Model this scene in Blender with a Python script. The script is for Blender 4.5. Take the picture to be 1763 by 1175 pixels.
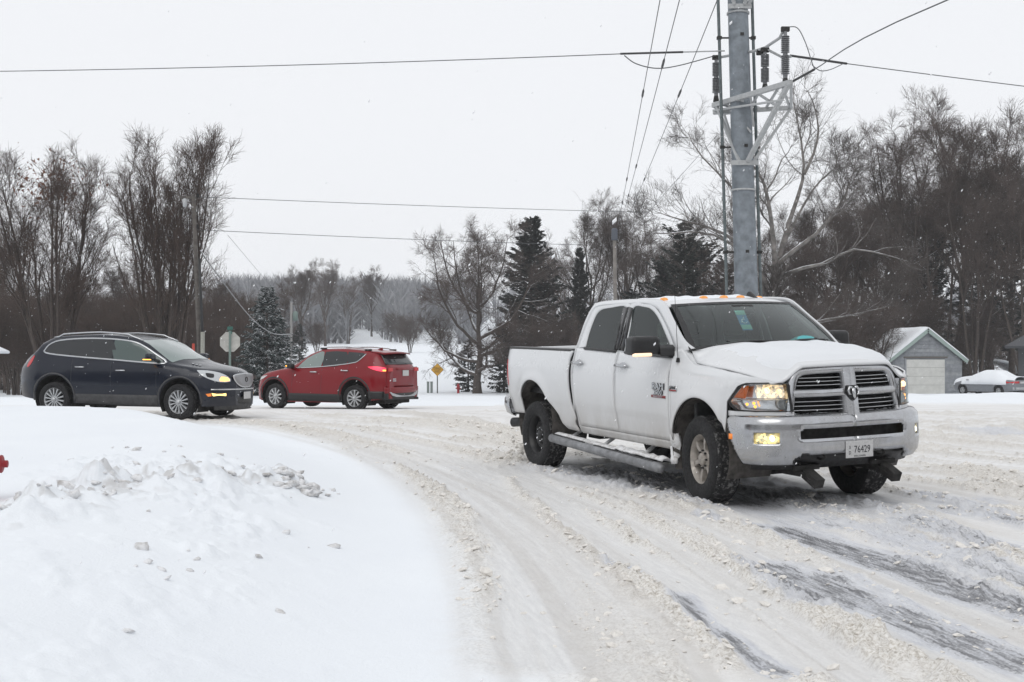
import bpy, math, random
import numpy as np
from mathutils import Matrix, Vector, Euler
R = math.radians
random.seed(7); rng = np.random.default_rng(7)
SC = bpy.context.scene
COL = SC.collection
for o in list(bpy.data.objects): bpy.data.objects.remove(o)

# ------------------------------------------------------------------ camera, sky, sun, exposure
FPX, CX, HY, CAMZ = 2080.0, 881.5, 607.0, 1.42      # focal length in photo pixels, optical centre, eye level, eye height
cam_d = bpy.data.cameras.new('camera'); cam = bpy.data.objects.new('camera', cam_d); COL.objects.link(cam)
cam.location = (0, 0, CAMZ); cam.rotation_euler = (R(90), 0, 0)
cam_d.sensor_width = 36.0; cam_d.lens = FPX / 1763 * 36.0; cam_d.shift_y = (HY - 587.5) / 1763
cam_d.clip_start = 0.1; cam_d.clip_end = 6000
SC.camera = cam

w = bpy.data.worlds.new('World'); SC.world = w; w.use_nodes = True
nt = w.node_tree; nt.nodes.clear()
wo = nt.nodes.new('ShaderNodeOutputWorld'); bg = nt.nodes.new('ShaderNodeBackground')
sky = nt.nodes.new('ShaderNodeTexSky'); sky.sky_type = 'NISHITA'; sky.sun_disc = False
sky.sun_elevation = R(48); sky.sun_rotation = R(200); sky.dust_density = 6; sky.air_density = 1.0
# overcast snow cloud: the blue sky's light is spread by the cloud deck into an even pale grey
cloud = nt.nodes.new('ShaderNodeMix'); cloud.data_type = 'RGBA'; cloud.inputs[0].default_value = 0.965
nt.links.new(sky.outputs[0], cloud.inputs[6]); cloud.inputs[7].default_value = (9.25, 9.40, 9.70, 1)
nt.links.new(cloud.outputs[2], bg.inputs[0]); bg.inputs[1].default_value = 0.10
nt.links.new(bg.outputs[0], wo.inputs[0])

sun_d = bpy.data.lights.new('sun', 'SUN'); sun_d.energy = 0.8; sun_d.angle = R(40); sun_d.color = (1, .985, .96)
sun = bpy.data.objects.new('sun', sun_d); COL.objects.link(sun)
sun.rotation_euler = (R(42), 0, R(-20))

vs = SC.view_settings; vs.view_transform = 'Standard'; vs.look = 'None'; vs.exposure = 0.0; vs.gamma = 1.0; vs.use_curve_mapping = False
SC.cycles.max_bounces = 6; SC.cycles.diffuse_bounces = 3; SC.cycles.glossy_bounces = 3; SC.cycles.transmission_bounces = 4
SC.cycles.transparent_max_bounces = 12; SC.cycles.volume_bounces = 1
SC.cycles.use_denoising = True

def gz(x, d):
    """height of the bare ground: level street near the camera, falling away beyond the crossing"""
    d = np.asarray(d, float)
    return np.where(d < 25, 0.0, np.where(d < 33, -0.03 * (d - 25) ** 2 / 16.0, -0.12 - 0.03 * (d - 33)))  # smooth knee
def at(px, py, d):
    """photo pixel + distance -> point in the place"""
    return Vector(((px - CX) / FPX * d, d, CAMZ - (py - HY) / FPX * d))

# ------------------------------------------------------------------ mesh helpers
def mesh_from(name, V, F, smooth=True):
    me = bpy.data.meshes.new(name)
    V = np.asarray(V, np.float32).reshape(-1, 3)
    if isinstance(F, np.ndarray): F = [F]
    if F and isinstance(F[0], np.ndarray):
        Fs = [f for f in F if len(f)]
        lv = np.concatenate([f.ravel() for f in Fs]).astype(np.int32)
        tot = np.concatenate([np.full(len(f), f.shape[1]) for f in Fs])
        st = np.concatenate([[0], np.cumsum(tot)[:-1]]).astype(np.int32)
        me.vertices.add(len(V)); me.vertices.foreach_set('co', V.ravel())
        me.loops.add(len(lv)); me.loops.foreach_set('vertex_index', lv)
        me.polygons.add(len(st)); me.polygons.foreach_set('loop_start', st)
        me.update(calc_edges=True)
    else:
        me.from_pydata([tuple(map(float, v)) for v in V], [], F); me.update()
    me.polygons.foreach_set('use_smooth', np.full(len(me.polygons), smooth, bool))
    return me
def add(name, me, mat=None, parent=None, loc=None, rot=None):
    o = bpy.data.objects.new(name, me); COL.objects.link(o)
    if mat is not None and me is not None and not me.materials: me.materials.append(mat)
    if parent is not None: o.parent = parent
    if loc is not None: o.location = loc
    if rot is not None: o.rotation_euler = rot
    return o
def empty(name, loc=(0, 0, 0), rot=(0, 0, 0)):
    o = bpy.data.objects.new(name, None); COL.objects.link(o); o.location = loc; o.rotation_euler = rot; o.empty_display_size = .2
    return o
def tag(o, label=None, cat=None, group=None, kind=None):
    if label: o['label'] = label
    if cat: o['category'] = cat
    if group: o['group'] = group
    if kind: o['kind'] = kind
    return o

class MB:
    """collects shapes; build() makes ONE mesh object"""
    def __init__(s): s.V = []; s.F = []
    def put(s, V, F):
        n = len(s.V); s.V += [tuple(v) for v in V]; s.F += [tuple(i + n for i in f) for f in F]; return s
    def box(s, c, d, rz=0.0, M=None, taper=None):
        x, y, z = [k / 2 for k in d]; t = taper or (1, 1)
        P = [Vector((sx * x * (t[0] if sz > 0 else 1), sy * y * (t[1] if sz > 0 else 1), sz * z)) for sz in (-1, 1) for sy in (-1, 1) for sx in (-1, 1)]
        m = M if M is not None else Matrix.Rotation(rz, 3, 'Z')
        P = [m @ p + Vector(c) for p in P]
        return s.put(P, [(0, 2, 3, 1), (4, 5, 7, 6), (0, 1, 5, 4), (2, 6, 7, 3), (0, 4, 6, 2), (1, 3, 7, 5)])
    def bar(s, a, b, wd, ht=None, up=(0, 0, 1)):
        a, b = Vector(a), Vector(b); d = (b - a); L = d.length; d.normalize(); ht = ht or wd
        u = Vector(up); sd = d.cross(u)
        if sd.length < 1e-4: sd = d.cross(Vector((1, 0, 0)))
        sd.normalize(); u = sd.cross(d)
        P = [p + sd * (i * wd / 2) + u * (j * ht / 2) for p in (a, b) for i, j in ((-1, -1), (1, -1), (1, 1), (-1, 1))]
        return s.put(P, [(0, 1, 2, 3), (7, 6, 5, 4), (0, 4, 5, 1), (1, 5, 6, 2), (2, 6, 7, 3), (3, 7, 4, 0)])
    def tube(s, pts, r, n=8, caps=True):
        pts = [Vector(p) for p in pts]; rr = r if hasattr(r, '__len__') else [r] * len(pts)
        V = []; N = len(pts); prev = None
        for i, p in enumerate(pts):
            t = (pts[min(i + 1, N - 1)] - pts[max(i - 1, 0)]).normalized()
            if prev is None:
                a = t.orthogonal().normalized()
            else:
                a = (prev - t * prev.dot(t)); a = a.normalized() if a.length > 1e-6 else t.orthogonal().normalized()
            prev = a; b = t.cross(a)
            V += [p + (a * math.cos(2 * math.pi * k / n) + b * math.sin(2 * math.pi * k / n)) * rr[i] for k in range(n)]
        F = [(i * n + k, i * n + (k + 1) % n, (i + 1) * n + (k + 1) % n, (i + 1) * n + k) for i in range(N - 1) for k in range(n)]
        if caps: F += [tuple(range(n))[::-1], tuple(range((N - 1) * n, N * n))]
        return s.put(V, F)
    def lathe(s, prof, n=32, M=None, close=False, wob=None):
        """prof: (radius, height); axis = z of M"""
        M = M or Matrix.Identity(4); V = []; m = len(prof)
        for k in range(n):
            a = 2 * math.pi * k / n
            for j, (r, h) in enumerate(prof):
                rr = r + (wob(k, j) if wob else 0)
                V.append(M @ Vector((rr * math.cos(a), rr * math.sin(a), h)))
        F = [(k * m + j, ((k + 1) % n) * m + j, ((k + 1) % n) * m + j + 1, k * m + j + 1) for k in range(n) for j in range(m - 1)]
        if close: F += [(k * m + m - 1, ((k + 1) % n) * m + m - 1, ((k + 1) % n) * m, k * m) for k in range(n)]
        return s.put(V, F)
    def prism(s, poly, fn0, fn1):
        """poly: 2-D outline; fn0/fn1 map a 2-D point to the two faces"""
        n = len(poly); V = [fn0(*p) for p in poly] + [fn1(*p) for p in poly]
        F = [tuple(range(n))[::-1], tuple(range(n, 2 * n))] + [(i, (i + 1) % n, n + (i + 1) % n, n + i) for i in range(n)]
        return s.put(V, F)
    def grid(s, P):
        P = np.asarray(P); a, b = P.shape[:2]
        return s.put(P.reshape(-1, 3), [(i * b + j, (i + 1) * b + j, (i + 1) * b + j + 1, i * b + j + 1) for i in range(a - 1) for j in range(b - 1)])
    def build(s, name, mat, parent=None, smooth=False, bevel=0.0, solid=0.0, out=None, segs=2):
        F = s.F
        if out is not None:                         # every face of an open panel looks outwards
            u = Vector(out); G = []
            for f in F:
                p = [Vector(s.V[i]) for i in f]; nrm = (p[2] - p[0]).cross(p[-1] - p[1])
                G.append(f if nrm.dot(u) >= 0 else f[::-1])
            F = G
        me = mesh_from(name, s.V, F, smooth)
        o = add(name, me, mat, parent)
        if solid:
            m = o.modifiers.new('thick', 'SOLIDIFY'); m.thickness = solid; m.offset = -1
        if bevel:
            m = o.modifiers.new('bevel', 'BEVEL'); m.width = bevel; m.segments = segs; m.limit_method = 'ANGLE'; m.angle_limit = R(35)
        return o

def smoothpts(pts, per=6, closed=False):
    """Catmull-Rom through the points"""
    P = np.asarray(pts, float); n = len(P); out = []
    rngi = range(n) if closed else range(n - 1)
    for i in rngi:
        g = (lambda k: P[k % n]) if closed else (lambda k: P[min(max(k, 0), n - 1)])
        p0, p1, p2, p3 = g(i - 1), g(i), g(i + 1), g(i + 2)
        for k in range(per):
            t = k / per
            out.append(.5 * ((2 * p1) + (-p0 + p2) * t + (2 * p0 - 5 * p1 + 4 * p2 - p3) * t * t + (-p0 + 3 * p1 - 3 * p2 + p3) * t ** 3))
    if not closed: out.append(P[-1])
    return np.array(out)
def sstep(a, b, x):
    t = np.clip((np.asarray(x, float) - a) / (b - a), 0, 1); return t * t * (3 - 2 * t)
def text_mesh(txt, size, extrude=.002, align='CENTER', sx=1.0):
    cu = bpy.data.curves.new('lettering', 'FONT'); cu.body = txt; cu.size = size; cu.extrude = extrude; cu.align_x = align; cu.align_y = 'CENTER'; cu.resolution_u = 2
    o = bpy.data.objects.new('lettering', cu); COL.objects.link(o)
    me = bpy.data.meshes.new_from_object(o.evaluated_get(bpy.context.evaluated_depsgraph_get()))
    bpy.data.objects.remove(o); bpy.data.curves.remove(cu)
    if sx != 1.0:
        for v in me.vertices: v.co.x *= sx
    return me

# value noise, vectorised
def _h(ix, iy, s):
    n = (ix.astype(np.int64) * 374761393 + iy.astype(np.int64) * 668265263 + s * 2147483647) & 0xffffffff
    n = ((n ^ (n >> 13)) * 1274126177) & 0xffffffff
    return ((n ^ (n >> 16)) & 0xffff) / 65535.0
def vnoise(x, y, s=0):
    x0 = np.floor(x); y0 = np.floor(y); fx = x - x0; fy = y - y0
    fx = fx * fx * (3 - 2 * fx); fy = fy * fy * (3 - 2 * fy)
    a = _h(x0, y0, s); b = _h(x0 + 1, y0, s); c = _h(x0, y0 + 1, s); d = _h(x0 + 1, y0 + 1, s)
    return (a * (1 - fx) + b * fx) * (1 - fy) + (c * (1 - fx) + d * fx) * fy
def fbm(x, y, s=0, o=4, g=.5):
    t = 0; a = 1; n = 0
    for k in range(o):
        t = t + a * vnoise(x * 2 ** k, y * 2 ** k, s + k); n += a; a *= g
    return t / n

# ------------------------------------------------------------------ materials
class NT:
    def __init__(s, name):
        s.m = bpy.data.materials.new(name); s.m.use_nodes = True; s.t = s.m.node_tree; s.n = s.t.nodes; s.n.clear()
        s.out = s.n.new('ShaderNodeOutputMaterial')
    def N(s, typ, **kw):
        n = s.n.new(typ)
        for k, v in kw.items():
            if k.startswith('i_'): n.inputs[k[2:].replace('_', ' ')].default_value = v
            else: setattr(n, k, v)
        return n
    def L(s, a, b): s.t.links.new(a, b)
    def pbsdf(s, **kw):
        p = s.n.new('ShaderNodeBsdfPrincipled')
        for k, v in kw.items(): p.inputs[k].default_value = v
        s.L(p.outputs[0], s.out.inputs[0]); return p
    def noise(s, scale, detail=4, rough=.55, vec=None, dim='3D'):
        n = s.n.new('ShaderNodeTexNoise'); n.inputs['Scale'].default_value = scale; n.inputs['Detail'].default_value = detail; n.inputs['Roughness'].default_value = rough
        if vec is not None: s.L(vec, n.inputs['Vector'])
        return n.outputs['Fac']
    def ramp(s, fac, stops, interp='LINEAR'):
        r = s.n.new('ShaderNodeValToRGB'); r.color_ramp.interpolation = interp
        e = r.color_ramp.elements
        while len(e) < len(stops): e.new(.5)
        for k, (p, c) in enumerate(stops):
            e[k].position = p; e[k].color = c if len(c) == 4 else (*c, 1)
        s.L(fac, r.inputs[0]); return r.outputs[0]
    def mix(s, fac, a, b, blend='MIX'):
        n = s.n.new('ShaderNodeMix'); n.data_type = 'RGBA'; n.blend_type = blend
        for v, i in ((fac, 0), (a, 6), (b, 7)):
            if isinstance(v, (int, float)): n.inputs[i].default_value = v
            elif isinstance(v, tuple): n.inputs[i].default_value = v if len(v) == 4 else (*v, 1)
            else: s.L(v, n.inputs[i])
        return n.outputs[2]
    def math(s, op, a, b=None, clamp=False):
        n = s.n.new('ShaderNodeMath'); n.operation = op; n.use_clamp = clamp
        for v, i in ((a, 0), (b, 1)):
            if v is None: continue
            if isinstance(v, (int, float)): n.inputs[i].default_value = v
            else: s.L(v, n.inputs[i])
        return n.outputs[0]
    def bump(s, h, p, strength=.3, dist=.01):
        b = s.n.new('ShaderNodeBump'); b.inputs['Strength'].default_value = strength; b.inputs['Distance'].default_value = dist
        s.L(h, b.inputs['Height']); s.L(b.outputs[0], p.inputs['Normal'])
    def obj(s): 
        return s.n.new('ShaderNodeTexCoord').outputs['Object']
    def geo(s): return s.n.new('ShaderNodeNewGeometry')
    def attr(s, name):
        a = s.n.new('ShaderNodeAttribute'); a.attribute_name = name; return a
    def sep(s, v):
        n = s.n.new('ShaderNodeSeparateXYZ'); s.L(v, n.inputs[0]); return n.outputs

def plain(name, col, rough=.5, metal=0.0, nz=0.0, scale=20, emit=None, es=0.0, coat=0.0):
    t = NT(name); p = t.pbsdf(**{'Base Color': (*col, 1), 'Roughness': rough, 'Metallic': metal})
    if coat: p.inputs['Coat Weight'].default_value = coat; p.inputs['Coat Roughness'].default_value = .08
    if nz:
        f = t.noise(scale, 5, .6, t.obj())
        dk = tuple(c * (1 - nz) for c in col); lt = tuple(min(1, c * (1 + nz * .6)) for c in col)
        t.L(t.ramp(f, [(.3, dk), (.7, lt)]), p.inputs['Base Color'])
        t.L(t.ramp(f, [(.3, (min(1, rough * 1.25),) * 3), (.7, (rough * .8,) * 3)]), p.inputs['Roughness'])
    if emit: p.inputs['Emission Color'].default_value = (*emit, 1); p.inputs['Emission Strength'].default_value = es
    return t.m
def glass(name, tint, refl=.0, rough=.02):
    t = NT(name); tr = t.N('ShaderNodeBsdfTransparent'); tr.inputs[0].default_value = (*tint, 1)
    gl = t.N('ShaderNodeBsdfGlossy'); gl.inputs['Roughness'].default_value = rough; gl.inputs[0].default_value = (.9, .95, .95, 1)
    lw = t.N('ShaderNodeFresnel'); lw.inputs[0].default_value = 1.5
    mx = t.N('ShaderNodeMixShader'); t.L(t.math('ADD', lw.outputs[0], refl, True), mx.inputs[0]); t.L(tr.outputs[0], mx.inputs[1]); t.L(gl.outputs[0], mx.inputs[2])
    t.L(mx.outputs[0], t.out.inputs[0]); return t.m
SNOWC = (.81, .835, .865)
def paint(name, col, dirt=(.33, .30, .265), lo=.35, hi=1.1, amt=.8, rough=.28, coat=.35, spec=.5):
    """car paint, road grime thickest low down and streaked, salt film"""
    t = NT(name); ob = t.obj(); z = t.sep(ob)[2]
    p = t.pbsdf(**{'Roughness': rough}); p.inputs['Specular IOR Level'].default_value = spec; p.inputs['Coat Weight'].default_value = coat; p.inputs['Coat Roughness'].default_value = .06
    mp = t.N('ShaderNodeMapping'); mp.inputs['Scale'].default_value = (1, 1, .35); t.L(ob, mp.inputs[0])
    n1 = t.noise(3.0, 6, .65, mp.outputs[0]); n2 = t.noise(28, 4, .6, mp.outputs[0])
    h = t.math('SUBTRACT', 1.0, t.math('DIVIDE', t.math('SUBTRACT', z, lo), hi - lo), True)
    m = t.math('MULTIPLY', t.math('POWER', h, 1.6), t.math('ADD', t.math('MULTIPLY', n1, .9), t.math('MULTIPLY', n2, .35)))
    m = t.math('MULTIPLY', m, amt, True)
    base = t.mix(m, (*col, 1), (*dirt, 1)); t.L(base, p.inputs['Base Color'])
    t.L(t.math('ADD', t.math('MULTIPLY', m, .6), t.math('ADD', rough, t.math('MULTIPLY', n1, .12)), True), p.inputs['Roughness'])
    t.L(t.math('MULTIPLY', t.math('SUBTRACT', 1.0, m), coat), p.inputs['Coat Weight'])
    return t.m
MAT = {}
def M_(name, fn):
    if name not in MAT: MAT[name] = fn()
    return MAT[name]
MAT['black'] = plain('black_plastic', (.011, .011, .012), .42, nz=.3, scale=30)
MAT['gloss_black'] = plain('gloss_black', (.012, .012, .014), .12)
MAT['rubber'] = plain('rubber', (.010, .010, .011), .85, nz=.3, scale=40)
MAT['under'] = plain('underbody', (.022, .021, .02), .9, nz=.5, scale=14)
MAT['interior'] = plain('interior_trim', (.075, .078, .08), .8, nz=.2)
MAT['amber'] = plain('amber_lens', (.75, .20, .03), .2, emit=(1, .32, .05), es=.25)
MAT['amber_lit'] = plain('amber_lamp_lit', (.9, .4, .06), .3, emit=(1, .42, .06), es=2.2)
MAT['red_lens'] = plain('red_lens', (.42, .015, .02), .15, emit=(.6, .01, .02), es=.08)
MAT['red_lit'] = plain('red_lamp_lit', (.7, .02, .05), .2, emit=(1, .05, .12), es=1.0)
MAT['plate_white'] = plain('plate_white', (.5, .5, .5), .5, nz=.15, scale=60)
MAT['ink'] = plain('plate_ink', (.015, .015, .02), .6)
MAT['silver'] = plain('silver_plastic', (.42, .43, .44), .4, .3, nz=.2)
MAT['satin_chrome'] = plain('satin_chrome', (.55, .56, .57), .2, 1.0)
def _chrome():
    t = NT('salty_chrome'); ob = t.obj(); n = t.noise(4, 5, .55, ob); n2 = t.noise(18, 3, .5, ob)
    f = t.math('ADD', t.math('MULTIPLY', n, .85), t.math('MULTIPLY', n2, .15))
    p = t.pbsdf(); t.L(t.ramp(f, [(.3, (.50, .51, .53)), (.55, (.43, .435, .445)), (.8, (.38, .38, .375))]), p.inputs['Base Color'])
    t.L(t.ramp(f, [(.4, (1.0,) * 3), (.8, (.55,) * 3)]), p.inputs['Metallic']); t.L(t.ramp(f, [(.35, (.10,) * 3), (.75, (.38,) * 3)]), p.inputs['Roughness'])
    return t.m
MAT['chrome'] = _chrome()
def _snow(name='snow', grain=60, col=SNOWC):
    t = NT(name); ob = t.obj(); n = t.noise(grain, 4, .6, ob); n2 = t.noise(3, 4, .5, ob)
    p = t.pbsdf(Roughness=.9); t.L(t.ramp(n2, [(.3, tuple(c * .975 for c in col)), (.7, col)]), p.inputs['Base Color'])
    p.inputs['Specular IOR Level'].default_value = .2
    t.bump(n, p, .35, .01); return t.m
MAT['snow'] = _snow()
MAT['thin_snow'] = _snow('thin_snow', 60, (.72, .74, .765))
def _dirtysnow():
    t = NT('dirty_snow'); ob = t.obj(); n = t.noise(14, 5, .65, ob)
    p = t.pbsdf(Roughness=.9); t.L(t.ramp(n, [(.32, (.42, .405, .39)), (.55, (.75, .755, .765))]), p.inputs['Base Color']); t.bump(t.noise(50, 4, .6, ob), p, .5, .01); return t.m
MAT['dirty_snow'] = _dirtysnow()
def facets(name, col, em, es, scale):
    t = NT(name); ob = t.obj(); v = t.N('ShaderNodeTexVoronoi'); v.inputs['Scale'].default_value = scale; t.L(ob, v.inputs['Vector'])
    p = t.pbsdf(**{'Base Color': (*col, 1), 'Roughness': .15, 'Metallic': .6}); p.inputs['Emission Color'].default_value = (*em, 1)
    t.L(t.math('MULTIPLY', t.math('POWER', t.sep(v.outputs['Color'])[0], 1.5), es), p.inputs['Emission Strength']); return t.m
def snowy(name, col, thr=.45, soft=.25, rough=.85, nz=.35, scale=8, snowamt=1.0, metal=0.0):
    """surface whose upward faces carry lying snow"""
    t = NT(name); ob = t.obj(); g = t.geo(); z = t.sep(g.outputs['Normal'])[2]
    n = t.noise(scale, 4, .6, ob); n3 = t.noise(2.3, 3, .6, ob)
    f = t.math('MULTIPLY', t.math('DIVIDE', t.math('SUBTRACT', t.math('ADD', z, t.math('MULTIPLY', t.math('SUBTRACT', n3, .5), .9)), thr), soft), snowamt, True)
    base = t.ramp(n, [(.3, tuple(c * (1 - nz) for c in col)), (.7, tuple(min(1, c * (1 + nz)) for c in col))])
    p = t.pbsdf(Roughness=rough, Metallic=metal); t.L(t.mix(f, base, (*SNOWC, 1)), p.inputs['Base Color'])
    return t.m
# ------------------------------------------------------------------ ground: street under packed snow, verge, field
EDGE = np.array([(-.15, 1.0), (-.25, 3.5), (-.36, 5.2), (-.52, 7.3), (-.88, 10.1), (-1.5, 13.2), (-2.3, 16.1), (-3.7, 19.6), (-5.2, 22.5), (-6.2, 23.5), (-7.2, 24.1), (-10, 24.9), (-20, 27.5), (-60, 38)])
EDGE = smoothpts(EDGE, 5)
def polydist(x, d, P):
    best = np.full(x.shape, 1e9); par = np.zeros(x.shape); s0 = 0
    for a, b in zip(P[:-1], P[1:]):
        v = b - a; L2 = v @ v; L = math.sqrt(L2)
        t = np.clip(((x - a[0]) * v[0] + (d - a[1]) * v[1]) / L2, 0, 1)
        r = np.hypot(x - a[0] - t * v[0], d - a[1] - t * v[1])
        k = r < best; best = np.where(k, r, best); par = np.where(k, s0 + t * L, par); s0 += L
    return best, par, s0
def gp(l):  # photo pixels of marks on the street -> street coordinates
    return np.array([((px - CX) / FPX * (CAMZ * FPX / (py - HY)), CAMZ * FPX / (py - HY)) for px, py in l])
_di = np.maximum.accumulate(EDGE[:, 1])
def verge_side(x, d):
    xe = np.interp(d, EDGE[:, 1], EDGE[:, 0]); return x < xe
FAR_D = lambda x: 38.5 + .05 * x
def ground_fn(x, d, detail=True):
    x = np.asarray(x, float); d = np.asarray(d, float)
    near = d < 60
    e = np.full(x.shape, 30.0); sp = np.zeros(x.shape)
    if near.any():
        ee, pp, _ = polydist(x[near], d[near], EDGE); e[near] = ee; sp[near] = pp
    vs_ = verge_side(x, d) & (d < 38)
    e = np.where(vs_, -e, e)                         # >0 on the street
    far = sstep(0, 3.5, d - FAR_D(x))
    road = ((e > 0) & (d < FAR_D(x))).astype(float)
    z = gz(x, d).copy()
    # the far land: dips, then climbs as an open field to the wooded hill
    k = sstep(92, 120, d); zf = -2.05 + .043 * np.clip(d - 108, 0, 420) + .004 * np.clip(d - 528, 0, 9000)
    z = z * (1 - k) + zf * k
    z = z + sstep(60, 140, d) * (fbm(x / 34 + 3, d / 40, 5, 3) - .5) * 1.6
    z += sstep(200, 420, d) * 2.5 * np.exp(-((x + 78) / 60) ** 2)
    # lawn bank beside the street
    lawn = sstep(.05, 2.25, -e) * np.where(d < 30, 1, sstep(60, 34, d))
    z += np.where(vs_, .44 * lawn + .08 * (fbm(x * .5, d * .4, 9, 3) - .5) * lawn, 0)
    # low plough bank beyond the crossing
    bank = np.exp(-((d - FAR_D(x) - 1.6) / 1.0) ** 2)
    z += bank * (.10 + .26 * sstep(7, 12, x) + .14 * sstep(-5, -14, x)) * (.6 + .8 * fbm(x * .6, d * .6, 21, 3))
    z += far * .10
    out = dict(z=z, e=e, road=road, s=sp)
    return out

# berm thrown up by the plough: crest line
BERM = smoothpts(np.array([(-3.6, 5.6), (-3.0, 7.0), (-2.95, 8.4), (-2.75, 9.6), (-2.4, 10.8), (-1.95, 11.9)]), 5)
CHURN = [ # bands of broken, sand-stained slush between the wheel lanes: pixels, half width in m
 ([(600, 775), (650, 815), (735, 874), (757, 920), (777, 983), (785, 1060), (790, 1175)], .11),
 ([(700, 800), (781, 882), (836, 971), (850, 1060), (890, 1175)], .15),
 ([(770, 775), (891, 819), (933, 882), (988, 925), (1090, 980), (1250, 1085), (1370, 1175)], .20),
 ([(840, 840), (903, 916), (950, 992), (996, 1059), (1059, 1143), (1080, 1175)], .14),
 ([(930, 840), (1021, 882), (1105, 916), (1200, 962), (1330, 1030), (1480, 1100), (1610, 1175)], .24),
 ([(1120, 880), (1250, 905), (1380, 960), (1500, 1010), (1640, 1075), (1763, 1140)], .16),
 ([(560, 742), (640, 755), (760, 775), (860, 800)], .35),
 ([(620, 720), (760, 728), (880, 745), (960, 790)], .45),
 ([(430, 725), (520, 742), (600, 760), (680, 800)], .30),
 ([(1500, 870), (1600, 900), (1763, 985)], .2),
 ([(1640, 800), (1763, 850)], .3), ([(1000, 800), (1100, 850), (1180, 900)], .3)]
ASPH = [ # streaks worn through to the wet tarmac
 ([(1285, 897), (1350, 912), (1435, 933), (1500, 957), (1571, 981), (1650, 1012), (1763, 1052), (1900, 1105)], .10, 1.0),
 ([(1279, 957), (1320, 975), (1401, 1018), (1460, 1060)], .13, .95),
 ([(1374, 974), (1450, 1010), (1537, 1049), (1630, 1092), (1724, 1127), (1850, 1175)], .10, .95),
 ([(1150, 1008), (1200, 1045), (1248, 1079), (1300, 1120), (1360, 1161), (1400, 1185)], .05, .95),
 ([(1540, 886), (1620, 912), (1700, 937), (1763, 957)], .12, .75),
 ([(1030, 962), (1075, 975), (1110, 990)], .05, .7), ([(865, 985), (878, 991)], .02, .7),
 ([(1560, 845), (1660, 875), (1763, 905)], .12, .55), ([(1480, 900), (1600, 950), (1763, 1010)], .12, .6),
 ([(1190, 880), (1225, 893), (1245, 902)], .05, .8), ([(1690, 735), (1715, 745), (1763, 752)], .3, .45), ([(1330, 1120), (1360, 1150)], .05, .6), ([(1660, 850), (1763, 880)], .1, .5)]
LANES = [([(560, 735), (700, 765), (800, 800), (853, 850), (903, 975), (937, 1080), (960, 1175)], .24), ([(880, 800), (955, 860), (1020, 920), (1120, 975), (1230, 1040), (1400, 1175)], .17),
 ([(620, 770), (690, 850), (720, 930), (728, 1040), (720, 1175)], .16), ([(1230, 850), (1330, 890), (1480, 960), (1763, 1100)], .2)]
RIGHT = np.array([(5.2, 0), (4.3, 4), (3.95, 6), (3.6, 8.4), (3.3, 10.4), (2.5, 13), (1.1, 16), (-.6, 20), (-2.6, 25), (-5, 30)])
def flow(x, d):
    L = np.interp(d, EDGE[:60, 1], EDGE[:60, 0]); Rr = np.interp(d, RIGHT[:, 1], RIGHT[:, 0]); return (x - L) / (Rr - L + 1.2)
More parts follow.
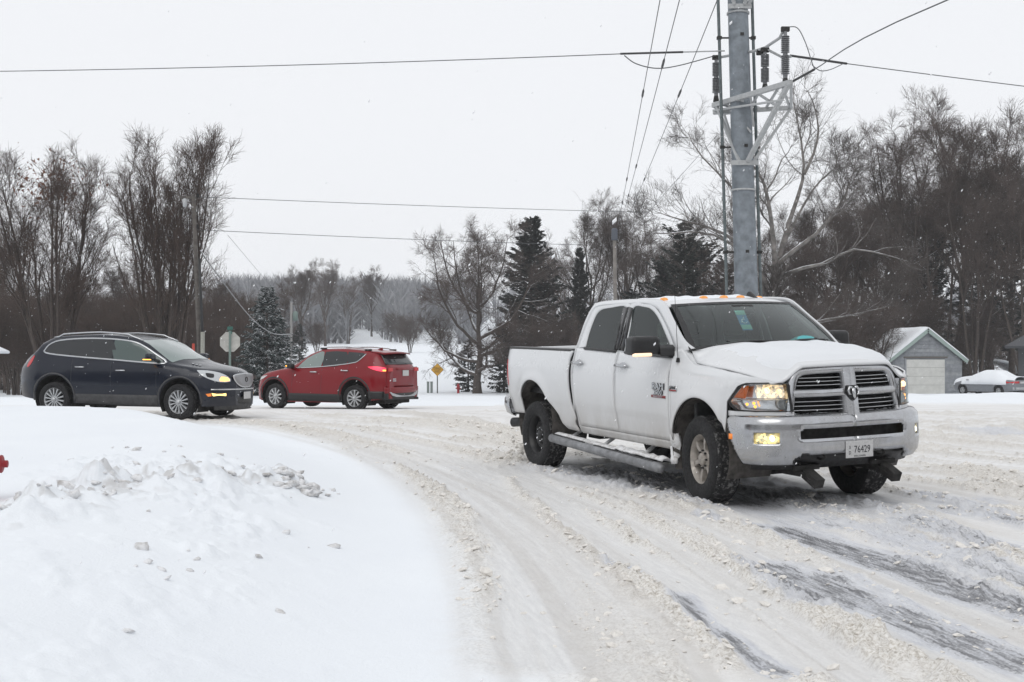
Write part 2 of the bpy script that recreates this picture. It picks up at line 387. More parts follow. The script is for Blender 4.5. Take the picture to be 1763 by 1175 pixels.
def surface(x, d):
    g = ground_fn(x, d); z, e, road = g['z'], g['e'], g['road']
    near = (d < 30) & (d > 3.0)
    churn = np.zeros(x.shape); asph_shade = np.zeros(x.shape); lane = np.zeros(x.shape)
    xn, dn = x[near], d[near]
    wob = (fbm(xn * 1.7, dn * 1.1, 31, 3) - .5) * .22
    def band(P, wd, soft):
        r, s, L = polydist(xn + wob, dn, P); end = sstep(0, .35, s) * sstep(0, .35, L - s)
        return (1 - sstep(wd * .55, wd * soft, r)) * end
    c = np.zeros(xn.shape); a = np.zeros(xn.shape); l = np.zeros(xn.shape)
    for P, wd in CHURN: c = np.maximum(c, band(smoothpts(gp(P), 4), wd, 2.0))
    for P, wd, k in ASPH: a = np.maximum(a, k * band(smoothpts(gp(P), 4), wd * 1.15, 2.6))
    for P, wd in LANES: l = np.maximum(l, band(smoothpts(gp(P), 4), wd, 1.5))
    en = e[near]
    q = flow(xn, dn) + .012 * (fbm(xn * .8, dn * .5, 43, 2) - .5)
    streak = fbm(q * 30 + 2, dn * .30, 41, 4, .55)
    trk = vnoise(q * 21 + 5, dn * .05, 44); l = np.maximum(l, .9 * sstep(.56, .70, trk) * sstep(.02, .06, q) * sstep(24, 15, dn))
    # worn area to the right: thin ice and half-bared tarmac in streaks
    worn = sstep(1.2, 2.6, xn + .12 * (dn - 8)) * sstep(13.5, 9.5, dn)
    a = np.maximum(a, worn * sstep(.42, .72, streak) * .8)
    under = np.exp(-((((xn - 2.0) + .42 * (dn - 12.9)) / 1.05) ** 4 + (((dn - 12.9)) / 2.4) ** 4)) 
    a = np.maximum(a, under * .98 * sstep(.18, .5, streak))  # tarmac bared under the pickup, also painting its shade into the street
    c = np.maximum(c, .85 * sstep(.44, .62, fbm(q * 17, dn * .42, 47, 4)) * sstep(.3, 1.0, en)) * (1 - l * .9)
    lump = fbm(xn * 13, dn * 9, 51, 4, .6); fine = fbm(xn * 34, dn * 26, 57, 3, .6)
    h = c * (.076 * np.clip(lump - .36, 0, 1) * 2.0 + .028 * fine) + .016 * (streak - .5) - .016 * l
    tread = l * (.004 * np.sin(q * 640 + 3 * fbm(xn * 3, dn * 2, 61, 2)) + .003 * np.sin(dn * 75) * (fbm(xn * 2, dn * 2, 63, 2) > .5))
    h = h + tread - .012 * a
    rd = road[near] * sstep(0, .5, en)
    stk = np.zeros(x.shape); stk[near] = rd * np.clip(.55 * sstep(.42, .68, fbm(q * 46 + 9, dn * .16, 101, 3)) + .45 * sstep(.5, .7, vnoise(q * 95, dn * .12, 105)), 0, 1)
    churn[near] = c * rd; asph_shade[near] = a * rd; lane[near] = l * rd
    z = z.copy(); z[near] += h * rd
    # rougher shoulder and the crumbled berm
    vr = 1 - road[near]
    rb, sb, Lb = polydist(xn, dn, BERM)
    be = np.exp(-(rb / .30) ** 2) * sstep(0, 1.0, sb) * sstep(0, .5, Lb - sb)
    lob = fbm(xn * 3.6, dn * 3.0, 71, 4, .55); lob2 = fbm(xn * 11, dn * 9, 73, 3, .6)
    apron = np.exp(-(((-en - 1.6) / 1.0) ** 2)) * sstep(13, 10, dn)
    z[near] += vr * (be * (.21 * np.clip(lob - .40, 0, 1) * 2.2 + .05 * (lob2 - .35)) + apron * (.05 * np.clip(lob - .60, 0, 1) * 2 + .02 * np.clip(lob2 - .66, 0, 1)))
    face = sstep(.75, 1.25, -en) * sstep(3.4, 2.5, -en) * sstep(13.2, 11, dn); cr = fbm(xn * 4.2 + .8 * dn, dn * 2.6, 111, 4, .55); cf = fbm(xn * 15, dn * 11, 115, 3, .6); patch = sstep(.42, .60, fbm(xn * 1.1, dn * .9, 117, 2))
    z[near] += vr * face * (.22 * np.clip(cr - .50, 0, 1) * (.35 + patch) + .07 * np.clip(cf - .50, 0, 1) * patch)
    z[near] += vr * .02 * (fbm(xn * 1.3, dn * .9, 77, 3) - .5) * sstep(0, .6, -en)
    dirt = np.zeros(x.shape); dirt[near] = vr * (be * sstep(.54, .68, lob2) * .6 )
    smooth_sh = np.zeros(x.shape); smooth_sh[near] = rd * (1 - sstep(.2, .9, en))
    return z, dict(streak=stk, churn=churn, asph_shade=asph_shade, lane=lane, dirt=dirt, road=road, edge=np.clip(e, -5, 5))
dr = list(np.arange(-84.0, -2.0, 6.0)) + [-2.0]
while dr[-1] < 2500:
    k = dr[-1]; dr.append(k + (.25 if k < 3 else .0105 + .00042 * k * k if k < 45 else .03 * (k - 20)))
dr = np.array(dr)
uc = np.concatenate([np.linspace(-1.2, -.46, 30)[:-1], np.linspace(-.46, .46, 540), np.linspace(.46, 1.2, 30)[1:]])
Dg, Ug = np.meshgrid(dr, uc, indexing='ij'); Wg = np.where(Dg > -1, Dg + 2.6, 1.6 + .8 * (-1 - Dg))
Xg = np.clip(Ug, -.46, .46) * Wg + np.sign(Ug) * (np.clip(np.abs(Ug) - .46, 0, 9) / .74) ** 1.5 * (120 + .75 * np.maximum(Dg, 0))
Zg, AT = surface(Xg.ravel(), Dg.ravel()); V = np.stack([Xg.ravel(), Dg.ravel(), Zg], 1)
nr, nc = Xg.shape; idx = np.arange(nr * nc).reshape(nr, nc)
Q = np.stack([idx[:-1, :-1], idx[:-1, 1:], idx[1:, 1:], idx[1:, :-1]], -1).reshape(-1, 4)
rf = AT['road'][Q].mean(1) > .5
def _groundmat():
    t = NT('packed_snow_road'); ob = t.obj()
    p = t.pbsdf(Roughness=.85); p.inputs['Specular IOR Level'].default_value = .25
    n_f = t.noise(55, 5, .65, ob); n_m = t.noise(9, 5, .6, ob); n_l = t.noise(.9, 4, .55, ob)
    m0 = t.N('ShaderNodeMapping'); m0.inputs['Rotation'].default_value = (0, 0, R(-11)); t.L(ob, m0.inputs[0]); mp = t.N('ShaderNodeMapping'); mp.inputs['Scale'].default_value = (38, 3.2, 10); t.L(m0.outputs[0], mp.inputs[0])
    n_s = t.noise(1, 4, .6, mp.outputs[0])
    road = t.attr('road').outputs['Fac']; churn = t.attr('churn').outputs['Fac']; asph_shade = t.attr('asph_shade').outputs['Fac']; lane = t.attr('lane').outputs['Fac']; dirt = t.attr('dirt').outputs['Fac']
    clean = t.ramp(n_l, [(.3, (.785, .815, .85)), (.7, (.81, .84, .87))])
    packed = t.ramp(t.math('ADD', t.math('MULTIPLY', n_l, .6), t.math('MULTIPLY', n_m, .4)), [(.33, (.66, .65, .63)), (.52, (.745, .742, .735)), (.7, (.78, .788, .80))])
    sand = t.ramp(n_f, [(.36, (.38, .345, .295)), (.50, (.65, .62, .57)), (.6, (.77, .755, .72)), (.75, (.80, .79, .77))])
    lanec = t.ramp(n_s, [(.35, (.62, .62, .62)), (.65, (.72, .72, .715))])
    edge = t.attr('edge').outputs['Fac']
    rmix = t.math('MULTIPLY', road, t.math('DIVIDE', t.math('ADD', edge, t.math('MULTIPLY', t.math('SUBTRACT', n_m, .5), .8)), 1.1, True), True)
    col = t.mix(rmix, clean, packed)
    col = t.mix(t.math('MULTIPLY', lane, .8), col, lanec)
    col = t.mix(t.math('MULTIPLY', churn, t.math('ADD', .3, t.math('MULTIPLY', n_m, 1.1)), True), col, sand)
    col = t.mix(t.math('MULTIPLY', dirt, 1.0), col, (.40, .38, .36, 1))
    stk = t.attr('streak').outputs['Fac']; col = t.mix(t.math('MULTIPLY', t.math('MULTIPLY', stk, .46), t.math('ADD', .45, n_m), True), col, (.50, .475, .445, 1))
    icec = t.ramp(n_s, [(.3, (.46, .475, .52)), (.7, (.70, .715, .74))])
    br = t.math('ADD', t.math('MULTIPLY', n_f, .38), t.math('MULTIPLY', n_s, .62))
    k_ice = t.math('MULTIPLY', t.math('DIVIDE', t.math('SUBTRACT', asph_shade, .10), .35, True), t.math('ADD', .35, t.math('MULTIPLY', n_m, .9)), True)
    col = t.mix(k_ice, col, icec)
    k = t.math('DIVIDE', t.math('SUBTRACT', t.math('ADD', asph_shade, t.math('MULTIPLY', t.math('SUBTRACT', br, .5), 3.0)), .70), .42, True)
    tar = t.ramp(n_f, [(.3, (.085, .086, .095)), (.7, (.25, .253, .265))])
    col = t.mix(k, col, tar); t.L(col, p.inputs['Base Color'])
    t.L(t.math('SUBTRACT', .88, t.math('MULTIPLY', k, .42)), p.inputs['Roughness'])
    t.bump(t.math('ADD', t.math('MULTIPLY', n_f, .7), t.math('MULTIPLY', n_m, .6)), p, .55, .014)
    return t.m
MAT['ground'] = _groundmat()
def submesh(name, keep, mat):
    q = Q[keep]; used = np.unique(q); remap = np.full(nr * nc, -1); remap[used] = np.arange(len(used))
    me = mesh_from(name, V[used], remap[q], True)
    for k in ('streak', 'churn', 'asph_shade', 'lane', 'dirt', 'road', 'edge'):
        a = me.attributes.new(k, 'FLOAT', 'POINT'); a.data.foreach_set('value', AT[k][used].astype(np.float32))
    return add(name, me, mat)
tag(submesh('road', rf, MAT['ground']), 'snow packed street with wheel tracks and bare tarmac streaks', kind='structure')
tag(submesh('snowy_ground', ~rf, MAT['ground']), 'smooth fresh snow on lawn bank and open field', kind='structure')
def hz(x, d):
    z, _ = surface(np.array([float(x)]), np.array([float(d)])); return float(z[0])

# broken slush lumps along the churned bands, and crusts along the berm
PHI = (1 + 5 ** .5) / 2
ICO = np.array([(-1, PHI, 0), (1, PHI, 0), (-1, -PHI, 0), (1, -PHI, 0), (0, -1, PHI), (0, 1, PHI), (0, -1, -PHI), (0, 1, -PHI), (PHI, 0, -1), (PHI, 0, 1), (-PHI, 0, -1), (-PHI, 0, 1)]) / 1.902
ICF = np.array([(0, 11, 5), (0, 5, 1), (0, 1, 7), (0, 7, 10), (0, 10, 11), (1, 5, 9), (5, 11, 4), (11, 10, 2), (10, 7, 6), (7, 1, 8), (3, 9, 4), (3, 4, 2), (3, 2, 6), (3, 6, 8), (3, 8, 9), (4, 9, 5), (2, 4, 11), (6, 2, 10), (8, 6, 7), (9, 8, 1)])
def lumps(name, pos, size, mat, label, flat=.55, smooth=False, jit=.30):
    n = len(pos); a = rng.uniform(0, 6.28, n); c, s = np.cos(a), np.sin(a)
    v = ICO[None] * (1 + rng.uniform(-jit, jit, (n, 12, 1))) * np.stack([rng.uniform(.8, 1.6, n), rng.uniform(.6, 1.1, n), rng.uniform(flat * .6, flat * 1.3, n)], 1)[:, None] * size[:, None, None]
    tl = rng.uniform(-.5, .5, n)[:, None]; v[:, :, 2] += tl * v[:, :, 0]
    x = v[:, :, 0] * c[:, None] - v[:, :, 1] * s[:, None]; y = v[:, :, 0] * s[:, None] + v[:, :, 1] * c[:, None]
    P = np.stack([x, y, v[:, :, 2]], -1) + pos[:, None]
    F = (ICF[None] + (np.arange(n) * 12)[:, None, None]).reshape(-1, 3)
    return tag(add(name, mesh_from(name, P.reshape(-1, 3), F, smooth), mat), label, kind='stuff')
MAT['slush'] = plain('sanded_slush', (.74, .715, .675), .9, nz=.16, scale=30)
cx_ = rng.uniform(-6, 6.5, 150000); cd_ = 4.4 + 20 * rng.uniform(0, 1, 150000) ** 2.2
zz, aa = surface(cx_, cd_); keep = rng.uniform(0, 1, len(cx_)) < aa['churn'] ** 1.5 * .60 * sstep(.36, .60, fbm(cx_ * 2.4, cd_ * 1.3, 91, 3))
keep |= (rng.uniform(0, 1, len(cx_)) < .006) & (aa['road'] > .5) & (aa['edge'] > .6)
pos = np.stack([cx_, cd_, zz], 1)[keep][:9000]; sz = rng.gamma(1.3, .0070, len(pos)) + .003
pos[:, 2] += sz * .05
lumps('slush_lumps', pos, sz, MAT['slush'], 'broken beige slush lumps strewn between the wheel lanes')
bx = rng.uniform(-4.2, -.8, 9000); bd = rng.uniform(4.6, 13.0, 9000)
zz, aa = surface(bx, bd); rb, sb, Lb = polydist(bx, bd, BERM)
pk = (np.exp(-(rb / .26) ** 2) * sstep(.1, 1, sb) * .15 + .032 * np.exp(-((aa['edge'] + 1.8) / .8) ** 2)) * (fbm(bx * 1.6, bd * 1.4, 83, 2) > .46)
kp = rng.uniform(0, 1, 9000) < pk
pos = np.stack([bx, bd, zz], 1)[kp]; sz = np.minimum(rng.gamma(2.0, .012, len(pos)) + .008, .055)
pos[:, 2] += sz * .05
lumps('snow_crusts', pos, sz, MAT['dirty_snow'], 'crumbled grey snow crusts along the ploughed bank', smooth=True)
# small heap of crusts at the inner bend
hp = gp([(515, 855)])[0] * .93
pos = np.array([(hp[0] + rng.normal(0, .17), hp[1] + rng.normal(0, .16)) for _ in range(26)]); zz, _ = surface(pos[:, 0], pos[:, 1])
lumps('crust_heap', np.c_[pos, zz + .012], rng.uniform(.02, .075, 26), MAT['dirty_snow'], 'little heap of grey snow crusts on the smooth shoulder', smooth=True)
# ------------------------------------------------------------------ trees
def tubes(P, rad, n):
    """P (N,K,3), rad (N,K) -> V, F for N tapered tubes of n sides"""
    N, K = P.shape[:2]
    T = np.gradient(P, axis=1); T /= np.linalg.norm(T, axis=2, keepdims=True) + 1e-9
    ref = np.where(np.abs(T[:, :1, 2:3]) > .8, np.array([1., 0, 0]), np.array([0, 0, 1.]))
    A = np.cross(T, np.broadcast_to(ref, T.shape)); A /= np.linalg.norm(A, axis=2, keepdims=True) + 1e-9
    B = np.cross(T, A); an = np.arange(n) * 2 * math.pi / n
    V = P[:, :, None] + (A[:, :, None] * np.cos(an)[None, None, :, None] + B[:, :, None] * np.sin(an)[None, None, :, None]) * rad[:, :, None, None]
    i = (np.arange(N) * K * n)[:, None, None]; k = (np.arange(K - 1) * n)[None, :, None]; j = np.arange(n)[None, None, :]; j2 = (j + 1) % n
    F = np.stack([i + k + j, i + k + n + j, i + k + n + j2, i + k + j2], -1).reshape(-1, 4)
    return V.reshape(-1, 3), F
def join(parts):
    V = []; F = []; o = 0
    for v, f in parts: V.append(v); F.append(f + o); o += len(v)
    return np.concatenate(V), F
def norm(v): return v / (np.linalg.norm(v, axis=-1, keepdims=True) + 1e-9)
def sprout(r, P, rad, nch, t0, t1, ang, lr, rr, K, wig, trop, minr, lrand=.35, curl=0.0, lmin=0.0):
    """children of the branches P"""
    N, Kp = P.shape[:2]; L = np.linalg.norm(np.diff(P, axis=1), axis=2).sum(1)
    n = np.maximum(1, r.poisson(nch, N)) if np.isscalar(nch) else nch
    own = np.repeat(np.arange(N), n); M = len(own)
    t = r.uniform(t0, t1, M) ** .85 * (Kp - 1); t = np.minimum(t, Kp - 1.001); k = t.astype(int); f = (t - k)[:, None]
    base = P[own, k] * (1 - f) + P[own, k + 1] * f; rb = rad[own, k] * (1 - f[:, 0]) + rad[own, k + 1] * f[:, 0]
    tan = norm(P[own, k + 1] - P[own, k])
    q = norm(r.normal(size=(M, 3))); perp = norm(q - tan * (q * tan).sum(1, keepdims=True))
    a = R(1) * r.uniform(ang[0], ang[1], M)[:, None]
    d = tan * np.cos(a) + perp * np.sin(a)
    ln = np.maximum(lmin, L[own] * lr * (1.15 - .65 * t / (Kp - 1)) * r.uniform(1 - lrand, 1 + lrand, M))
    pts = [base]; dd = d
    for s in range(K - 1):
        dd = norm(dd + r.normal(size=(M, 3)) * wig + np.array([0, 0, trop]) + (0 if not curl else np.array([0, 0, curl * s])))
        pts.append(pts[-1] + dd * (ln / (K - 1))[:, None])
    C = np.stack(pts, 1); r0 = np.maximum(minr, rb * rr * r.uniform(.7, 1.1, M))
    return C, np.maximum(minr * .6, r0[:, None] * np.linspace(1, .35, K)[None])
def bare_tree(seed, H=13., r0=.25, stems=1, spread=.12, clear=.18, n1=9, ang1=(28, 58), lr1=.40, trop1=.08, n2=8, ang2=(25, 60), n3=6, n4=5, lr=.48, limbs=None, twig=.0065, wig=.11, trop=.05, leaders=0, W=4.0, low=.2, flat=.3):
    r = np.random.default_rng(seed); K = 9; t = np.linspace(0, 1, K)
    if limbs is not None: P0, R0 = limbs
    elif leaders:                                   # trunk that divides into ascending limbs
        P = []; Rd = []; hz_ = H * .62; tr_ = np.stack([np.zeros(K), np.zeros(K), t * hz_], 1); tr_[1:, :2] += np.cumsum(r.normal(0, .010 * H, (K - 1, 2)), 0) * .6; tr_[0, 2] -= .2
        P.append(tr_); Rd.append(r0 * (1.25 - .95 * t ** .7)); Rd[0][0] *= 1.2
        for i in range(leaders):
            f = low + (.92 - low) * (i / max(1, leaders - 1)) ** 1.15; az = 2.4 * i + r.uniform(-.5, .5); s0 = f * (K - 1); k = min(int(s0), K - 2); p0 = tr_[k] * (1 - s0 + k) + tr_[k + 1] * (s0 - k)
            out = np.array([math.cos(az), math.sin(az), 0]); w_ = W * r.uniform(.62, 1.05) * (1 - .75 * f ** 2.2); ze = H * (r.uniform(.80, 1.0) if f > .45 else r.uniform(.80 - .38 * flat * 1.4, .97 - .35 * flat * 1.4))
            if i == leaders - 1: w_, ze = W * .15, H
            p2 = p0 * [1, 1, 0] + out * w_ + np.array([0, 0, ze]); p1 = p0 + out * w_ * (.50 + .25 * flat) + np.array([0, 0, (ze - p0[2]) * (.38 - .22 * flat)])
            B = (1 - t)[:, None] ** 2 * p0 + 2 * (t * (1 - t))[:, None] * p1 + (t ** 2)[:, None] * p2; B[1:] += np.cumsum(r.normal(0, .011 * H, (K - 1, 3)), 0) * .55
            P.append(B); Rd.append(np.maximum(.02, r0 * (.62 - .28 * f) * (1 - t) ** .8 * r.uniform(.8, 1.1) + .018))
        P0, R0 = np.array(P), np.array(Rd)
    else:
        P = []; Rd = []
        for s in range(stems):
            a = 2 * math.pi * s / stems + r.uniform(-.4, .4); h = H * r.uniform(.74, 1.0) * .95; lean = spread * r.uniform(.35, 1.35); rr_ = h * lean * t ** 1.1
            p = np.stack([rr_ * math.cos(a), rr_ * math.sin(a), t * h], 1); p[1:] += np.cumsum(r.normal(0, .012 * h, (K - 1, 3)) * [1, 1, .1], 0) * .6
            p[:, :2] += .12 * stems ** .5 * np.array([math.cos(a), math.sin(a)]); P.append(p); Rd.append(r0 * r.uniform(.75, 1.05) * (1 - t) ** .85 * .93 + .02)
        P0, R0 = np.array(P), np.array(Rd); P0[:, 0, 2] -= .15
    tk = P0[:1] if leaders else None
    S0, SR = (P0[1:], R0[1:]) if leaders else (P0, R0)
    P1, R1 = sprout(r, S0, SR, n1, clear if limbs is None else .25, 1, ang1, lr1, .55, 7, wig, trop1, .016, lmin=H * .07)
    P2, R2 = sprout(r, P1, R1, n2, .08, 1, ang2, lr * 1.1, .55, 5, wig, trop, .0105, lmin=H * .045)
    P3, R3 = sprout(r, P2, R2, n3, .05, 1, (20, 52), lr * 1.2, .6, 3, wig, trop, twig * 1.15, lmin=.55)
    P4, R4 = sprout(r, P3, R3, n4, .05, 1, (18, 50), .75, .7, 2, wig, trop, twig, lmin=.42)
    tr = join([tubes(P0, R0, 9), tubes(P1, R1, 5)])
    cr = join([tubes(P2, R2, 4), tubes(P3, R3, 3), tubes(P4, R4, 3)])
    return mesh_from('trunk', *tr), mesh_from('crown', *cr)
def conifer(seed, H=12., rad=2.6, r0=.2, whorls=26, nb=8, clear=.06, spr=34, droop=-.25, irregular=.15, ln=.34, wd=.05, power=.9, gap=0.0):
    r = np.random.default_rng(seed); K = 8
    t = np.linspace(0, 1, K); p = np.stack([np.zeros(K), np.zeros(K), t * H], 1); p[:, :2] += r.normal(0, .02, (K, 2)); p[0, 2] -= .15
    P0 = p[None]; R0 = (r0 * (1 - t) + .015)[None]
    zs = clear + (1 - clear) * (np.arange(whorls) / whorls) ** .92; own = np.repeat(zs, nb); M = len(own)
    own = own + r.uniform(-.5, .5, M) / whorls * .8; own = np.clip(own, clear * .6, .985)
    env = rad * np.clip(1 - own, 0, 1) ** power * (1 - .5 * np.exp(-((own - clear) / .07) ** 2)) + .12
    L = env * r.uniform(1 - irregular * 2, 1 + irregular, M)
    if gap: L *= np.where(r.uniform(0, 1, M) < gap, .45, 1)
    az = r.uniform(0, 6.28, M); el = (droop + .75 * own + r.normal(0, .08, M))
    d = np.stack([np.cos(az) * np.cos(el), np.sin(az) * np.cos(el), np.sin(el)], 1)
    base = np.stack([np.zeros(M), np.zeros(M), own * H], 1); s = np.linspace(0, 1, 5)[None, :, None]
    B = base[:, None] + d[:, None] * L[:, None, None] * s; B[:, :, 2] += (s[..., 0] ** 2) * L[:, None] * .14
    RB = np.maximum(.008, .02 * L)[:, None] * np.linspace(1, .3, 5)[None]
    tr = join([tubes(P0, R0, 8)])
    # needle sprays along every branch
    n = np.maximum(6, (spr * L / rad * 1.0 + 5)).astype(int); o = np.repeat(np.arange(M), n); Q_ = len(o)
    tt = r.uniform(.12, 1.02, Q_) ** .8; c = base[o] + d[o] * (L[o] * tt)[:, None]; c[:, 2] += tt ** 2 * L[o] * .14
    side = r.uniform(-1.15, 1.15, Q_); ca, sa = np.cos(side), np.sin(side)
    hd = np.stack([d[o, 0] * ca - d[o, 1] * sa, d[o, 0] * sa + d[o, 1] * ca, d[o, 2] - r.uniform(.05, .45, Q_)], 1); hd = norm(hd)
    sl = ln * r.uniform(.55, 1.25, Q_) * (1.1 - .45 * tt); up = norm(r.normal(0, .55, (Q_, 3)) + np.array([0, 0, 1.])); wv = norm(np.cross(hd, up)) * (wd * r.uniform(.7, 1.5, Q_))[:, None]
    c = c + r.normal(0, .04, (Q_, 3))
    tip = c + hd * sl[:, None]; mid = c + hd * (sl * .45)[:, None]; dn = np.cross(hd, wv) * .5; dn[:, 2] = -np.abs(dn[:, 2])
    SV = np.stack([c, mid + wv - dn * 0 - np.array([0, 0, .02]), tip - np.array([0, 0, .04]), mid - wv - np.array([0, 0, .02]), mid + np.array([0, 0, .015])], 1)
    i = (np.arange(Q_) * 5)[:, None]
    SF = np.concatenate([i + np.array([[0, 1, 4]]), i + np.array([[1, 2, 4]]), i + np.array([[2, 3, 4]]), i + np.array([[3, 0, 4]])], 0)
    v, f = tubes(B, RB, 3); cr = (np.concatenate([v, SV.reshape(-1, 3)]), [f, SF + len(v)])
    return mesh_from('trunk', *tr), mesh_from('crown', cr[0], cr[1], smooth=False)
def plant_tree(name, meshes, mats, loc, rz, sc, label, cat='tree', group=None):
    root = empty(name, loc, (0, 0, rz)); root.scale = sc if hasattr(sc, '__len__') else (sc,) * 3
    for me, nm, mt in zip(meshes, ('trunk', 'crown'), mats):
        if not me.materials: me.materials.append(mt)
        o = add(nm, me, None, root)
        if me.materials[0] != mt: o.material_slots[0].link = 'OBJECT'; o.material_slots[0].material = mt
    return tag(root, label, cat, group)
BK = snowy('dark_bark', (.060, .047, .040), .55, .25, snowamt=.95); TW = snowy('twig_bark', (.082, .060, .051), .85, .25, snowamt=.45)
BKb = snowy('brown_bark', (.045, .033, .027), .85, .2, snowamt=.5); TWb = snowy('brown_twigs', (.066, .043, .033), 1.0, .2, snowamt=.25)
SYC = snowy('pale_bark', (.15, .138, .128), .60, .25, nz=.6, scale=3.0); SYT = snowy('pale_twigs', (.070, .058, .052), .85, .25, snowamt=.45)
NEP = plain('pine_needles', (.018, .023, .018), .8, nz=.4, scale=3); NES = snowy('spruce_needles', (.025, .038, .036), .72, .25, snowamt=.9, scale=3)
NEb = snowy('dark_needles', (.016, .021, .018), .9, .2, snowamt=.5, scale=3)
def spot(px, d): return ((px - CX) / FPX * d, d, hz((px - CX) / FPX * d, d))

# the two tall many-stemmed trees on the left
m = bare_tree(11, 12.9, .11, 9, .20, .20, 11, (12, 32), .34, .15, 7, (16, 42), 5, 3, .46, trop=.10, wig=.07)
plant_tree('bare_tree', m, (BKb, TWb), spot(287, 60), .4, 1, 'tall fan of many upright bare stems behind the wooden utility pole')
m = bare_tree(12, 11.6, .11, 9, .20, .18, 11, (12, 34), .34, .14, 7, (16, 42), 5, 3, .46, trop=.09, wig=.08)
plant_tree('bare_tree', m, (BKb, TWb), spot(92, 60), 1.9, 1, 'many-stemmed bare tree with rusty brown leaves left at its top')
# a few dead leaves still hanging near its top
r_ = np.random.default_rng(5); lp = np.stack([r_.normal(.3, .9, 420), r_.normal(0, .9, 420), r_.normal(10.6, .75, 420)], 1); lv = (lp[:, None] + r_.normal(0, .075, (420, 3, 3)))
lf = mesh_from('dead_leaves', lv.reshape(-1, 3), np.arange(1260).reshape(-1, 3)); o = add('dead_leaves', lf, plain('dead_leaf', (.16, .06, .03), .8), bpy.data.objects['bare_tree.001']); o['kind'] = 'stuff'
# bare tree by the sign in the middle
m = bare_tree(23, 13.2, .30, clear=.2, n1=10, ang1=(30, 70), lr1=.38, trop1=.03, n2=7, ang2=(28, 65), n3=5, n4=4, lr=.5, wig=.15, trop=.02, twig=.0075, leaders=14, W=6.0, low=.18, flat=1.0)
plant_tree('bare_tree', m, (BK, TW), spot(822, 98), 2.2, (1.0, 1.0, 1.0), 'broad spreading bare tree standing alone beside the yellow sign')

# pale sycamore behind the steel pole: limbs follow what the photograph shows
DS = 74.
def limb(pix, r0, r1, dy=0.0, K=9):
    q = smoothpts(np.array(pix, float), 4); t = np.linspace(0, len(q) - 1, K); q = np.stack([np.interp(t, np.arange(len(q)), q[:, k]) for k in (0, 1)], 1)
    s = np.linspace(0, 1, K); b = spot(1331, DS)
    return np.stack([(q[:, 0] - CX) / FPX * DS - b[0], dy * s * 1.0, CAMZ - (q[:, 1] - HY) / FPX * DS - b[2]], 1), np.linspace(r0, r1, K)
LB = [limb([(1333, 700), (1329, 620), (1330, 560), (1333, 520), (1338, 470)], .30, .24),
      limb([(1336, 500), (1331, 430), (1324, 380), (1312, 325), (1290, 290), (1250, 262)], .19, 0.030, -1.5),
      limb([(1335, 480), (1348, 420), (1372, 350), (1385, 310), (1388, 270), (1380, 210), (1372, 170)], .18, 0.018, 1.0),
      limb([(1385, 300), (1404, 262), (1415, 220), (1410, 175), (1400, 145)], .10, 0.015, 1.6), 
      limb([(1340, 455), (1365, 432), (1405, 402), (1437, 360), (1452, 330), (1450, 310)], .16, 0.030, -1.2),
      limb([(1338, 480), (1370, 465), (1415, 455), (1455, 433), (1500, 440), (1545, 455)], .13, 0.018, -2.0),
      limb([(1333, 520), (1300, 455), (1262, 418), (1215, 396), (1165, 385), (1120, 372)], .17, 0.018, -2.4),
      limb([(1333, 540), (1290, 470), (1250, 420), (1190, 404), (1130, 410), (1090, 405)], .13, 0.015, -3.0),
      limb([(1333, 560), (1300, 430), (1275, 340), (1245, 300), (1205, 255), (1190, 220)], .12, 0.018, 1.4),
      limb([(1350, 420), (1400, 330), (1440, 290), (1478, 262)], .09, 0.015, 1.8),
      limb([(1331, 600), (1380, 560), (1450, 545), (1510, 530)], .09, 0.012, -2.6)]
m = bare_tree(31, limbs=(np.array([l[0] for l in LB]), np.array([l[1] for l in LB])), n1=10, ang1=(25, 62), lr1=.34, trop1=.12, n2=7, n3=5, n4=3, lr=.52, wig=.17, trop=.09, twig=.0065)
plant_tree('sycamore_tree', m, (SYC, SYT), spot(1331, DS), 0, 1, 'pale grey barked tree with snowy limbs just behind the steel pole')

# conifers
sp = conifer(41, 7.0, 2.3, .14, 26, 11, .04, 40, -.35, .12, .36, .055, .80)
plant_tree('spruce_tree', sp, (BK, NES), spot(460, 76), .3, (1, 1, .98), 'snow dusted dark spruce between the stop sign and the red car')
pi1 = conifer(42, 15.0, 3.0, .22, 44, 9, .07, 48, -.02, .24, .58, .090, .55, .2)
pi2 = conifer(43, 14.0, 3.2, .24, 22, 7, .22, 46, .0, .38, .50, .085, .42, .35)
pi4 = conifer(45, 13.5, 3.4, .24, 20, 8, .12, 52, .05, .42, .55, .095, .36, .30)
pi3 = conifer(44, 6.0, 1.9, .11, 18, 9, .05, 30, -.25, .15, .36, .06, .85)
plant_tree('pine_tree', pi1, (BK, NEP), spot(914, 112), .5, (1.3, 1.3, 1.03), 'tall dark pine with narrow top right of the spreading bare tree')
plant_tree('pine_tree', pi1, (BK, NEP), spot(998, 122), 2.5, (.62, .62, .86), 'slim dark pine behind the pickup bed, left of the wooden pole')
plant_tree('pine_tree', pi2, (BK, NEP), spot(1178, 92), 1.5, (1.0, 1.0, .93), 'dense dark pine left of the steel pole with rounded crown')
plant_tree('spruce_tree', pi3, (BK, NEb), spot(806, 104), .5, .75, 'small dark spruce behind the trunk of the spreading tree')
plant_tree('spruce_tree', pi3, (BK, NEb), spot(868, 100), 1.5, .9, 'small dark spruce at the left edge of the pickup bed')
GW = 'trees in the wood behind the garage'
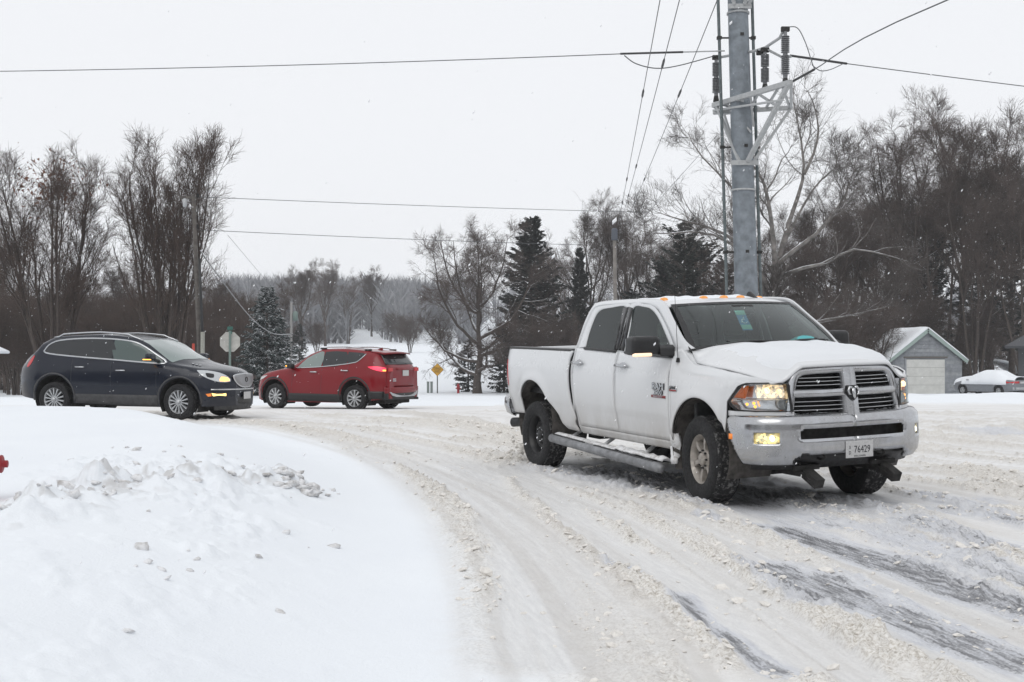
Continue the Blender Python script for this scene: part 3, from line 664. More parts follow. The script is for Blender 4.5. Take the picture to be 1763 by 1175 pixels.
for k, (px, d, s, me) in enumerate([(1612, 104, (1.15, 1.15, 1.22), pi2), (1742, 98, (1.2, 1.2, 1.15), pi2), (1455, 116, (1.1, 1.1, .95), pi4), (1545, 120, (1.1, 1.1, .95), pi2), (1250, 110, (1.1, 1.1, .84), pi4), (1090, 108, (1.1, 1.1, .62), pi2), (1690, 124, (1.2, 1.2, 1.05), pi4), (1385, 118, (1.2, 1.2, .82), pi2), (1140, 104, (1.1, 1.1, .80), pi2), (1205, 100, (1.1, 1.1, .92), pi4), (1575, 112, (1.2, 1.2, .85), pi4)]):
    plant_tree('pine_tree', me, (BK, NEb), spot(px, d), 1.1 * k, s, 'dark pine among the bare trees of the wood right of the pole', group=GW + ', pines')
# bare trees of the wood
va = bare_tree(51, 17., .24, clear=.22, n1=9, ang1=(22, 52), lr1=.38, trop1=.10, n2=8, n3=5, n4=4, trop=.07, leaders=9, W=4.4, low=.46, flat=.10)
vb = bare_tree(52, 15., .14, 4, .14, .38, 11, (20, 48), .38, .12, 8, (22, 50), 5, 4, .48, trop=.07, wig=.10)
vd = bare_tree(54, 16., .22, clear=.22, n1=9, ang1=(25, 58), lr1=.40, trop1=.07, n2=8, n3=5, n4=4, trop=.05, leaders=9, W=5.2, low=.38, flat=.25, wig=.14)
vc = bare_tree(53, 10., .09, 7, .26, .10, 10, (25, 60), .42, .07, 7, (25, 60), 5, 4, .50, trop=.03, wig=.14)
for k, (px, d, s, me, lab) in enumerate([
  (1558, 100, 1.34, vd, 'tall bare tree with wide slanting limbs left of the highest crown'), (1655, 102, 1.40, va, 'highest bare crown in the wood, above the garage roof'), (1622, 98, 1.22, vb, None), (1705, 98, 1.15, va, None), (1768, 92, 1.05, vb, None), (1590, 108, 1.2, vb, None), (1735, 110, 1.2, vd, None), (1680, 94, 1.05, vb, None),
  (1505, 106, 1.0, vb, None), (1445, 100, .92, vd, None), (1400, 108, .96, va, None), (1360, 100, .85, vb, None), (1290, 104, .88, vd, None), (1225, 98, .86, vb, None), (1165, 106, .80, va, None), (1120, 112, .80, vd, None), (1020, 128, 1.05, vd, 'bare round crowned tree beside the distant wooden pole'), (1075, 128, 1.0, va, None), (960, 124, .85, vb, None), (1475, 112, 1.05, va, None), (1530, 112, 1.1, vd, None), (1810, 96, 1.1, va, None),
  (1530, 96, .72, vc, None), (1420, 88, .75, vc, None), (1480, 92, .8, vc, None), (1590, 97, .85, vc, None), (1690, 96, .8, vc, None), (1350, 96, .8, vc, None), (1190, 92, .7, vc, None), (1270, 90, .66, vc, None), (1100, 96, .66, vc, None), (1040, 100, .62, vc, None), (965, 100, .70, vc, None), (1150, 86, .60, vc, None), (1445, 82, .62, vc, None), (1380, 84, .62, vc, None), (1230, 84, .55, vc, None), (1500, 86, .66, vc, None), (1010, 92, .5, vc, None), (925, 96, .62, vc, None)]):
    if lab is None: lab = 'bushy many-stemmed tree low in the wood right of centre' if me is vc else 'bare tree among many in the wood right of centre'
    plant_tree('bare_tree', me, (BK, TW), spot(px, d), 1.7 * k + .3, (s * .98, s * .98, s), lab, group=GW + (', bushes' if me is vc else ', bare trees'))
# brown thicket on the left
for k, (px, d, s, me) in enumerate([(-40, 96, .9, vb), (20, 92, .86, vc), (60, 100, .9, vc), (110, 90, .80, vc), (150, 104, .95, vc), (190, 96, .85, vc), (235, 92, .82, vc), (275, 104, .9, vc), (320, 98, .85, vc), (360, 100, .85, vc), (400, 110, .86, vc), (430, 122, .85, vc), (395, 92, .62, vc), (348, 88, .62, vc), (30, 84, .75, vc), (0, 110, .8, va), (130, 118, .68, vd), (215, 120, .66, va), (385, 128, .62, vd), (480, 150, .62, vb), (-20, 76, .7, vc), (75, 78, .6, vc), (170, 80, .6, vc), (255, 80, .6, vc), (310, 80, .55, vc)]):
    plant_tree('bare_tree', me, (BKb, TWb), spot(px, d), 2.1 * k, s, 'brown bushy bare tree in the thicket behind the dark car', group='brown thicket behind the dark car')
# trees along the field edge, mid distance
for k, (px, d, s, me) in enumerate([(520, 185, .75, va), (560, 210, .8, va), (600, 230, .8, vb), (545, 170, .5, vc), (640, 260, .8, va), (706, 190, .6, vc), (500, 160, .45, vc), (672, 240, .62, vc), (690, 235, .6, vc)]):
    plant_tree('bare_tree', me, (BK, TW), spot(px, d), 1.3 * k, s, 'hazy bare tree at the foot of the distant hill', group='hazy trees along the field')
for k, (px, d, s) in enumerate([(515, 150, .8), (478, 170, 1.0), (590, 260, 1.3)]):
    plant_tree('spruce_tree', pi3, (BK, NEb), spot(px, d), k, s, ('hazy conifer low beside the thin far pole', 'hazy conifer just left of the thin far pole', 'hazy conifer on the hillside above the red car')[k], group='hazy conifers along the field')
# the wooded hill and the closed wood behind the first trees: nobody could count these
def wood(name, n, place, hgt, mat, label, seed, spikes=46, wdt=.05):
    r = np.random.default_rng(seed); x, d = place(r, n); z = ground_fn(x, d)['z']; h = hgt(r, n)
    con = r.uniform(0, 1, n) < .22
    S = spikes; o = np.repeat(np.arange(n), S); Qn = len(o); az = r.uniform(0, 6.28, Qn); hh = r.uniform(.12, 1, Qn) ** .8; cw = h[o] * np.where(con[o], .20 * (1.02 - hh), .33 * np.sin(np.clip(hh * 1.02, 0, 1) * 2.7) ** .7)
    b = np.stack([x[o] + cw * .25 * np.cos(az), d[o] + cw * .25 * np.sin(az), z[o] + h[o] * (hh - .16)], 1)
    tip = np.stack([x[o] + cw * np.cos(az), d[o] + cw * np.sin(az), z[o] + h[o] * (hh + np.where(con[o], -.06, .05))], 1) + r.normal(0, .012, (Qn, 3)) * h[o][:, None]
    b[::6] = np.stack([x[o], d[o], z[o] - .3], 1)[::6]; tip[::6] = np.stack([x[o], d[o], z[o] + h[o]], 1)[::6] + r.normal(0, .03, (len(tip[::6]), 3)) * h[o][::6, None]
    s = norm(r.normal(size=(Qn, 3)) * [1, 1, .5]) * (wdt * h[o] * np.where(con[o], 1.5, 1.0) * r.uniform(.3, 1.0, Qn))[:, None]
    Vv = np.stack([b - s, b + s, tip], 1).reshape(-1, 3)
    return tag(add(name, mesh_from(name, Vv, np.arange(Qn * 3).reshape(-1, 3), False), mat), label, 'wood' if False else None, kind='stuff')
WD = plain('hazed_far_wood', (.26, .265, .28), .9, nz=.4, scale=.05)  # paler and bluer than near twigs: part of the haze is put into the colour
def pl_hill(r, n):
    d = r.uniform(225, 560, n); px = np.where(r.uniform(0, 1, n) < .8, r.uniform(380, 820, n), r.uniform(-200, 1900, n))
    clear = (px > 600) & (px < 790) & (d < 262 + 30 * np.sin(px / 23.))
    d = np.where(clear, d + 170, d); return (px - CX) / FPX * d, d
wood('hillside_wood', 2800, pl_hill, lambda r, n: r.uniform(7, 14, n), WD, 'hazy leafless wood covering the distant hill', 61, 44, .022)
WDb = plain('near_wood', (.090, .070, .061), .9, nz=.4, scale=.2)
def pl_right(r, n):
    d = r.uniform(112, 175, n); px = r.uniform(900, 2000, n); return (px - CX) / FPX * d, d
wood('dense_wood', 330, pl_right, lambda r, n: r.uniform(3.5, 8, n), WDb, 'tangled wood closing the view behind the right hand trees', 62, 120, .009)
def pl_left(r, n):
    d = r.uniform(104, 170, n); px = r.uniform(-350, 450, n); return (px - CX) / FPX * d, d
wood('thicket_wood', 800, pl_left, lambda r, n: r.uniform(4.5, 9.0, n), plain('thicket', (.095, .068, .055), .9, nz=.4, scale=.2), 'brown thicket closing the view behind the left hand trees', 63, 120, .009)
def pl_back(r, n):
    a = r.uniform(-1.9, 1.9, n); q = r.uniform(34, 60, n); return q * np.sin(a) * 1.3, -8 - q * np.abs(np.cos(a)) * .8
wood('unseen_wood_behind', 420, pl_back, lambda r, n: r.uniform(7, 13, n), WDb, 'unseen wood added behind the camera for dark reflections', 64, 120, .012)  # unseen, added behind the camera to darken reflections in paint and chrome
# ------------------------------------------------------------------ vehicle kit
def sheet(zb, zt, xs, nv, ymap, xl=None, xr=None, s=-1, vpow=1.0):
    """side panel: stations xs (bottom edge zb(x), top edge zt(x)); xl/xr bend the end edges with height"""
    xs = np.asarray(xs, float); u = (xs - xs[0]) / (xs[-1] - xs[0]); v = np.linspace(0, 1, nv) ** vpow
    P = np.zeros((len(xs), nv, 3))
    for i, x in enumerate(xs):
        b, t = float(zb(x)), float(zt(x)); z = b + (t - b) * v; X = np.full(nv, x)
        if xl is not None: X = X + (1 - u[i]) * (np.array([xl(q) for q in z]) - xs[0])
        if xr is not None: X = X + u[i] * (np.array([xr(q) for q in z]) - xs[-1])
        P[i] = np.stack([X, s * np.array([ymap(a, b_) for a, b_ in zip(X, z)]), z], 1)
    return P
def ringstrip(outer, inner, ymap, s=-1, n=3, dy0=0.0, dy1=0.0):
    O, I = np.asarray(outer, float), np.asarray(inner, float); P = np.zeros((len(O), n, 3))
    for j in range(n):
        t = j / (n - 1); Q = O * (1 - t) + I * t
        P[:, j] = np.stack([Q[:, 0], s * (np.array([ymap(x, z) for x, z in Q]) + dy0 * (1 - t) + dy1 * t), Q[:, 1]], 1)
    return P
def fillstrip(contour, ymap, s=-1, off=0.0, n=5):
    C = np.asarray(contour, float); c = C.mean(0)
    return ringstrip(np.vstack([C, C[:1]]), np.repeat(c[None], len(C) + 1, 0), lambda x, z: ymap(x, z) + off, s, n)
def dens(pts, per=5): return smoothpts(pts, per)
def wheel(name, parent, Mx, r, wd, rim_r, rim_mat, style, tyre_mat, nsp=6, lugs=8, tread=.0, hubr=.06, depth=.05, rimdark=None):
    """wheel with axis along local z of Mx (pointing outwards); rim is the part, tyre and hub cap its sub-parts"""
    rm = MB(); h = wd / 2
    # barrel, lip
    rm.lathe([(rim_r * .90, -h * .7), (rim_r * .88, h * .35), (rim_r * .97, h * .72), (rim_r * 1.015, h * .80), (rim_r * 1.03, h * .70), (rim_r * 1.0, -h * .7)], 40, Mx)
    fz = h * .70 - depth
    if style == 'spoke':
        for k in range(nsp):
            a0 = 2 * math.pi * k / nsp + .3
            for j, (w0, w1) in enumerate(((.30, .20),)):
                c, s_ = math.cos(a0), math.sin(a0); kn = .68 if nsp <= 6 else 1.0; wa = rim_r * 2 * math.pi / nsp * .15 * kn; wb = rim_r * 2 * math.pi / nsp * .21 * kn
                def P(rr, tt, zz): return Mx @ Vector((rr * c - tt * s_, rr * s_ + tt * c, zz))
                r0_, r1_ = hubr * 1.05, rim_r * .955
                V = []
                for rr, wv, z0, z1 in ((r0_, wa * .8, fz - .03, fz + .020), ((r0_ + r1_) / 2, wa, fz - .025, fz + .030), (r1_, wb, fz - .02, fz + .028)):
                    V += [P(rr, -wv, z0), P(rr, -wv * .75, z1), P(rr, wv * .75, z1), P(rr, wv, z0)]
                F = [(a + i, a + i + 1, a + i + 5, a + i + 4) for a in (0, 4) for i in range(3)] + [(0, 3, 2, 1), (8, 9, 10, 11), (0, 4, 7, 3), (4, 8, 11, 7)]
                rm.put(V, F)
        rm.lathe([(.001, fz + .022), (hubr * 1.28, fz + .022), (hubr * 1.40, fz + .010), (hubr * 1.42, fz - .03), (.001, fz - .03)], 28, Mx)
    else:                                                  # pressed steel disc with hand holes
        n = 48; prof = [(.001, fz + .03), (hubr * 1.1, fz + .03), (hubr * 1.6, fz + .012), (rim_r * .55, fz + .0), (rim_r * .66, fz + .022), (rim_r * .80, fz + .010), (rim_r * .93, fz - .01)]
        rm.lathe(prof, n, Mx)
    o = rm.build(name, rim_mat, parent, True)
    m_ = o.modifiers.new('e', 'EDGE_SPLIT'); m_.split_angle = R(40)
    dk = MB(); dk.lathe([(.001, fz - .062), (rim_r * .89, fz - .055)], 32, Mx); dk.build('wheel_backing', MAT['gloss_black'] if style != 'spoke' else M_('backing_dark', lambda: plain('backing_dark', (.012, .011, .010), .9)), o)  # black backing disc paints in the dark of the gaps between spokes
    if style != 'spoke':
        hm = MB()
        for k in range(8):
            a = 2 * math.pi * (k + .5) / 8; M2 = Mx @ Matrix.Translation((rim_r * .70 * math.cos(a), rim_r * .70 * math.sin(a), fz + .012)) @ Matrix.Rotation(a, 4, 'Z') @ Matrix.Diagonal((1.0, 1.45, 1, 1))
            hm.lathe([(.001, .006), (rim_r * .085, .006), (rim_r * .10, -.01)], 14, M2)
        hm.build('hand_holes', plain('hole_black', (.004, .004, .004), .9), o, True)
    cap = MB(); cap.lathe([(.001, fz + .062), (hubr * .62, fz + .058), (hubr * .80, fz + .045), (hubr * .85, fz + .01)], 24, Mx); cap.build('hub_cap', rim_mat if style == 'spoke' else MAT['black'], o, True)
    if lugs:
        lm = MB()
        for k in range(lugs):
            a = 2 * math.pi * k / lugs; M2 = Mx @ Matrix.Translation((hubr * 1.10 * math.cos(a), hubr * 1.10 * math.sin(a), fz + .02))
            lm.lathe([(.001, .025), (.008, .025), (.011, .018), (.011, -.01)], 6, M2)
        lm.build('lug_nuts', MAT['satin_chrome'] if style != 'spoke' else MAT['black'], o)
    ty = MB(); n = 90
    prof = [(rim_r * 1.0, -h * .78), (rim_r * 1.06, -h * .92), ((rim_r + r) * .52, -h * 1.0), (r * .945, -h * .93), (r * .985, -h * .80), (r, -h * .55), (r, -h * .50), (r, -h * .12), (r, -h * .06), (r, h * .06), (r, h * .12), (r, h * .50), (r, h * .55), (r * .985, h * .80), (r * .945, h * .93), ((rim_r + r) * .52, h * 1.0), (rim_r * 1.06, h * .92), (rim_r * 1.0, h * .78)]
    grooves = {6, 8, 9, 11}
    def wob(k, j):
        if not tread: return 0
        if j in (5, 12): return -tread if (k + (j == 12)) % 3 == 0 else 0
        if j in (7, 10): return -tread if (k + 1) % 3 == 0 else 0
        if j in (6, 11): return -tread
        if j in (8, 9): return -tread * (1.0 if k % 3 == 2 else .1)
        if j in (4, 13): return -tread if k % 3 == 0 else 0
        return 0
    pt_ = prof[4:14]; ty.lathe(pt_, n, Mx, False, lambda k, j: wob(k, j + 4)); ob = ty.build('tread', tyre_mat, o, True)
    for a_, b_ in ((0, 5), (13, 18)):
        tw_ = MB(); tw_.lathe(prof[a_:b_], 60, Mx); tw_.build('tyre_wall', MAT['rubber'], o, True)
    m_ = ob.modifiers.new('e', 'EDGE_SPLIT'); m_.split_angle = R(50)
    return o
def tyre_mat(name, snowed=.5):
    t = NT(name); ob = t.obj(); n = t.noise(22, 5, .7, ob); p = t.pbsdf(Roughness=.9)
    k = t.ramp(n, [(.5, (0, 0, 0)), (.62, (1, 1, 1))]); t.L(t.mix(t.math('MULTIPLY', k, snowed), (.018, .018, .019, 1), (.55, .54, .53, 1)), p.inputs['Base Color']); return t.m
MAT['tyre'] = tyre_mat('slushy_tyre', .30); MAT['tyre_clean'] = tyre_mat('dusty_tyre', .12)
MAT['alloy'] = plain('dirty_alloy', (.40, .37, .335), .5, .45, nz=.3, scale=16)
MAT['alloy_clean'] = plain('alloy', (.50, .51, .52), .35, .7, nz=.2, scale=16)
MAT['steel_black'] = plain('black_steel', (.012, .012, .013), .45, nz=.3)
def spin(y, x, z, s, steer=0.0, root=None):
    """wheel frame: axis outwards on side s"""
    return Matrix.Translation((x, y, z)) @ Matrix.Rotation(steer, 4, 'Z') @ Matrix.Rotation(-s * R(90), 4, 'X')

# ------------------------------------------------------------------ the white pickup
TPITCH, TROLL = R(1.2), R(1.8)
truck = empty('pickup_truck', (2.70, 11.88, -.012), (TROLL, TPITCH, R(23.2 - 90)))
tag(truck, 'white four-door pickup truck with chrome grille and lit headlights, turning on the snowy street', 'pickup truck')
WHITE = paint('white_paint', (.66, .672, .685), (.33, .305, .275), .28, 1.30, 1.55, .20); MAT['white'] = WHITE
_Z = np.array([.3, .48, .56, .8, 1.05, 1.2, 1.28, 1.43, 1.95, 2.02]); _Y = np.array([.915, .95, .982, 1.0, 1.005, .997, .985, .955, .80, .76])
ARF, ARR = (0.0, .545), (-3.80, .56); RF, RR = .49, .485
def plan_y(x): return float(np.interp(x, [.40, .47, .60, .74, .86, .93], [1.0, .992, .955, .875, .745, .60]))
def ty(x, z):
    y = float(np.interp(z, _Z, _Y))
    if x > -.5:                                  # front wing leans in above the wheel
        k = float(sstep(-.52, -.15, x)); yf = float(np.interp(z, [.3, .56, .8, 1.05, 1.15, 1.25, 1.34, 1.45], [.95, .985, 1.0, 1.005, .995, .965, .885, .86])); y = y * (1 - k) + yf * k
    for (cx, cz), rr in ((ARF, RF), (ARR, RR)):
        q = math.hypot(x - cx, z - cz); y += .022 * math.exp(-((q - rr - .02) / .07) ** 2) * (1 if z > .6 else .5)
    if x > .40: y = min(y, plan_y(x) + .0) if z < 1.2 else y * plan_y(x) / 1.0
    if x < -4.55: y -= .05 * ((-4.55 - x) / .17) ** 2
    y += .004 * math.tanh((z - .80) / .006) * (1 if x < -.5 else 0)      # body crease
    return y
def archz(x, c, rr, base):
    q = abs(x - c[0]);  return c[1] + math.sqrt(max(rr * rr - q * q, 0)) if q < rr else base
def arch_xs(c, rr, n=26): return [c[0] + rr * math.cos(a) for a in np.linspace(math.pi, 0, n)]
paintmat = WHITE
for s in (-1, 1):
    sd = (0, s, 0)
    # cargo bed side
    xr_ = lambda z: float(np.interp(z, [.60, .65, .77, .93, 1.28, 1.39, 1.43], [-4.42, -4.47, -4.53, -4.61, -4.71, -4.69, -4.60]))
    xg_ = lambda z: float(np.interp(z, [.49, .59, .65, .80, .98, 1.14, 1.33, 1.41], [-2.62, -2.70, -2.66, -2.745, -2.795, -2.815, -2.81, -2.76]))
    def zb_bed(x):
        if x < ARR[0] - RR: return .61
        if x < ARR[0] + RR * .80: return archz(x, ARR, RR, .61)
        x0 = ARR[0] + RR * .80; z0 = archz(x0, ARR, RR, .5)
        return float(np.interp(x, [x0, -3.14, -3.08, -2.6], [z0, .56, .505, .49]))
    xs = sorted(set([-4.60, -4.5, -4.40, -4.33] + [q for q in arch_xs(ARR, RR, 34) if q <= ARR[0] + RR * .80] + list(np.linspace(ARR[0] + RR * .82, -3.1, 8)) + list(np.linspace(-3.06, -2.78, 6))))
    b = MB().grid(sheet(zb_bed, lambda x: 1.425, xs, 26, ty, xr_, xg_, s)); b.build('bed_side', WHITE, truck, True, 0, .02, sd)
    # doors
    belt = lambda x: float(np.interp(x, [-2.72, -.45], [1.462, 1.402]))
    fx = lambda z: float(np.interp(z, [.57, .98, 1.25, 1.42], [-.525, -.53, -.545, -.47]))
    bx_ = lambda z: float(np.interp(z, [.57, .65, .72, .86, 1.25, 1.45], [-1.615, -1.635, -1.648, -1.668, -1.682, -1.66]))
    rx = lambda z: float(np.interp(z, [.57, .65, .80, .98, 1.17, 1.46], [-2.54, -2.585, -2.655, -2.70, -2.715, -2.69]))
    G = .005
    FO = dens([(-1.65, 1.428), (-1.645, 1.70), (-1.635, 1.945), (-1.33, 1.942), (-1.17, 1.922), (-1.06, 1.887), (-.93, 1.812), (-.76, 1.697), (-.59, 1.56), (-.495, 1.48), (-.475, 1.405)])
    FI = dens([(-1.51, 1.440), (-1.53, 1.70), (-1.552, 1.908), (-1.30, 1.906), (-1.18, 1.886), (-1.07, 1.842), (-.94, 1.765), (-.79, 1.655), (-.63, 1.53), (-.545, 1.455), (-.535, 1.412)])
    RO = dens([(-1.665, 1.428), (-1.66, 1.70), (-1.65, 1.945), (-2.08, 1.943), (-2.38, 1.93), (-2.48, 1.90), (-2.535, 1.84), (-2.605, 1.69), (-2.655, 1.55), (-2.685, 1.455)])
    RI = dens([(-1.70, 1.446), (-1.715, 1.70), (-1.73, 1.912), (-2.12, 1.908), (-2.29, 1.892), (-2.37, 1.855), (-2.41, 1.80), (-2.45, 1.67), (-2.462, 1.56), (-2.46, 1.472)])
    for nm, l_, r_, O_, I_ in (('front_door', bx_, fx, FO, FI), ('rear_door', rx, bx_, RO, RI)):
        x0, x1 = l_(1.0) + G, r_(1.0) - G
        d_ = MB().grid(sheet(lambda x: .578, lambda x: belt(x), np.linspace(x0, x1, 22), 22, ty, lambda z: l_(z) + G, lambda z: r_(z) - G, s))
        d_.grid(ringstrip(O_, I_, ty, s, 4, 0, -.004)); door = d_.build(nm, WHITE, truck, True, 0, .018, sd)
        g = MB().grid(fillstrip(I_, ty, s, -.010, 6)); g.build('window', M_('front_glass', lambda: glass('side_glass', (.58, .72, .68), .0)) if nm == 'front_door' else M_('tint', lambda: glass('privacy_glass', (.04, .04, .045))), door, True, 0, 0, sd)
        # belt moulding and handle
        bm_ = MB(); xa, xb = (-1.50, -.50) if nm == 'front_door' else (-2.47, -1.69)
        bm_.grid(ringstrip([(x, belt(x) + .018) for x in np.linspace(xa, xb, 12)], [(x, belt(x) - .008) for x in np.linspace(xa, xb, 12)], ty, s, 3, .008, .010)); bm_.build('belt_moulding', MAT['black'], door, True, 0, .012, sd)
        hx = -2.54 if nm == 'rear_door' else -1.49; hb = MB()
        yh = ty(hx, 1.29)
        hb.tube([(hx - .125, s * (yh + .012), 1.292), (hx - .10, s * (yh + .045), 1.293), (hx + .0, s * (yh + .052), 1.293), (hx + .10, s * (yh + .045), 1.291), (hx + .125, s * (yh + .012), 1.29)], [.014, .018, .019, .018, .014], 8); hb.build('door_handle', MAT['chrome'], door, True)
        cup = MB().grid(fillstrip([(hx + .085 * math.cos(a), 1.29 + .038 * math.sin(a)) for a in np.linspace(0, 6.1, 16)], ty, s, .003, 3)); cup.build('handle_cup', MAT['chrome'], door, True, 0, 0, sd)
    # black pillar trim between the windows
    pt = MB().grid(ringstrip(np.array([(-1.525, 1.445), (-1.54, 1.70), (-1.558, 1.90)]), np.array([(-1.645, 1.45), (-1.643, 1.70), (-1.64, 1.915)]), ty, s, 3, .004, .004)); pt.build('pillar_trim', MAT['gloss_black'], truck, True, 0, .006, sd)
    pt = MB().grid(ringstrip(np.array([(-1.662, 1.45), (-1.66, 1.70), (-1.655, 1.915)]), np.array([(-1.75, 1.452), (-1.765, 1.70), (-1.775, 1.905)]), ty, s, 3, .004, .003)); pt.build('pillar_trim', MAT['gloss_black'], truck, True, 0, .006, sd)
    # cab side: roof rail, screen pillar, rear pillar
    CO = dens([(-2.60, .50), (-2.62, .60), (-2.675, .80), (-2.735, .98), (-2.765, 1.23), (-2.735, 1.37), (-2.705, 1.49), (-2.68, 1.65), (-2.64, 1.79), (-2.575, 1.90), (-2.50, 1.96), (-2.36, 1.985), (-2.0, 1.995), (-1.5, 1.998), (-1.10, 1.985), (-.93, 1.945), (-.72, 1.80), (-.53, 1.668), (-.38, 1.56), (-.26, 1.495)])
    CI = dens([(-2.50, .50), (-2.545, .60), (-2.66, .80), (-2.708, .98), (-2.722, 1.17), (-2.71, 1.35), (-2.70, 1.45), (-2.662, 1.55), (-2.613, 1.69), (-2.543, 1.845), (-2.487, 1.907), (-2.385, 1.938), (-2.08, 1.951), (-1.64, 1.953), (-1.33, 1.95), (-1.06, 1.894), (-.925, 1.819), (-.755, 1.704), (-.583, 1.566), (-.465, 1.44)])
    c_ = MB().grid(ringstrip(CO, CI, ty, s, 4, -.012, 0)); c_.build('cab_side', WHITE, truck, True, 0, .02, sd)
    # sill below the doors
    k_ = MB().grid(sheet(lambda x: .487, lambda x: .570, np.linspace(-2.55, -.535, 16), 5, ty, None, None, s)); k_.build('sill', WHITE, truck, True, 0, .05, sd)
    # front wing
    cut = lambda x: float(np.interp(x, [-.52, -.46, -.40, -.30, -.22, 0, .33, .57, .80, .86], [1.43, 1.49, 1.50, 1.40, 1.352, 1.338, 1.312, 1.287, 1.24, 1.215]))
    def zb_w(x):
        if x < ARF[0] - RF: return float(np.interp(x, [-.53, ARF[0] - RF], [.50, .50]))
        if x < ARF[0] + RF * .93: return archz(x, ARF, RF, .89)
        return float(np.interp(x, [.455, .468, .475, .60, .66, .86], [.80, .895, 1.02, 1.17, 1.20, 1.203]))
    xs = sorted(set([-.525, -.51, -.50] + [q for q in arch_xs(ARF, RF, 38) if q < ARF[0] + RF * .93] + [.458, .466, .472, .478] + list(np.linspace(.50, .86, 12))))
    fw = MB().grid(sheet(zb_w, lambda x: cut(x) - .006, xs, 22, ty, None, None, s)); wing = fw.build('front_wing', WHITE, truck, True, 0, .015, sd)
    # wheel arch liners
    for (cx, cz), rr, nm in ((ARF, RF, 'front_wheel_well'), (ARR, RR, 'rear_wheel_well')):
        l_ = MB(); a = np.linspace(-.5, math.pi + .5, 30); rr2 = rr + .012
        Pg = np.array([[(cx + rr2 * math.cos(t), s * y, cz + rr2 * math.sin(t)) for y in (.985, .90, .75, .50)] for t in a]); l_.grid(Pg)
        l_.grid(np.array([[(cx + q * math.cos(t), s * .50, cz + q * math.sin(t)) for q in (rr2, .01)] for t in a])); l_.build(nm, M_('wellmud', lambda: plain('slush_caked_liner', (.10, .092, .085), .95, nz=.7, scale=9)), truck, True)
    # step bar
    sb_ = MB(); sb_.tube([(-3.18, s * 1.055, .385), (-3.15, s * 1.06, .384), (-2.2, s * 1.06, .352), (-.62, s * 1.06, .300), (-.58, s * 1.05, .299)], [.03, .052, .052, .052, .03], 12); bar_ = sb_.build('step_bar', M_('dull_step', lambda: plain('dull_step', (.25, .255, .265), .5, .5, nz=.35, scale=8)), truck, True)
    pad = MB()
    for xa, xb in ((-3.10, -2.30), (-2.05, -.75)):
        za, zb_ = .385 - (xa + 3.15) * .0332, .385 - (xb + 3.15) * .0332; pad.bar((xa, s * 1.035, za + .050), (xb, s * 1.035, zb_ + .050), .085, .012)
    pad.build('step_pad', MAT['black'], bar_, False, .004)
    sn_ = MB(); rn = np.random.default_rng(3)
    xs_ = np.linspace(-3.1, -.62, 40); Pg = np.array([[(x, s * (.93 + .12 * j / 4), .385 - (x + 3.15) * .0332 + .055 + (.02 + .03 * rn.random()) * math.sin(math.pi * (j + .4) / 5) * (.4 + (1 if x > -1.6 else 0) * .9)) for j in range(5)] for x in xs_]); sn_.grid(Pg); sn_.build('caked_snow', MAT['dirty_snow'], bar_, True, 0, .02, (0, 0, 1))
    for x in (-2.95, -2.1, -1.2): MB().bar((x, s * .75, .48), (x + .06, s * 1.04, .36 - (x + 3.15) * .02), .05, .02).build('step_bracket', MAT['dirty_snow'], truck)
    # slush-packed flap behind the front wheel
    fl = MB(); Pg = np.array([[(-.50 - .16 * (1 - t) * (q / 5) - .03 * math.sin(3 * q), s * (1.0 - .012 * q + .015 * math.sin(9 * t + q)), .66 - .31 * t - .02 * math.sin(5 * q)) for q in range(6)] for t in np.linspace(0, 1, 8)]); fl.grid(Pg); fl.build('packed_slush', MAT['dirty_snow'], wing, True, 0, .09, sd)
    # door mirror (towing type)
    mz = 1.525; mx_, my_, mw_ = (-.58, 1.235, .33) if s < 0 else (-.66, 1.17, .25)
    mi = MB(); mi.box((mx_ - .04, s * my_, mz), (.20, mw_, .185), taper=(.92, .93)); mir = mi.build('door_mirror', MAT['black'], truck, True, .045, segs=4)
    ar = MB(); ar.prism([(-.48, 1.415), (-.66, 1.43), (-.66, 1.50), (-.56, 1.53), (-.50, 1.50)], lambda x, z: (x, s * (ty(x, z) - .03), z), lambda x, z: (x - .02, s * 1.10, z * .96 + .06)); ar.build('mirror_arm', MAT['black'], mir, False, .01)
    gl_ = MB(); gl_.box((mx_ - .146, s * my_, mz), (.006, mw_ - .06, .14)); gl_.build('mirror_glass', MAT['satin_chrome'], mir)
    ml = MB(); ml.box((mx_ + .035, s * (my_ + .05), mz - .088), (.06, mw_ * .6, .035)); ml.build('marker_lamp', plain('mirror_lamp', (.8, .75, .7), .3, emit=(1, .55, .25), es=.9), mir, True, .012)
    # tail lamp
    tl_ = MB().grid(ringstrip([(xr_(z) - .012, z) for z in np.linspace(.94, 1.275, 10)], [(xr_(z) + .05, z) for z in np.linspace(.94, 1.275, 10)], ty, s, 4, -.02, .004)); tl_.build('tail_lamp', MAT['red_lens'], truck, True, 0, .03, sd)
    # headlamp: housing, lens, bulbs
    HC = [(.86, 1.192), (.74, 1.197), (.62, 1.188), (.54, 1.11), (.475, 1.025), (.50, .985), (.545, .955), (.70, .952), (.85, .952)]
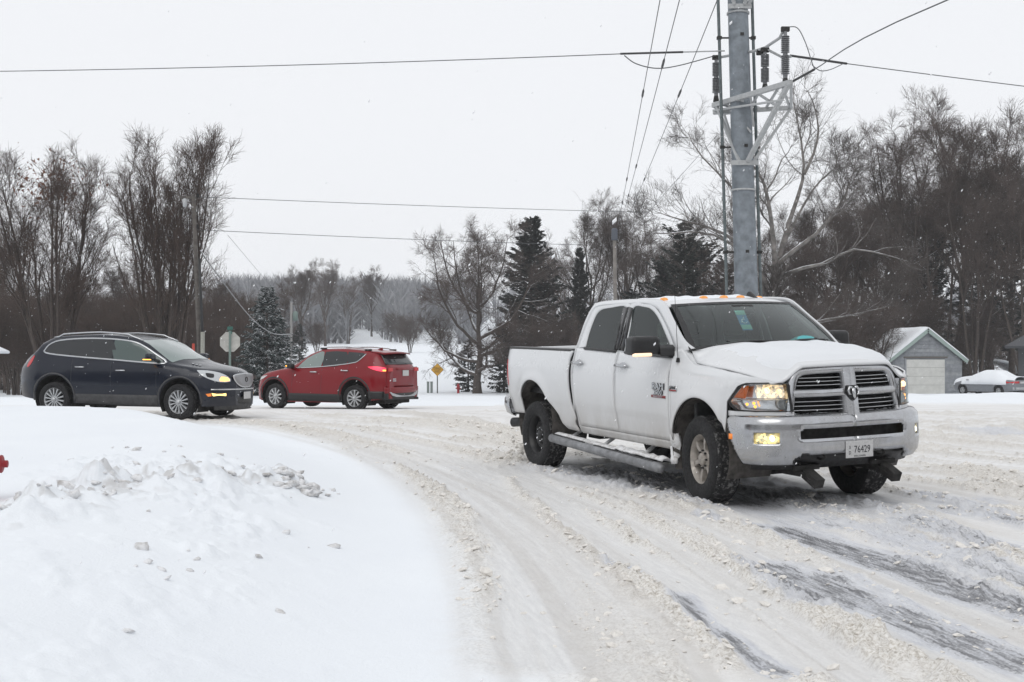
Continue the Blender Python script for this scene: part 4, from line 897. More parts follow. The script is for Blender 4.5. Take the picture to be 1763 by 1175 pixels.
# front plan curve, shared by lamps and bumper
def fcurve(tab):
    T_ = smoothpts(np.array(tab), 8); L = np.concatenate([[0], np.cumsum(np.linalg.norm(np.diff(T_, axis=0), axis=1))])
    return lambda u: (float(np.interp(u, L, T_[:, 0])), float(np.interp(u, L, T_[:, 1]))), L[-1]
hcv, hL = fcurve([(.955, .50), (.915, .62), (.85, .74), (.74, .865), (.60, .95), (.44, .99)])
def hmap(u, z, s, off=0.0):
    x, y = hcv(u); x2, y2 = hcv(u + .01); n = Vector((y2 - y, -(x2 - x))); n = Vector((abs(n.x), abs(n.y))).normalized()
    k = -.05 * (z - 1.07); return Vector((x + n.x * off + k, s * (y + n.y * off), z))
LENS = glass('lamp_lens', (.92, .94, .95)); REFL = plain('lamp_reflector', (.75, .75, .76), .18, .9)
LIT = plain('lamp_lit', (1, .9, .75), .3, emit=(1, .74, .42), es=1.3); LITS = plain('lamp_glow', (.9, .8, .65), .35, emit=(1, .72, .40), es=1.0)
for s in (-1, 1):
    sd = (1, s, 0)
    HO = [(.135, 1.192), (.30, 1.200), (.46, 1.198), (.555, 1.175), (.64, 1.10), (.705, 1.025), (.67, .985), (.61, .953), (.43, .945), (.24, .945), (.105, .945)]
    def hfill(c, off, n=4):
        C = np.array(c); ce = C.mean(0); C2 = np.vstack([C, C[:1]])
        return np.array([[hmap(*(p * (1 - t) + ce * t), s, off) for t in np.linspace(0, 1, n)] for p in C2])
    def shrink(c, k): C = np.array(c); ce = C.mean(0); return ce + (C - ce) * k
    hb = MB().grid(hfill(HO, -.10)); 
    C2 = np.vstack([HO, HO[:1]]); hb.grid(np.array([[hmap(*p, s, 0.0), hmap(*p, s, -.10)] for p in C2])); lamp = hb.build('headlamp', REFL, truck, True)
    bz = MB().grid(np.array([[hmap(*p, s, .004), hmap(*q, s, .012), hmap(*q, s, -.02)] for p, q in zip(np.vstack([shrink(HO, 1.035), shrink(HO, 1.035)[:1]]), np.vstack([shrink(HO, .965), shrink(HO, .965)[:1]]))])); bz.build('lamp_bezel', MAT['black'], lamp, True)
    MB().grid(hfill(HO, .006, 5)).build('lamp_lens', LENS, lamp, True, 0, 0, sd)
    MB().grid(hfill([(.555, 1.160), (.49, 1.175), (.53, 1.058), (.655, 1.062)], -.012)).build('amber_reflector', plain('amber_reflector', (.55, .11, .015), .35, emit=(1, .25, .02), es=.12), lamp, True, 0, .02, sd)
    MB().grid(hfill([(.17, 1.175), (.30, 1.182), (.42, 1.178), (.44, 1.12), (.42, 1.062), (.28, 1.060), (.145, 1.060)], -.05)).build('lamp_facets', M_('lampfac', lambda: facets('lamp_facets', (.85, .8, .72), (1, .72, .38), 1.35, 42)), lamp, True, 0, 0, sd)
    for u, zc, rr, mt in ((.34, 1.125, .022, LIT), (.22, 1.12, .016, LITS)):
        c = hmap(u, zc, s, -.045); mm = MB(); q = Matrix.Translation(c) @ Matrix.Rotation(R(78), 4, 'Y'); mm.lathe([(.001, .02), (rr, .012), (rr * 1.15, 0), (rr * 1.3, .03)], 20, q); mm.build('headlamp_bulb', mt, lamp, True)
    c = hmap(.20, 1.005, s, -.04); mm = MB(); mm.lathe([(.001, .01), (.03, .015), (.048, .03), (.05, .0)], 20, Matrix.Translation(c) @ Matrix.Rotation(R(78), 4, 'Y')); mm.build('dip_lens', MAT['silver'], lamp, True)
    for u, zc in ((.52, 1.005), (.45, 1.015), (.44, .985)):
        c = hmap(u, zc, s, -.03); mm = MB(); mm.lathe([(.001, .018), (.010, .012), (.014, 0)], 12, Matrix.Translation(c) @ Matrix.Rotation(R(70), 4, 'Y')); mm.build('side_bulb', MAT['amber_lit'], lamp, True)
    dv = MB(); dv.tube([hmap(u, 1.047 + .0 * u, s, -.02) for u in np.linspace(.13, .62, 10)], .006, 6); dv.build('lamp_divider', REFL, lamp, True)
    # body-colour strip below the lamp
    MB().grid(np.array([[hmap(u, z, s, -.004) for z in (.897, .91, .938, .942)] for u in np.linspace(.085, .72, 18)])).build('lamp_underpanel', WHITE, truck, True, 0, .02, sd)
# bonnet
def bonnet_pt(u, v, lift=0.0):
    a = abs(v); xc = -.03 + 1.0 * u; xe = -.275 + 1.125 * u; ye = float(np.interp(u, [0, .3, .6, .85, 1], [.885, .882, .872, .825, .765]))
    zc = float(np.interp(u, [0, .25, .5, .72, .86, .95, 1], [1.548, 1.532, 1.512, 1.478, 1.435, 1.385, 1.348])); ze = float(np.interp(u, [0, .06, .25, .55, .8, 1], [1.47, 1.372, 1.338, 1.312, 1.268, 1.205]))
    g0 = .10 * v * v + .35 * float(sstep(.45, .80, a)) + .55 * float(sstep(.74, 1.0, a)); g1 = .10 * v * v + .90 * float(sstep(.60, .90, a)); g = g0 * (1 - u ** 2) + g1 * u ** 2
    bulge = -.012 * math.exp(-((a - .30) / .10) ** 2) * (1 - u) * 1.0
    x = xc * (1 - a ** 2.2) + xe * a ** 2.2 - (.0 if u < .97 else .0)
    return (x, v * ye, zc - (zc - ze) * g + bulge + lift)
bn = MB().grid(np.array([[bonnet_pt(u, v) for v in np.linspace(-1, 1, 49)] for u in np.linspace(0, 1, 36)])); bonnet = bn.build('bonnet', WHITE, truck, True, 0, .02, (0, 0, 1))
for s in (-1, 1):     # corner between bonnet, wing and screen pillar
    inn = [(-.50, .90, 1.515), (-.42, .895, 1.50), (-.34, .885, 1.478), (-.28, .874, 1.45), (-.24, .868, 1.40), (-.20, .868, 1.36), (-.15, .866, 1.342)]
    MB().grid(np.array([[tuple(Vector((x, s * ty(x, cut(x) - .006), cut(x) - .008)).lerp(Vector((x, s * y, z - .006)), t)) for t in (0, .5, 1)] for x, y, z in inn])).build('wing_corner', WHITE, truck, True, 0, .012, (0, s * .5, 1))
# cowl below the windscreen
cw = MB().grid(np.array([[((-.03 - .245 * abs(v) ** 2.2) - .30 * t, v * .90, 1.50 - .05 * t - .03 * v * v) for v in np.linspace(-1, 1, 25)] for t in (0, .3, .6, 1)])); cw.build('cowl', MAT['black'], truck, True, 0, 0, (0, 0, 1))
for s in (-1, 1):
    MB().box((-.20, s * .52, 1.555), (.03, .03, .012)).build('washer_jet', MAT['black'], bonnet, False, .004)
# windscreen
def ws(t, v, off=0.0):
    """t 0 bottom 1 top"""
    xb, zb_ = -.10 - .20 * abs(v) ** 2.4, 1.475 - .0 * v; xt, zt_ = -.80 - .12 * abs(v) ** 2.2, 1.943 - .018 * v * v
    y = v * (.90 + (.735 - .90) * t); bow = .05 * math.sin(math.pi * t) * (1 - .6 * abs(v))
    return (xb + (xt - xb) * t + bow * .55 + off * .56, y, zb_ + (zt_ - zb_) * t + bow * .6 + off * .83)
wsg = MB().grid(np.array([[ws(t, v) for v in np.linspace(-.965, .965, 25)] for t in np.linspace(.03, .97, 14)])); wscr = wsg.build('windscreen', M_('ws_glass', lambda: glass('screen_glass', (.70, .84, .80), .03)), truck, True, 0, 0, (1, 0, 1))
fr = MB()
vv = np.linspace(-1, 1, 25); tt = np.linspace(0, 1, 14)
fr.grid(np.array([[ws(t, v, .004) for v in vv] for t in (.945, .985, 1.0)])); fr.grid(np.array([[ws(t, v, .004) for v in vv] for t in (-.02, .02, .07)]))
for a, b_ in ((-1.0, -.93), (.93, 1.0)): fr.grid(np.array([[ws(t, v, .0045) for v in (a, (a + b_) / 2, b_)] for t in tt]))
fr.build('screen_surround', MAT['black'], wscr, True)
for y0, y1, yb in ((-.60, .02, -.68), (.08, .66, .02)):
    wp = MB(); wp.tube([ws(.02, yb / .9, .03), ws(.06, (y0 + .2) / .9, .045), ws(.075, (y0 + .35) / .88, .04), ws(.085, y1 / .88, .028)], [.012, .012, .010, .007], 6); wp.tube([ws(.05, y0 / .9, .018), ws(.075, (y0 + y1) / 2 / .88, .018), ws(.085, (y1 + .06) / .88, .018)], .009, 6); wp.build('wiper', MAT['black'], wscr)
# items seen through the screen
PAN = [('placard', (.05, .07, .10), (0, 0), (.13, .26)), ]
pg = MB(); cpl = Vector(ws(.62, -.135, -.05)); rotp = Matrix.Rotation(R(-38), 3, 'Y')
def pl_box(w_, h_, y, z, th, mat, nm, par):
    b = MB(); b.box(cpl + rotp @ Vector((th, y, z)), (.003, w_, h_), M=rotp); return b.build(nm, mat, par)
plc = pl_box(.12, .25, 0, 0, 0, plain('placard_blue', (.09, .22, .38), .5), 'parking_placard', wscr)
pl_box(.118, .055, 0, .098, .003, plain('placard_green', (.20, .42, .36), .5), 'placard_band', plc); pl_box(.118, .055, 0, -.085, .003, MAT['placard_green_'] if 'placard_green_' in MAT else plain('placard_green2', (.20, .42, .36), .5), 'placard_band', plc)
wsym = MB()   # wheelchair sign
def sy(y, z): return cpl + rotp @ Vector((.004, y, z))
wsym.tube([sy(.012 - .0, .050), sy(.012, .049)], .010, 8); wsym.tube([sy(.010, .036), sy(.008, .005), sy(-.020, .004), sy(-.032, -.028), sy(-.042, -.026)], .0045, 6); wsym.tube([sy(.006 + .030 * math.cos(a), -.008 + .030 * math.sin(a)) for a in np.linspace(2.0, 5.9, 14)], .0038, 6); wsym.build('wheelchair_symbol', plain('symbol_white', (.75, .8, .82), .5), plc)
mrr = MB(); mrr.box(ws(.86, 0, -.03), (.05, .27, .10), M=Matrix.Rotation(R(-35), 3, 'Y')); mrr.build('inner_mirror', MAT['black'], wscr, True, .02)
# roof
def roof_pt(a, v):
    x0 = -.80 - .12 * abs(v) ** 2.2; x = x0 + (-2.50 - x0) * a; y = v * .765
    z = 1.943 - .018 * v * v + .045 * min(1, a / .12) ** .7 * (1 - .0 * v * v) - .03 * max(0, (a - .86) / .14) ** 2 - .022 * abs(v) ** 4
    return (x, y * (1.0 + .01 * a), z)
rf_ = MB().grid(np.array([[roof_pt(a, v) for v in np.linspace(-1.03, 1.03, 29)] for a in np.concatenate([[0, .015, .04, .08], np.linspace(.12, 1, 16)])])); roof = rf_.build('roof', WHITE, truck, True, 0, .02, (0, 0, 1))
for y in (-.60, -.23, 0, .23, .58):
    xx = -1.06 - .22 * (y / .6) ** 2; lm_ = MB(); zz_ = 1.985 - .018 * (y / .765) ** 2
    lm_.lathe([(.044, -.008), (.042, .012), (.030, .026), (.001, .032)], 16, Matrix.Translation((xx, y, zz_)) @ Matrix.Diagonal((1.45, .85, 1, 1))); lm_.build('clearance_lamp', plain('clearance_amber', (.62, .26, .07), .25, emit=(1, .42, .08), es=.28), roof, True)
fin = MB(); fin.prism([(-1.02, 1.975), (-1.22, 1.975), (-1.20, 2.035), (-1.165, 2.055)], lambda x, z: (x, .40 - .02, z), lambda x, z: (x, .40 + .02, z)); fin.build('shark_fin_aerial', MAT['black'], roof, False, .008)
# back of the cab
bk = MB().grid(np.array([[(-2.73 + .20 * float(sstep(1.45, 2.0, z)), v * float(np.interp(z, _Z, _Y)) * .985, z) for v in np.linspace(-1, 1, 9)] for z in (.55, .9, 1.2, 1.45, 1.6, 1.8, 1.93, 1.97)])); bk.build('cab_back', WHITE, truck, True, 0, .02, (-1, 0, 0))
bg_ = MB().grid(np.array([[(-2.745 + .20 * float(sstep(1.45, 2.0, z)), v * .66, z) for v in np.linspace(-1, 1, 5)] for z in (1.48, 1.6, 1.75, 1.88)])); bg_.build('rear_window', MAT['tint'], truck, True, 0, 0, (-1, 0, 0))
# inner body, floor, chassis
ib = MB(); ib.box((-1.62, 0, .60), (2.15, 1.80, .10)); ib.box((-1.2, 0, .62), (.1, 1.7, .3)); ib.build('cab_floor', MAT['interior'], truck)
for s in (-1, 1):
    q = MB().grid(sheet(lambda x: .52, lambda x: 1.39, np.linspace(-2.70, -.50, 8), 6, lambda x, z: ty(x, z) - .05, None, None, s)); q.build('inner_door_panel', MAT['interior'], truck)
    q = MB().grid(sheet(zb_w, lambda x: cut(x) - .02, [x for x in xs if x < .84], 5, lambda x, z: ty(x, z) - .045, None, None, s)); q.build('inner_wing', MAT['under'], truck)
bh = MB(); bh.box((-.30, 0, 1.0), (.04, 1.7, .85)); bh.box((-.42, 0, 1.30), (.36, 1.66, .26)); dash = bh.build('dashboard', MAT['interior'], truck, False, .05)
st = MB(); q = Matrix.Translation((-.70, .42, 1.33)) @ Matrix.Rotation(R(-62), 4, 'Y')
st.tube([q @ Vector((.19 * math.cos(a), .19 * math.sin(a), 0)) for a in np.linspace(0, 2 * math.pi, 25)], .018, 8, False); st.tube([q @ Vector((-.18, 0, 0)), q @ Vector((.18, 0, 0))], .02, 6); st.build('steering_wheel', MAT['black'], truck, True)
cl = MB().grid(np.array([[(-.14 - .22 * t, .42 + .26 * v, 1.475 + .115 * math.cos(v * 1.5) * math.sin(math.pi * (t * .8 + .1))) for v in np.linspace(-1, 1, 9)] for t in np.linspace(0, 1, 6)])); cl.build('teal_cloth', plain('teal_cloth', (.10, .40, .42), .9), truck, True)
for y, rowx in ((-.42, -1.25), (.42, -1.25), (-.42, -2.2), (.42, -2.2)):
    se = MB(); se.box((rowx + .15, y, .86), (.52, .52, .18)); se.box((rowx - .16, y, 1.22), (.16, .50, .62), M=Matrix.Rotation(R(-12), 3, 'Y')); se.box((rowx - .25, y, 1.66), (.10, .26, .18)); se.build('seat', plain('seat_cloth', (.17, .16, .14), .9), truck, False, .04)
ch = MB()
for s in (-1, 1):
    ch.bar((-4.70, s * .42, .62), (-.6, s * .42, .55), .09, .17); ch.bar((-.6, s * .42, .55), (.80, s * .42, .60), .09, .17)
ch.box((-1.5, 0, .42), (1.2, .5, .18)); ch.box((-2.6, .35, .48), (1.2, .5, .26)); ch.box((.15, 0, .60), (.6, .55, .5)); ch.bar((-3.8, -.8, .42), (-3.8, .8, .42), .11); ch.bar((.02, -.8, .40), (.02, .8, .40), .10); ch.box((-3.8, .0, .43), (.3, .36, .32)); ch.box((.02, -.25, .41), (.28, .30, .28)); ch.tube([(-4.2, -.55, .55), (-3.0, -.5, .45), (-1.0, -.4, .42)], .04, 8)
ch.box((.55, 0, .72), (.62, 1.5, .05)); ch.box((.80, 0, 1.0), (.06, 1.15, .62))
ch.build('chassis', MAT['under'], truck, False, .01)
# bed inside
bd_ = MB(); bd_.box((-3.68, 0, .90), (1.86, 1.75, .06))
for s in (-1, 1): bd_.box((-3.68, s * .835, 1.15), (1.90, .03, .50))
bd_.box((-2.80, 0, 1.14), (.03, 1.72, .52)); bd_.build('bed_liner', MAT['black'], truck)
for s in (-1, 1):
    rc = MB(); rc.box((-3.70, s * .888, 1.428), (1.83, .155, .028)); rc.build('rail_cap', MAT['black'], truck, False, .010)
tg = MB().grid(np.array([[(-4.665 - .03 * (1 - v * v) - .02 * math.sin(math.pi * t), v * .80, .84 + .585 * t) for v in np.linspace(-1, 1, 13)] for t in np.linspace(0, 1, 10)])); tgo = tg.build('tailgate', WHITE, truck, True, 0, .05, (-1, 0, 0))
MB().box((-4.73, 0, 1.28), (.03, .22, .08)).build('tailgate_handle', MAT['black'], tgo, False, .01)
MB().grid(np.array([[(-4.64 - .03 * (1 - v * v), v * .86, .64 + .22 * t) for v in np.linspace(-1, 1, 9)] for t in np.linspace(0, 1, 4)])).build('rear_valance', WHITE, truck, True, 0, .03, (-1, 0, 0))
rbp = MB(); prof = [(.0, .80), (.05, .805), (.075, .77), (.08, .68), (.05, .58), (-.02, .54)]
rbc, rbL = fcurve([(-4.56, .985), (-4.70, .975), (-4.80, .93), (-4.845, .80), (-4.86, .4), (-4.86, 0)])
for s in (-1, 1):
    Pg = []
    for u in np.linspace(0, rbL, 26):
        x, y = rbc(u); x2, y2 = rbc(min(u + .02, rbL)); n = Vector((-abs(y2 - y), abs(x2 - x))); n = n.normalized() if n.length > 1e-6 else Vector((-1, 0))
        Pg.append([(x + n.x * (o_ - .05), s * (y + n.y * (o_ - .05)), z - .0) for o_, z in prof])
    rbp.grid(np.array(Pg))
rbp.build('rear_bumper', MAT['chrome'], truck, True, 0, .02)
ex = MB(); ex.tube([(-4.0, -.70, .50), (-4.35, -.80, .475), (-4.62, -.93, .455)], [.05, .055, .062], 16, False); ex.build('exhaust_pipe', MAT['black'], truck, True, 0, .006)
# grille
def gx(y, z): return 1.012 - .17 * (z - .87) - .11 * (abs(y) / .65) ** 2.4
def gq(y, z, off): return (gx(y, z) + off, y, z)
GO = dens([(0, 1.345), (.25, 1.342), (.44, 1.335), (.53, 1.318), (.585, 1.27), (.62, 1.16), (.65, 1.0), (.675, .90), (.66, .872), (.58, .862), (.30, .855), (0, .852)], 5)
GI = dens([(0, 1.272), (.25, 1.270), (.42, 1.264), (.475, 1.25), (.510, 1.21), (.535, 1.13), (.560, 1.0), (.575, .935), (.565, .918), (.52, .912), (.28, .908), (0, .906)], 5)
gr = MB()
for s in (-1, 1):
    P = []
    for a, b_ in zip(GO, GI):
        m1 = a * .72 + b_ * .28; m2 = a * .25 + b_ * .75
        P.append([gq(s * a[0], a[1], -.05), gq(s * (a[0] * .985), a[1] * .985 + .016, -.012), gq(s * m1[0], m1[1], .022), gq(s * m2[0], m2[1], .020), gq(s * b_[0], b_[1], .0), gq(s * b_[0], b_[1], -.09)])
    gr.grid(np.array(P))
gr.grid(np.array([[gq(y, z, o_) for y, o_ in ((-.085, -.09), (-.085, .0), (-.06, .028), (-.02, .022), (0, .036), (.02, .022), (.06, .028), (.085, .0), (.085, -.09))] for z in np.linspace(.88, 1.32, 12)]))
for s in (-1, 1):
    gr.grid(np.array([[gq(s * y, z + .0, o_) for z, o_ in ((1.062, -.09), (1.062, .0), (1.075, .022), (1.12, .022), (1.133, .0), (1.133, -.09))] for y in np.linspace(.06, .57, 12)]))
grille = gr.build('grille', MAT['chrome'], truck, True)
bkp = MB().grid(np.array([[gq(y, z, -.095) for y in np.linspace(-.63, .63, 13)] for z in (.87, 1.0, 1.15, 1.32)])); bkp.build('grille_backing', plain('grille_void', (.006, .006, .007), .8), grille)
for s in (-1, 1):
    for z0, z1, ymax in ((1.135, 1.268, lambda z: .50 if z > 1.2 else .53), (.912, 1.062, lambda z: .565)):
        for k in range(3):
            z = z0 + (z1 - z0) * (k + 1) / 4; sl = MB().grid(np.array([[gq(s * y, z + dz, o_) for dz, o_ in ((-.004, -.06), (-.006, -.020), (-.002, -.012), (.002, -.014), (.003, -.06))] for y in np.linspace(.08, ymax(z), 8)])); sl.build('grille_slat', MAT['satin_chrome'], grille, True)
em = MB(); em.prism([(-.062, 1.158), (.062, 1.158), (.075, 1.10), (.06, 1.06), (0, 1.018), (-.06, 1.06), (-.075, 1.10)], lambda y, z: gq(y, z, .02), lambda y, z: gq(y * .93, z, .050)); emb = em.build('grille_emblem', MAT['black'], grille, False, .006)
hd = MB(); hd.prism([(-.022, 1.135), (.022, 1.135), (.026, 1.10), (.017, 1.06), (.010, 1.04), (-.010, 1.04), (-.017, 1.06), (-.026, 1.10)], lambda y, z: gq(y, z, .048), lambda y, z: gq(y * .6, z, .068))
for s in (-1, 1): hd.tube([gq(s * .015, 1.138, .056), gq(s * .040, 1.142, .056), gq(s * .056, 1.115, .056), gq(s * .050, 1.080, .056), gq(s * .030, 1.075, .060)], [.013, .014, .012, .009, .004], 8)
hd.build('emblem_head', MAT['satin_chrome'], emb, True)
# front bumper
bcv, bL = fcurve([(1.055, 0), (1.05, .25), (1.035, .45), (1.0, .62), (.945, .76), (.85, .885), (.72, .965), (.56, .998), (.49, 1.0)])
def bmap(u, z, off=0.0, s=1):
    x, y = bcv(u); x2, y2 = bcv(u + .01); n = Vector((abs(y2 - y), abs(x2 - x))).normalized()
    pr = float(np.interp(z, [.48, .52, .60, .70, .80, .86, .892, .90], [-.05, -.015, .0, .0, -.004, -.012, -.04, -.12]))
    return (x + n.x * (off + pr), s * (y + n.y * (off + pr)), z)
us = sorted(set(list(np.linspace(0, .50, 12)) + [.53, .555, .58, .62, .66, .70, .745, .765, .78, .80] + list(np.linspace(.82, .995, 8)) + [1.005, 1.02, 1.05] + list(np.linspace(1.08, bL - .011, 14))))
zs_ = [.478, .49, .505, .53, .56, .60, .64, .665, .70, .735, .762, .775, .79, .83, .86, .878, .892, .899, .90]
def hole(u, z):
    if u < .56: return .69 < z < .785 or z < .56
    if u < .60: return .71 < z < .77 or z < .56
    if u < .63 : return z < .53
    if .772 < u < .99 and .665 < z < .762: return True
    return False
bp = MB(); slotb = MB()
for s in (-1, 1):
    V = [bmap(u, z, 0, s) for u in us for z in zs_]; nz = len(zs_)
    F = []
    for i in range(len(us) - 1):
        for j in range(nz - 1):
            uc_, zc_ = (us[i] + us[i + 1]) / 2, (zs_[j] + zs_[j + 1]) / 2
            end = bL - .011 - (.16 * max(0, .86 - zc_) / .36 if zc_ < .86 else 0)
            if hole(uc_, zc_) or uc_ > end: continue
            F.append((i * nz + j, (i + 1) * nz + j, (i + 1) * nz + j + 1, i * nz + j + 1))
    bp.put(V, F)
bumper = bp.build('front_bumper', MAT['chrome'], truck, True); sm = bumper.modifiers.new('thick', 'SOLIDIFY'); sm.thickness = .03; sm.offset = 0
tp_ = MB().grid(np.array([[(bmap(u, .899, 0, sg)[0] - k * .12, bmap(u, .899, 0, sg)[1] * (1 - .06 * k), .899 + .006 * k) for k in (0, .5, 1)] for sg, u in [(-1, q) for q in np.linspace(bL - .05, 0, 24)] + [(1, q) for q in np.linspace(0.02, bL - .05, 24)]])); tp_.build('bumper_top_pad', MAT['black'], bumper, True, 0, .01, (0, 0, 1))
sn2 = MB(); rn = np.random.default_rng(4)
Pg = np.array([[(bmap(u, .899, 0, sg)[0] + .012 - k * .10, bmap(u, .899, 0, sg)[1] * (1 - .05 * k), .899 + .004 * k + (.002 + .022 * rn.random()) * math.sin(math.pi * k)) for k in (0, .33, .66, 1)] for sg, u in [(-1, q) for q in np.linspace(.72, 0, 26)] + [(1, q) for q in np.linspace(0.02, .72, 26)]]); sn2.grid(Pg); sn2.build('bumper_snow', MAT['snow'], bumper, True, 0, .004, (0, 0, 1))
vd = MB().grid(np.array([[(bmap(abs(u), z, -.09, 1 if u >= 0 else -1)[0], bmap(abs(u), z, -.09, 1 if u >= 0 else -1)[1], z) for z in (.50, .6, .7, .8, .88)] for u in np.linspace(-1.1, 1.1, 31)])); vd.build('bumper_void', MAT['under'], bumper)
av = MB().grid(np.array([[(bmap(abs(u), .5, -.05 - .1 * t, 1 if u >= 0 else -1)[0], bmap(abs(u), .5, -.05, 1 if u >= 0 else -1)[1], .56 - .14 * t) for t in (0, .5, 1)] for u in np.linspace(-1.05, 1.05, 25)])); av.build('air_dam', MAT['black'], truck, True, 0, .01)
for s in (-1, 1):
    fg = MB(); fg.grid(np.array([[bmap(u, z, -.045, s) for z in (.66, .69, .735, .765)] for u in np.linspace(.765, .998, 8)])); fo = fg.build('fog_lamp', M_('fogfac', lambda: facets('fog_facets', (.9, .8, .5), (1, .76, .26), 1.5, 38)), bumper, True, 0, .03); MB().grid(np.array([[bmap(u, z, -.012, s) for z in (.66, .69, .735, .765)] for u in np.linspace(.765, .998, 8)])).build('fog_lens', LENS, fo, True)
    b2 = MB(); c = bmap(.83, .712, -.012, s); b2.lathe([(.001, .012), (.022, .008), (.028, 0)], 16, Matrix.Translation(c) @ Matrix.Rotation(R(80), 4, 'Y')); b2.build('fog_bulb', plain('fog_bulb', (1, 1, .9), .3, emit=(1, .90, .62), es=2.5), fo, True)
    cs = MB(); cs.grid(np.array([[bmap(u, z, .006, s) for z in (.69, .74)] for u in np.linspace(1.22, 1.27, 4)])); cs.build('corner_reflector', MAT['amber_lit'] if s > 0 else MAT['amber'], bumper, True, 0, .01)
# number plate
pc = Vector((1.075, .02, .585)); pb = MB(); pb.box(pc, (.006, .305, .152)); plate = pb.build('number_plate', MAT['plate_white'], truck, False, .004)
def put_text(txt, size, y, z, par, x=1.0792, mat=None, sx=.8, name='lettering'):
    me = text_mesh(txt, size, .0006, 'CENTER', sx); me.materials.clear(); me.materials.append(mat or MAT['ink']); o = add(name, me, None, par); o.location = (x, y, z); o.rotation_euler = (R(90), 0, R(90)); return o
put_text('76429', .092, pc.y + .028, pc.z - .004, plate); put_text('X', .045, pc.y - .108, pc.z + .018, plate); put_text('D', .045, pc.y - .108, pc.z - .030, plate)
put_text('WISCONSIN', .022, pc.y, pc.z - .061, plate, sx=1.1)
# plough mounts and tow hooks under the bumper
for s in (-1, 1):
    pm = MB(); y = s * .43 - .02
    pm.box((.72, y - .05, .45), (.36, .02, .20)); pm.box((.72, y + .05, .45), (.36, .02, .20)); pm.box((.93, y, .385), (.26, .12, .025), M=Matrix.Rotation(R(24), 3, 'Y')); pm.box((1.02, y, .345), (.20, .10, .09), M=Matrix.Rotation(R(24), 3, 'Y')); pm.bar((.90, y - .13, .43), (.90, y + .15, .43), .045); pm.build('plough_mount', MAT['under'], truck, False, .006)
    th = MB(); th.tube([(.86, s * .33, .52), (1.0, s * .33, .50), (1.04, s * .33, .53), (1.0, s * .33, .56)], .014, 8); th.build('tow_hook', MAT['under'], truck, True)
# aerial and badges
ae = MB(); ae.tube([(-.42, -.955, 1.36), (-.415, -.96, 1.40)], [.024, .014], 8); ae.tube([(-.415, -.96, 1.40), (-.45, -.965, 2.1)], [.0035, .002], 5); ae.build('whip_aerial', MAT['black'], truck)
BADGE = plain('badge_dark', (.05, .05, .055), .4)
def side_text(txt, size, x, z, mat, sx, off=.012, name='lettering', ext=.003):
    me = text_mesh(txt, size, ext, 'CENTER', sx); me.materials.clear(); me.materials.append(mat); o = add(name, me, None, truck); o.location = (x, -(ty(x, z) + off), z); o.rotation_euler = (R(90), 0, 0); return o
bd1 = MB().grid(ringstrip([(x, 1.142) for x in np.linspace(-.865, -.575, 6)], [(x, 1.003) for x in np.linspace(-.865, -.575, 6)], ty, -1, 4, .002, .002)); 
side_text('RAM', .098, -.72, 1.105, BADGE, 1.25, .006, ext=.004); side_text('RAM', .085, -.72, 1.106, MAT['satin_chrome'], 1.27, .010)
side_text('2500', .072, -.72, 1.045, BADGE, 1.35, .006, ext=.004); side_text('2500', .062, -.72, 1.046, MAT['satin_chrome'], 1.37, .010)
rbm = MB().grid(ringstrip([(x, 1.018) for x in np.linspace(-.86, -.58, 5)], [(x, .993) for x in np.linspace(-.86, -.58, 5)], ty, -1, 2, .006, .006)); rbm.build('badge_strip', plain('badge_red', (.22, .03, .03), .5), truck, True, 0, .004, (0, -1, 0))
side_text('HEAVY DUTY', .026, -.72, 1.005, MAT['satin_chrome'], 1.2, .010, ext=.001)
hbm = MB().grid(ringstrip([(x, 1.125) for x in np.linspace(-.51, -.37, 4)], [(x, 1.07) for x in np.linspace(-.51, -.37, 4)], ty, -1, 2, .006, .006)); hbm.build('wing_badge', MAT['satin_chrome'], truck, True, 0, .005, (0, -1, 0)); side_text('HEMI', .040, -.44, 1.107, BADGE, 1.0, .010, ext=.002); MB().grid(ringstrip([(x, 1.088) for x in np.linspace(-.50, -.38, 4)], [(x, 1.074) for x in np.linspace(-.50, -.38, 4)], ty, -1, 2, .010, .010)).build('wing_badge_strip', plain('badge_red2', (.3, .03, .03), .5), truck, True, 0, .002, (0, -1, 0))
# wheels stand on the street, the body leans on its springs
Tm = truck.matrix_basis.copy(); Lm = Matrix.Translation(truck.location) @ Matrix.Rotation(R(23.2 - 90), 4, 'Z'); Mi = (Matrix.Translation(truck.location) @ Euler((TROLL, TPITCH, R(23.2 - 90))).to_matrix().to_4x4()).inverted() @ Lm
for x, s, st_ in ((0, -1, R(-8)), (0, 1, R(-8)), (-3.80, -1, 0), (-3.80, 1, 0)):
    q = Mi @ spin(s * (.87 if x == 0 else .865), x + (.0), .415, s, st_)
    if x == 0: wheel('front_wheel', truck, q, .415, .285, .235, MAT['alloy'], 'spoke', MAT['tyre'], 6, 8, .012, .075, .045)
    else: wheel('rear_wheel', truck, q, .415, .285, .235, MAT['steel_black'], 'steel', MAT['tyre'], 6, 8, .012, .075, .075)
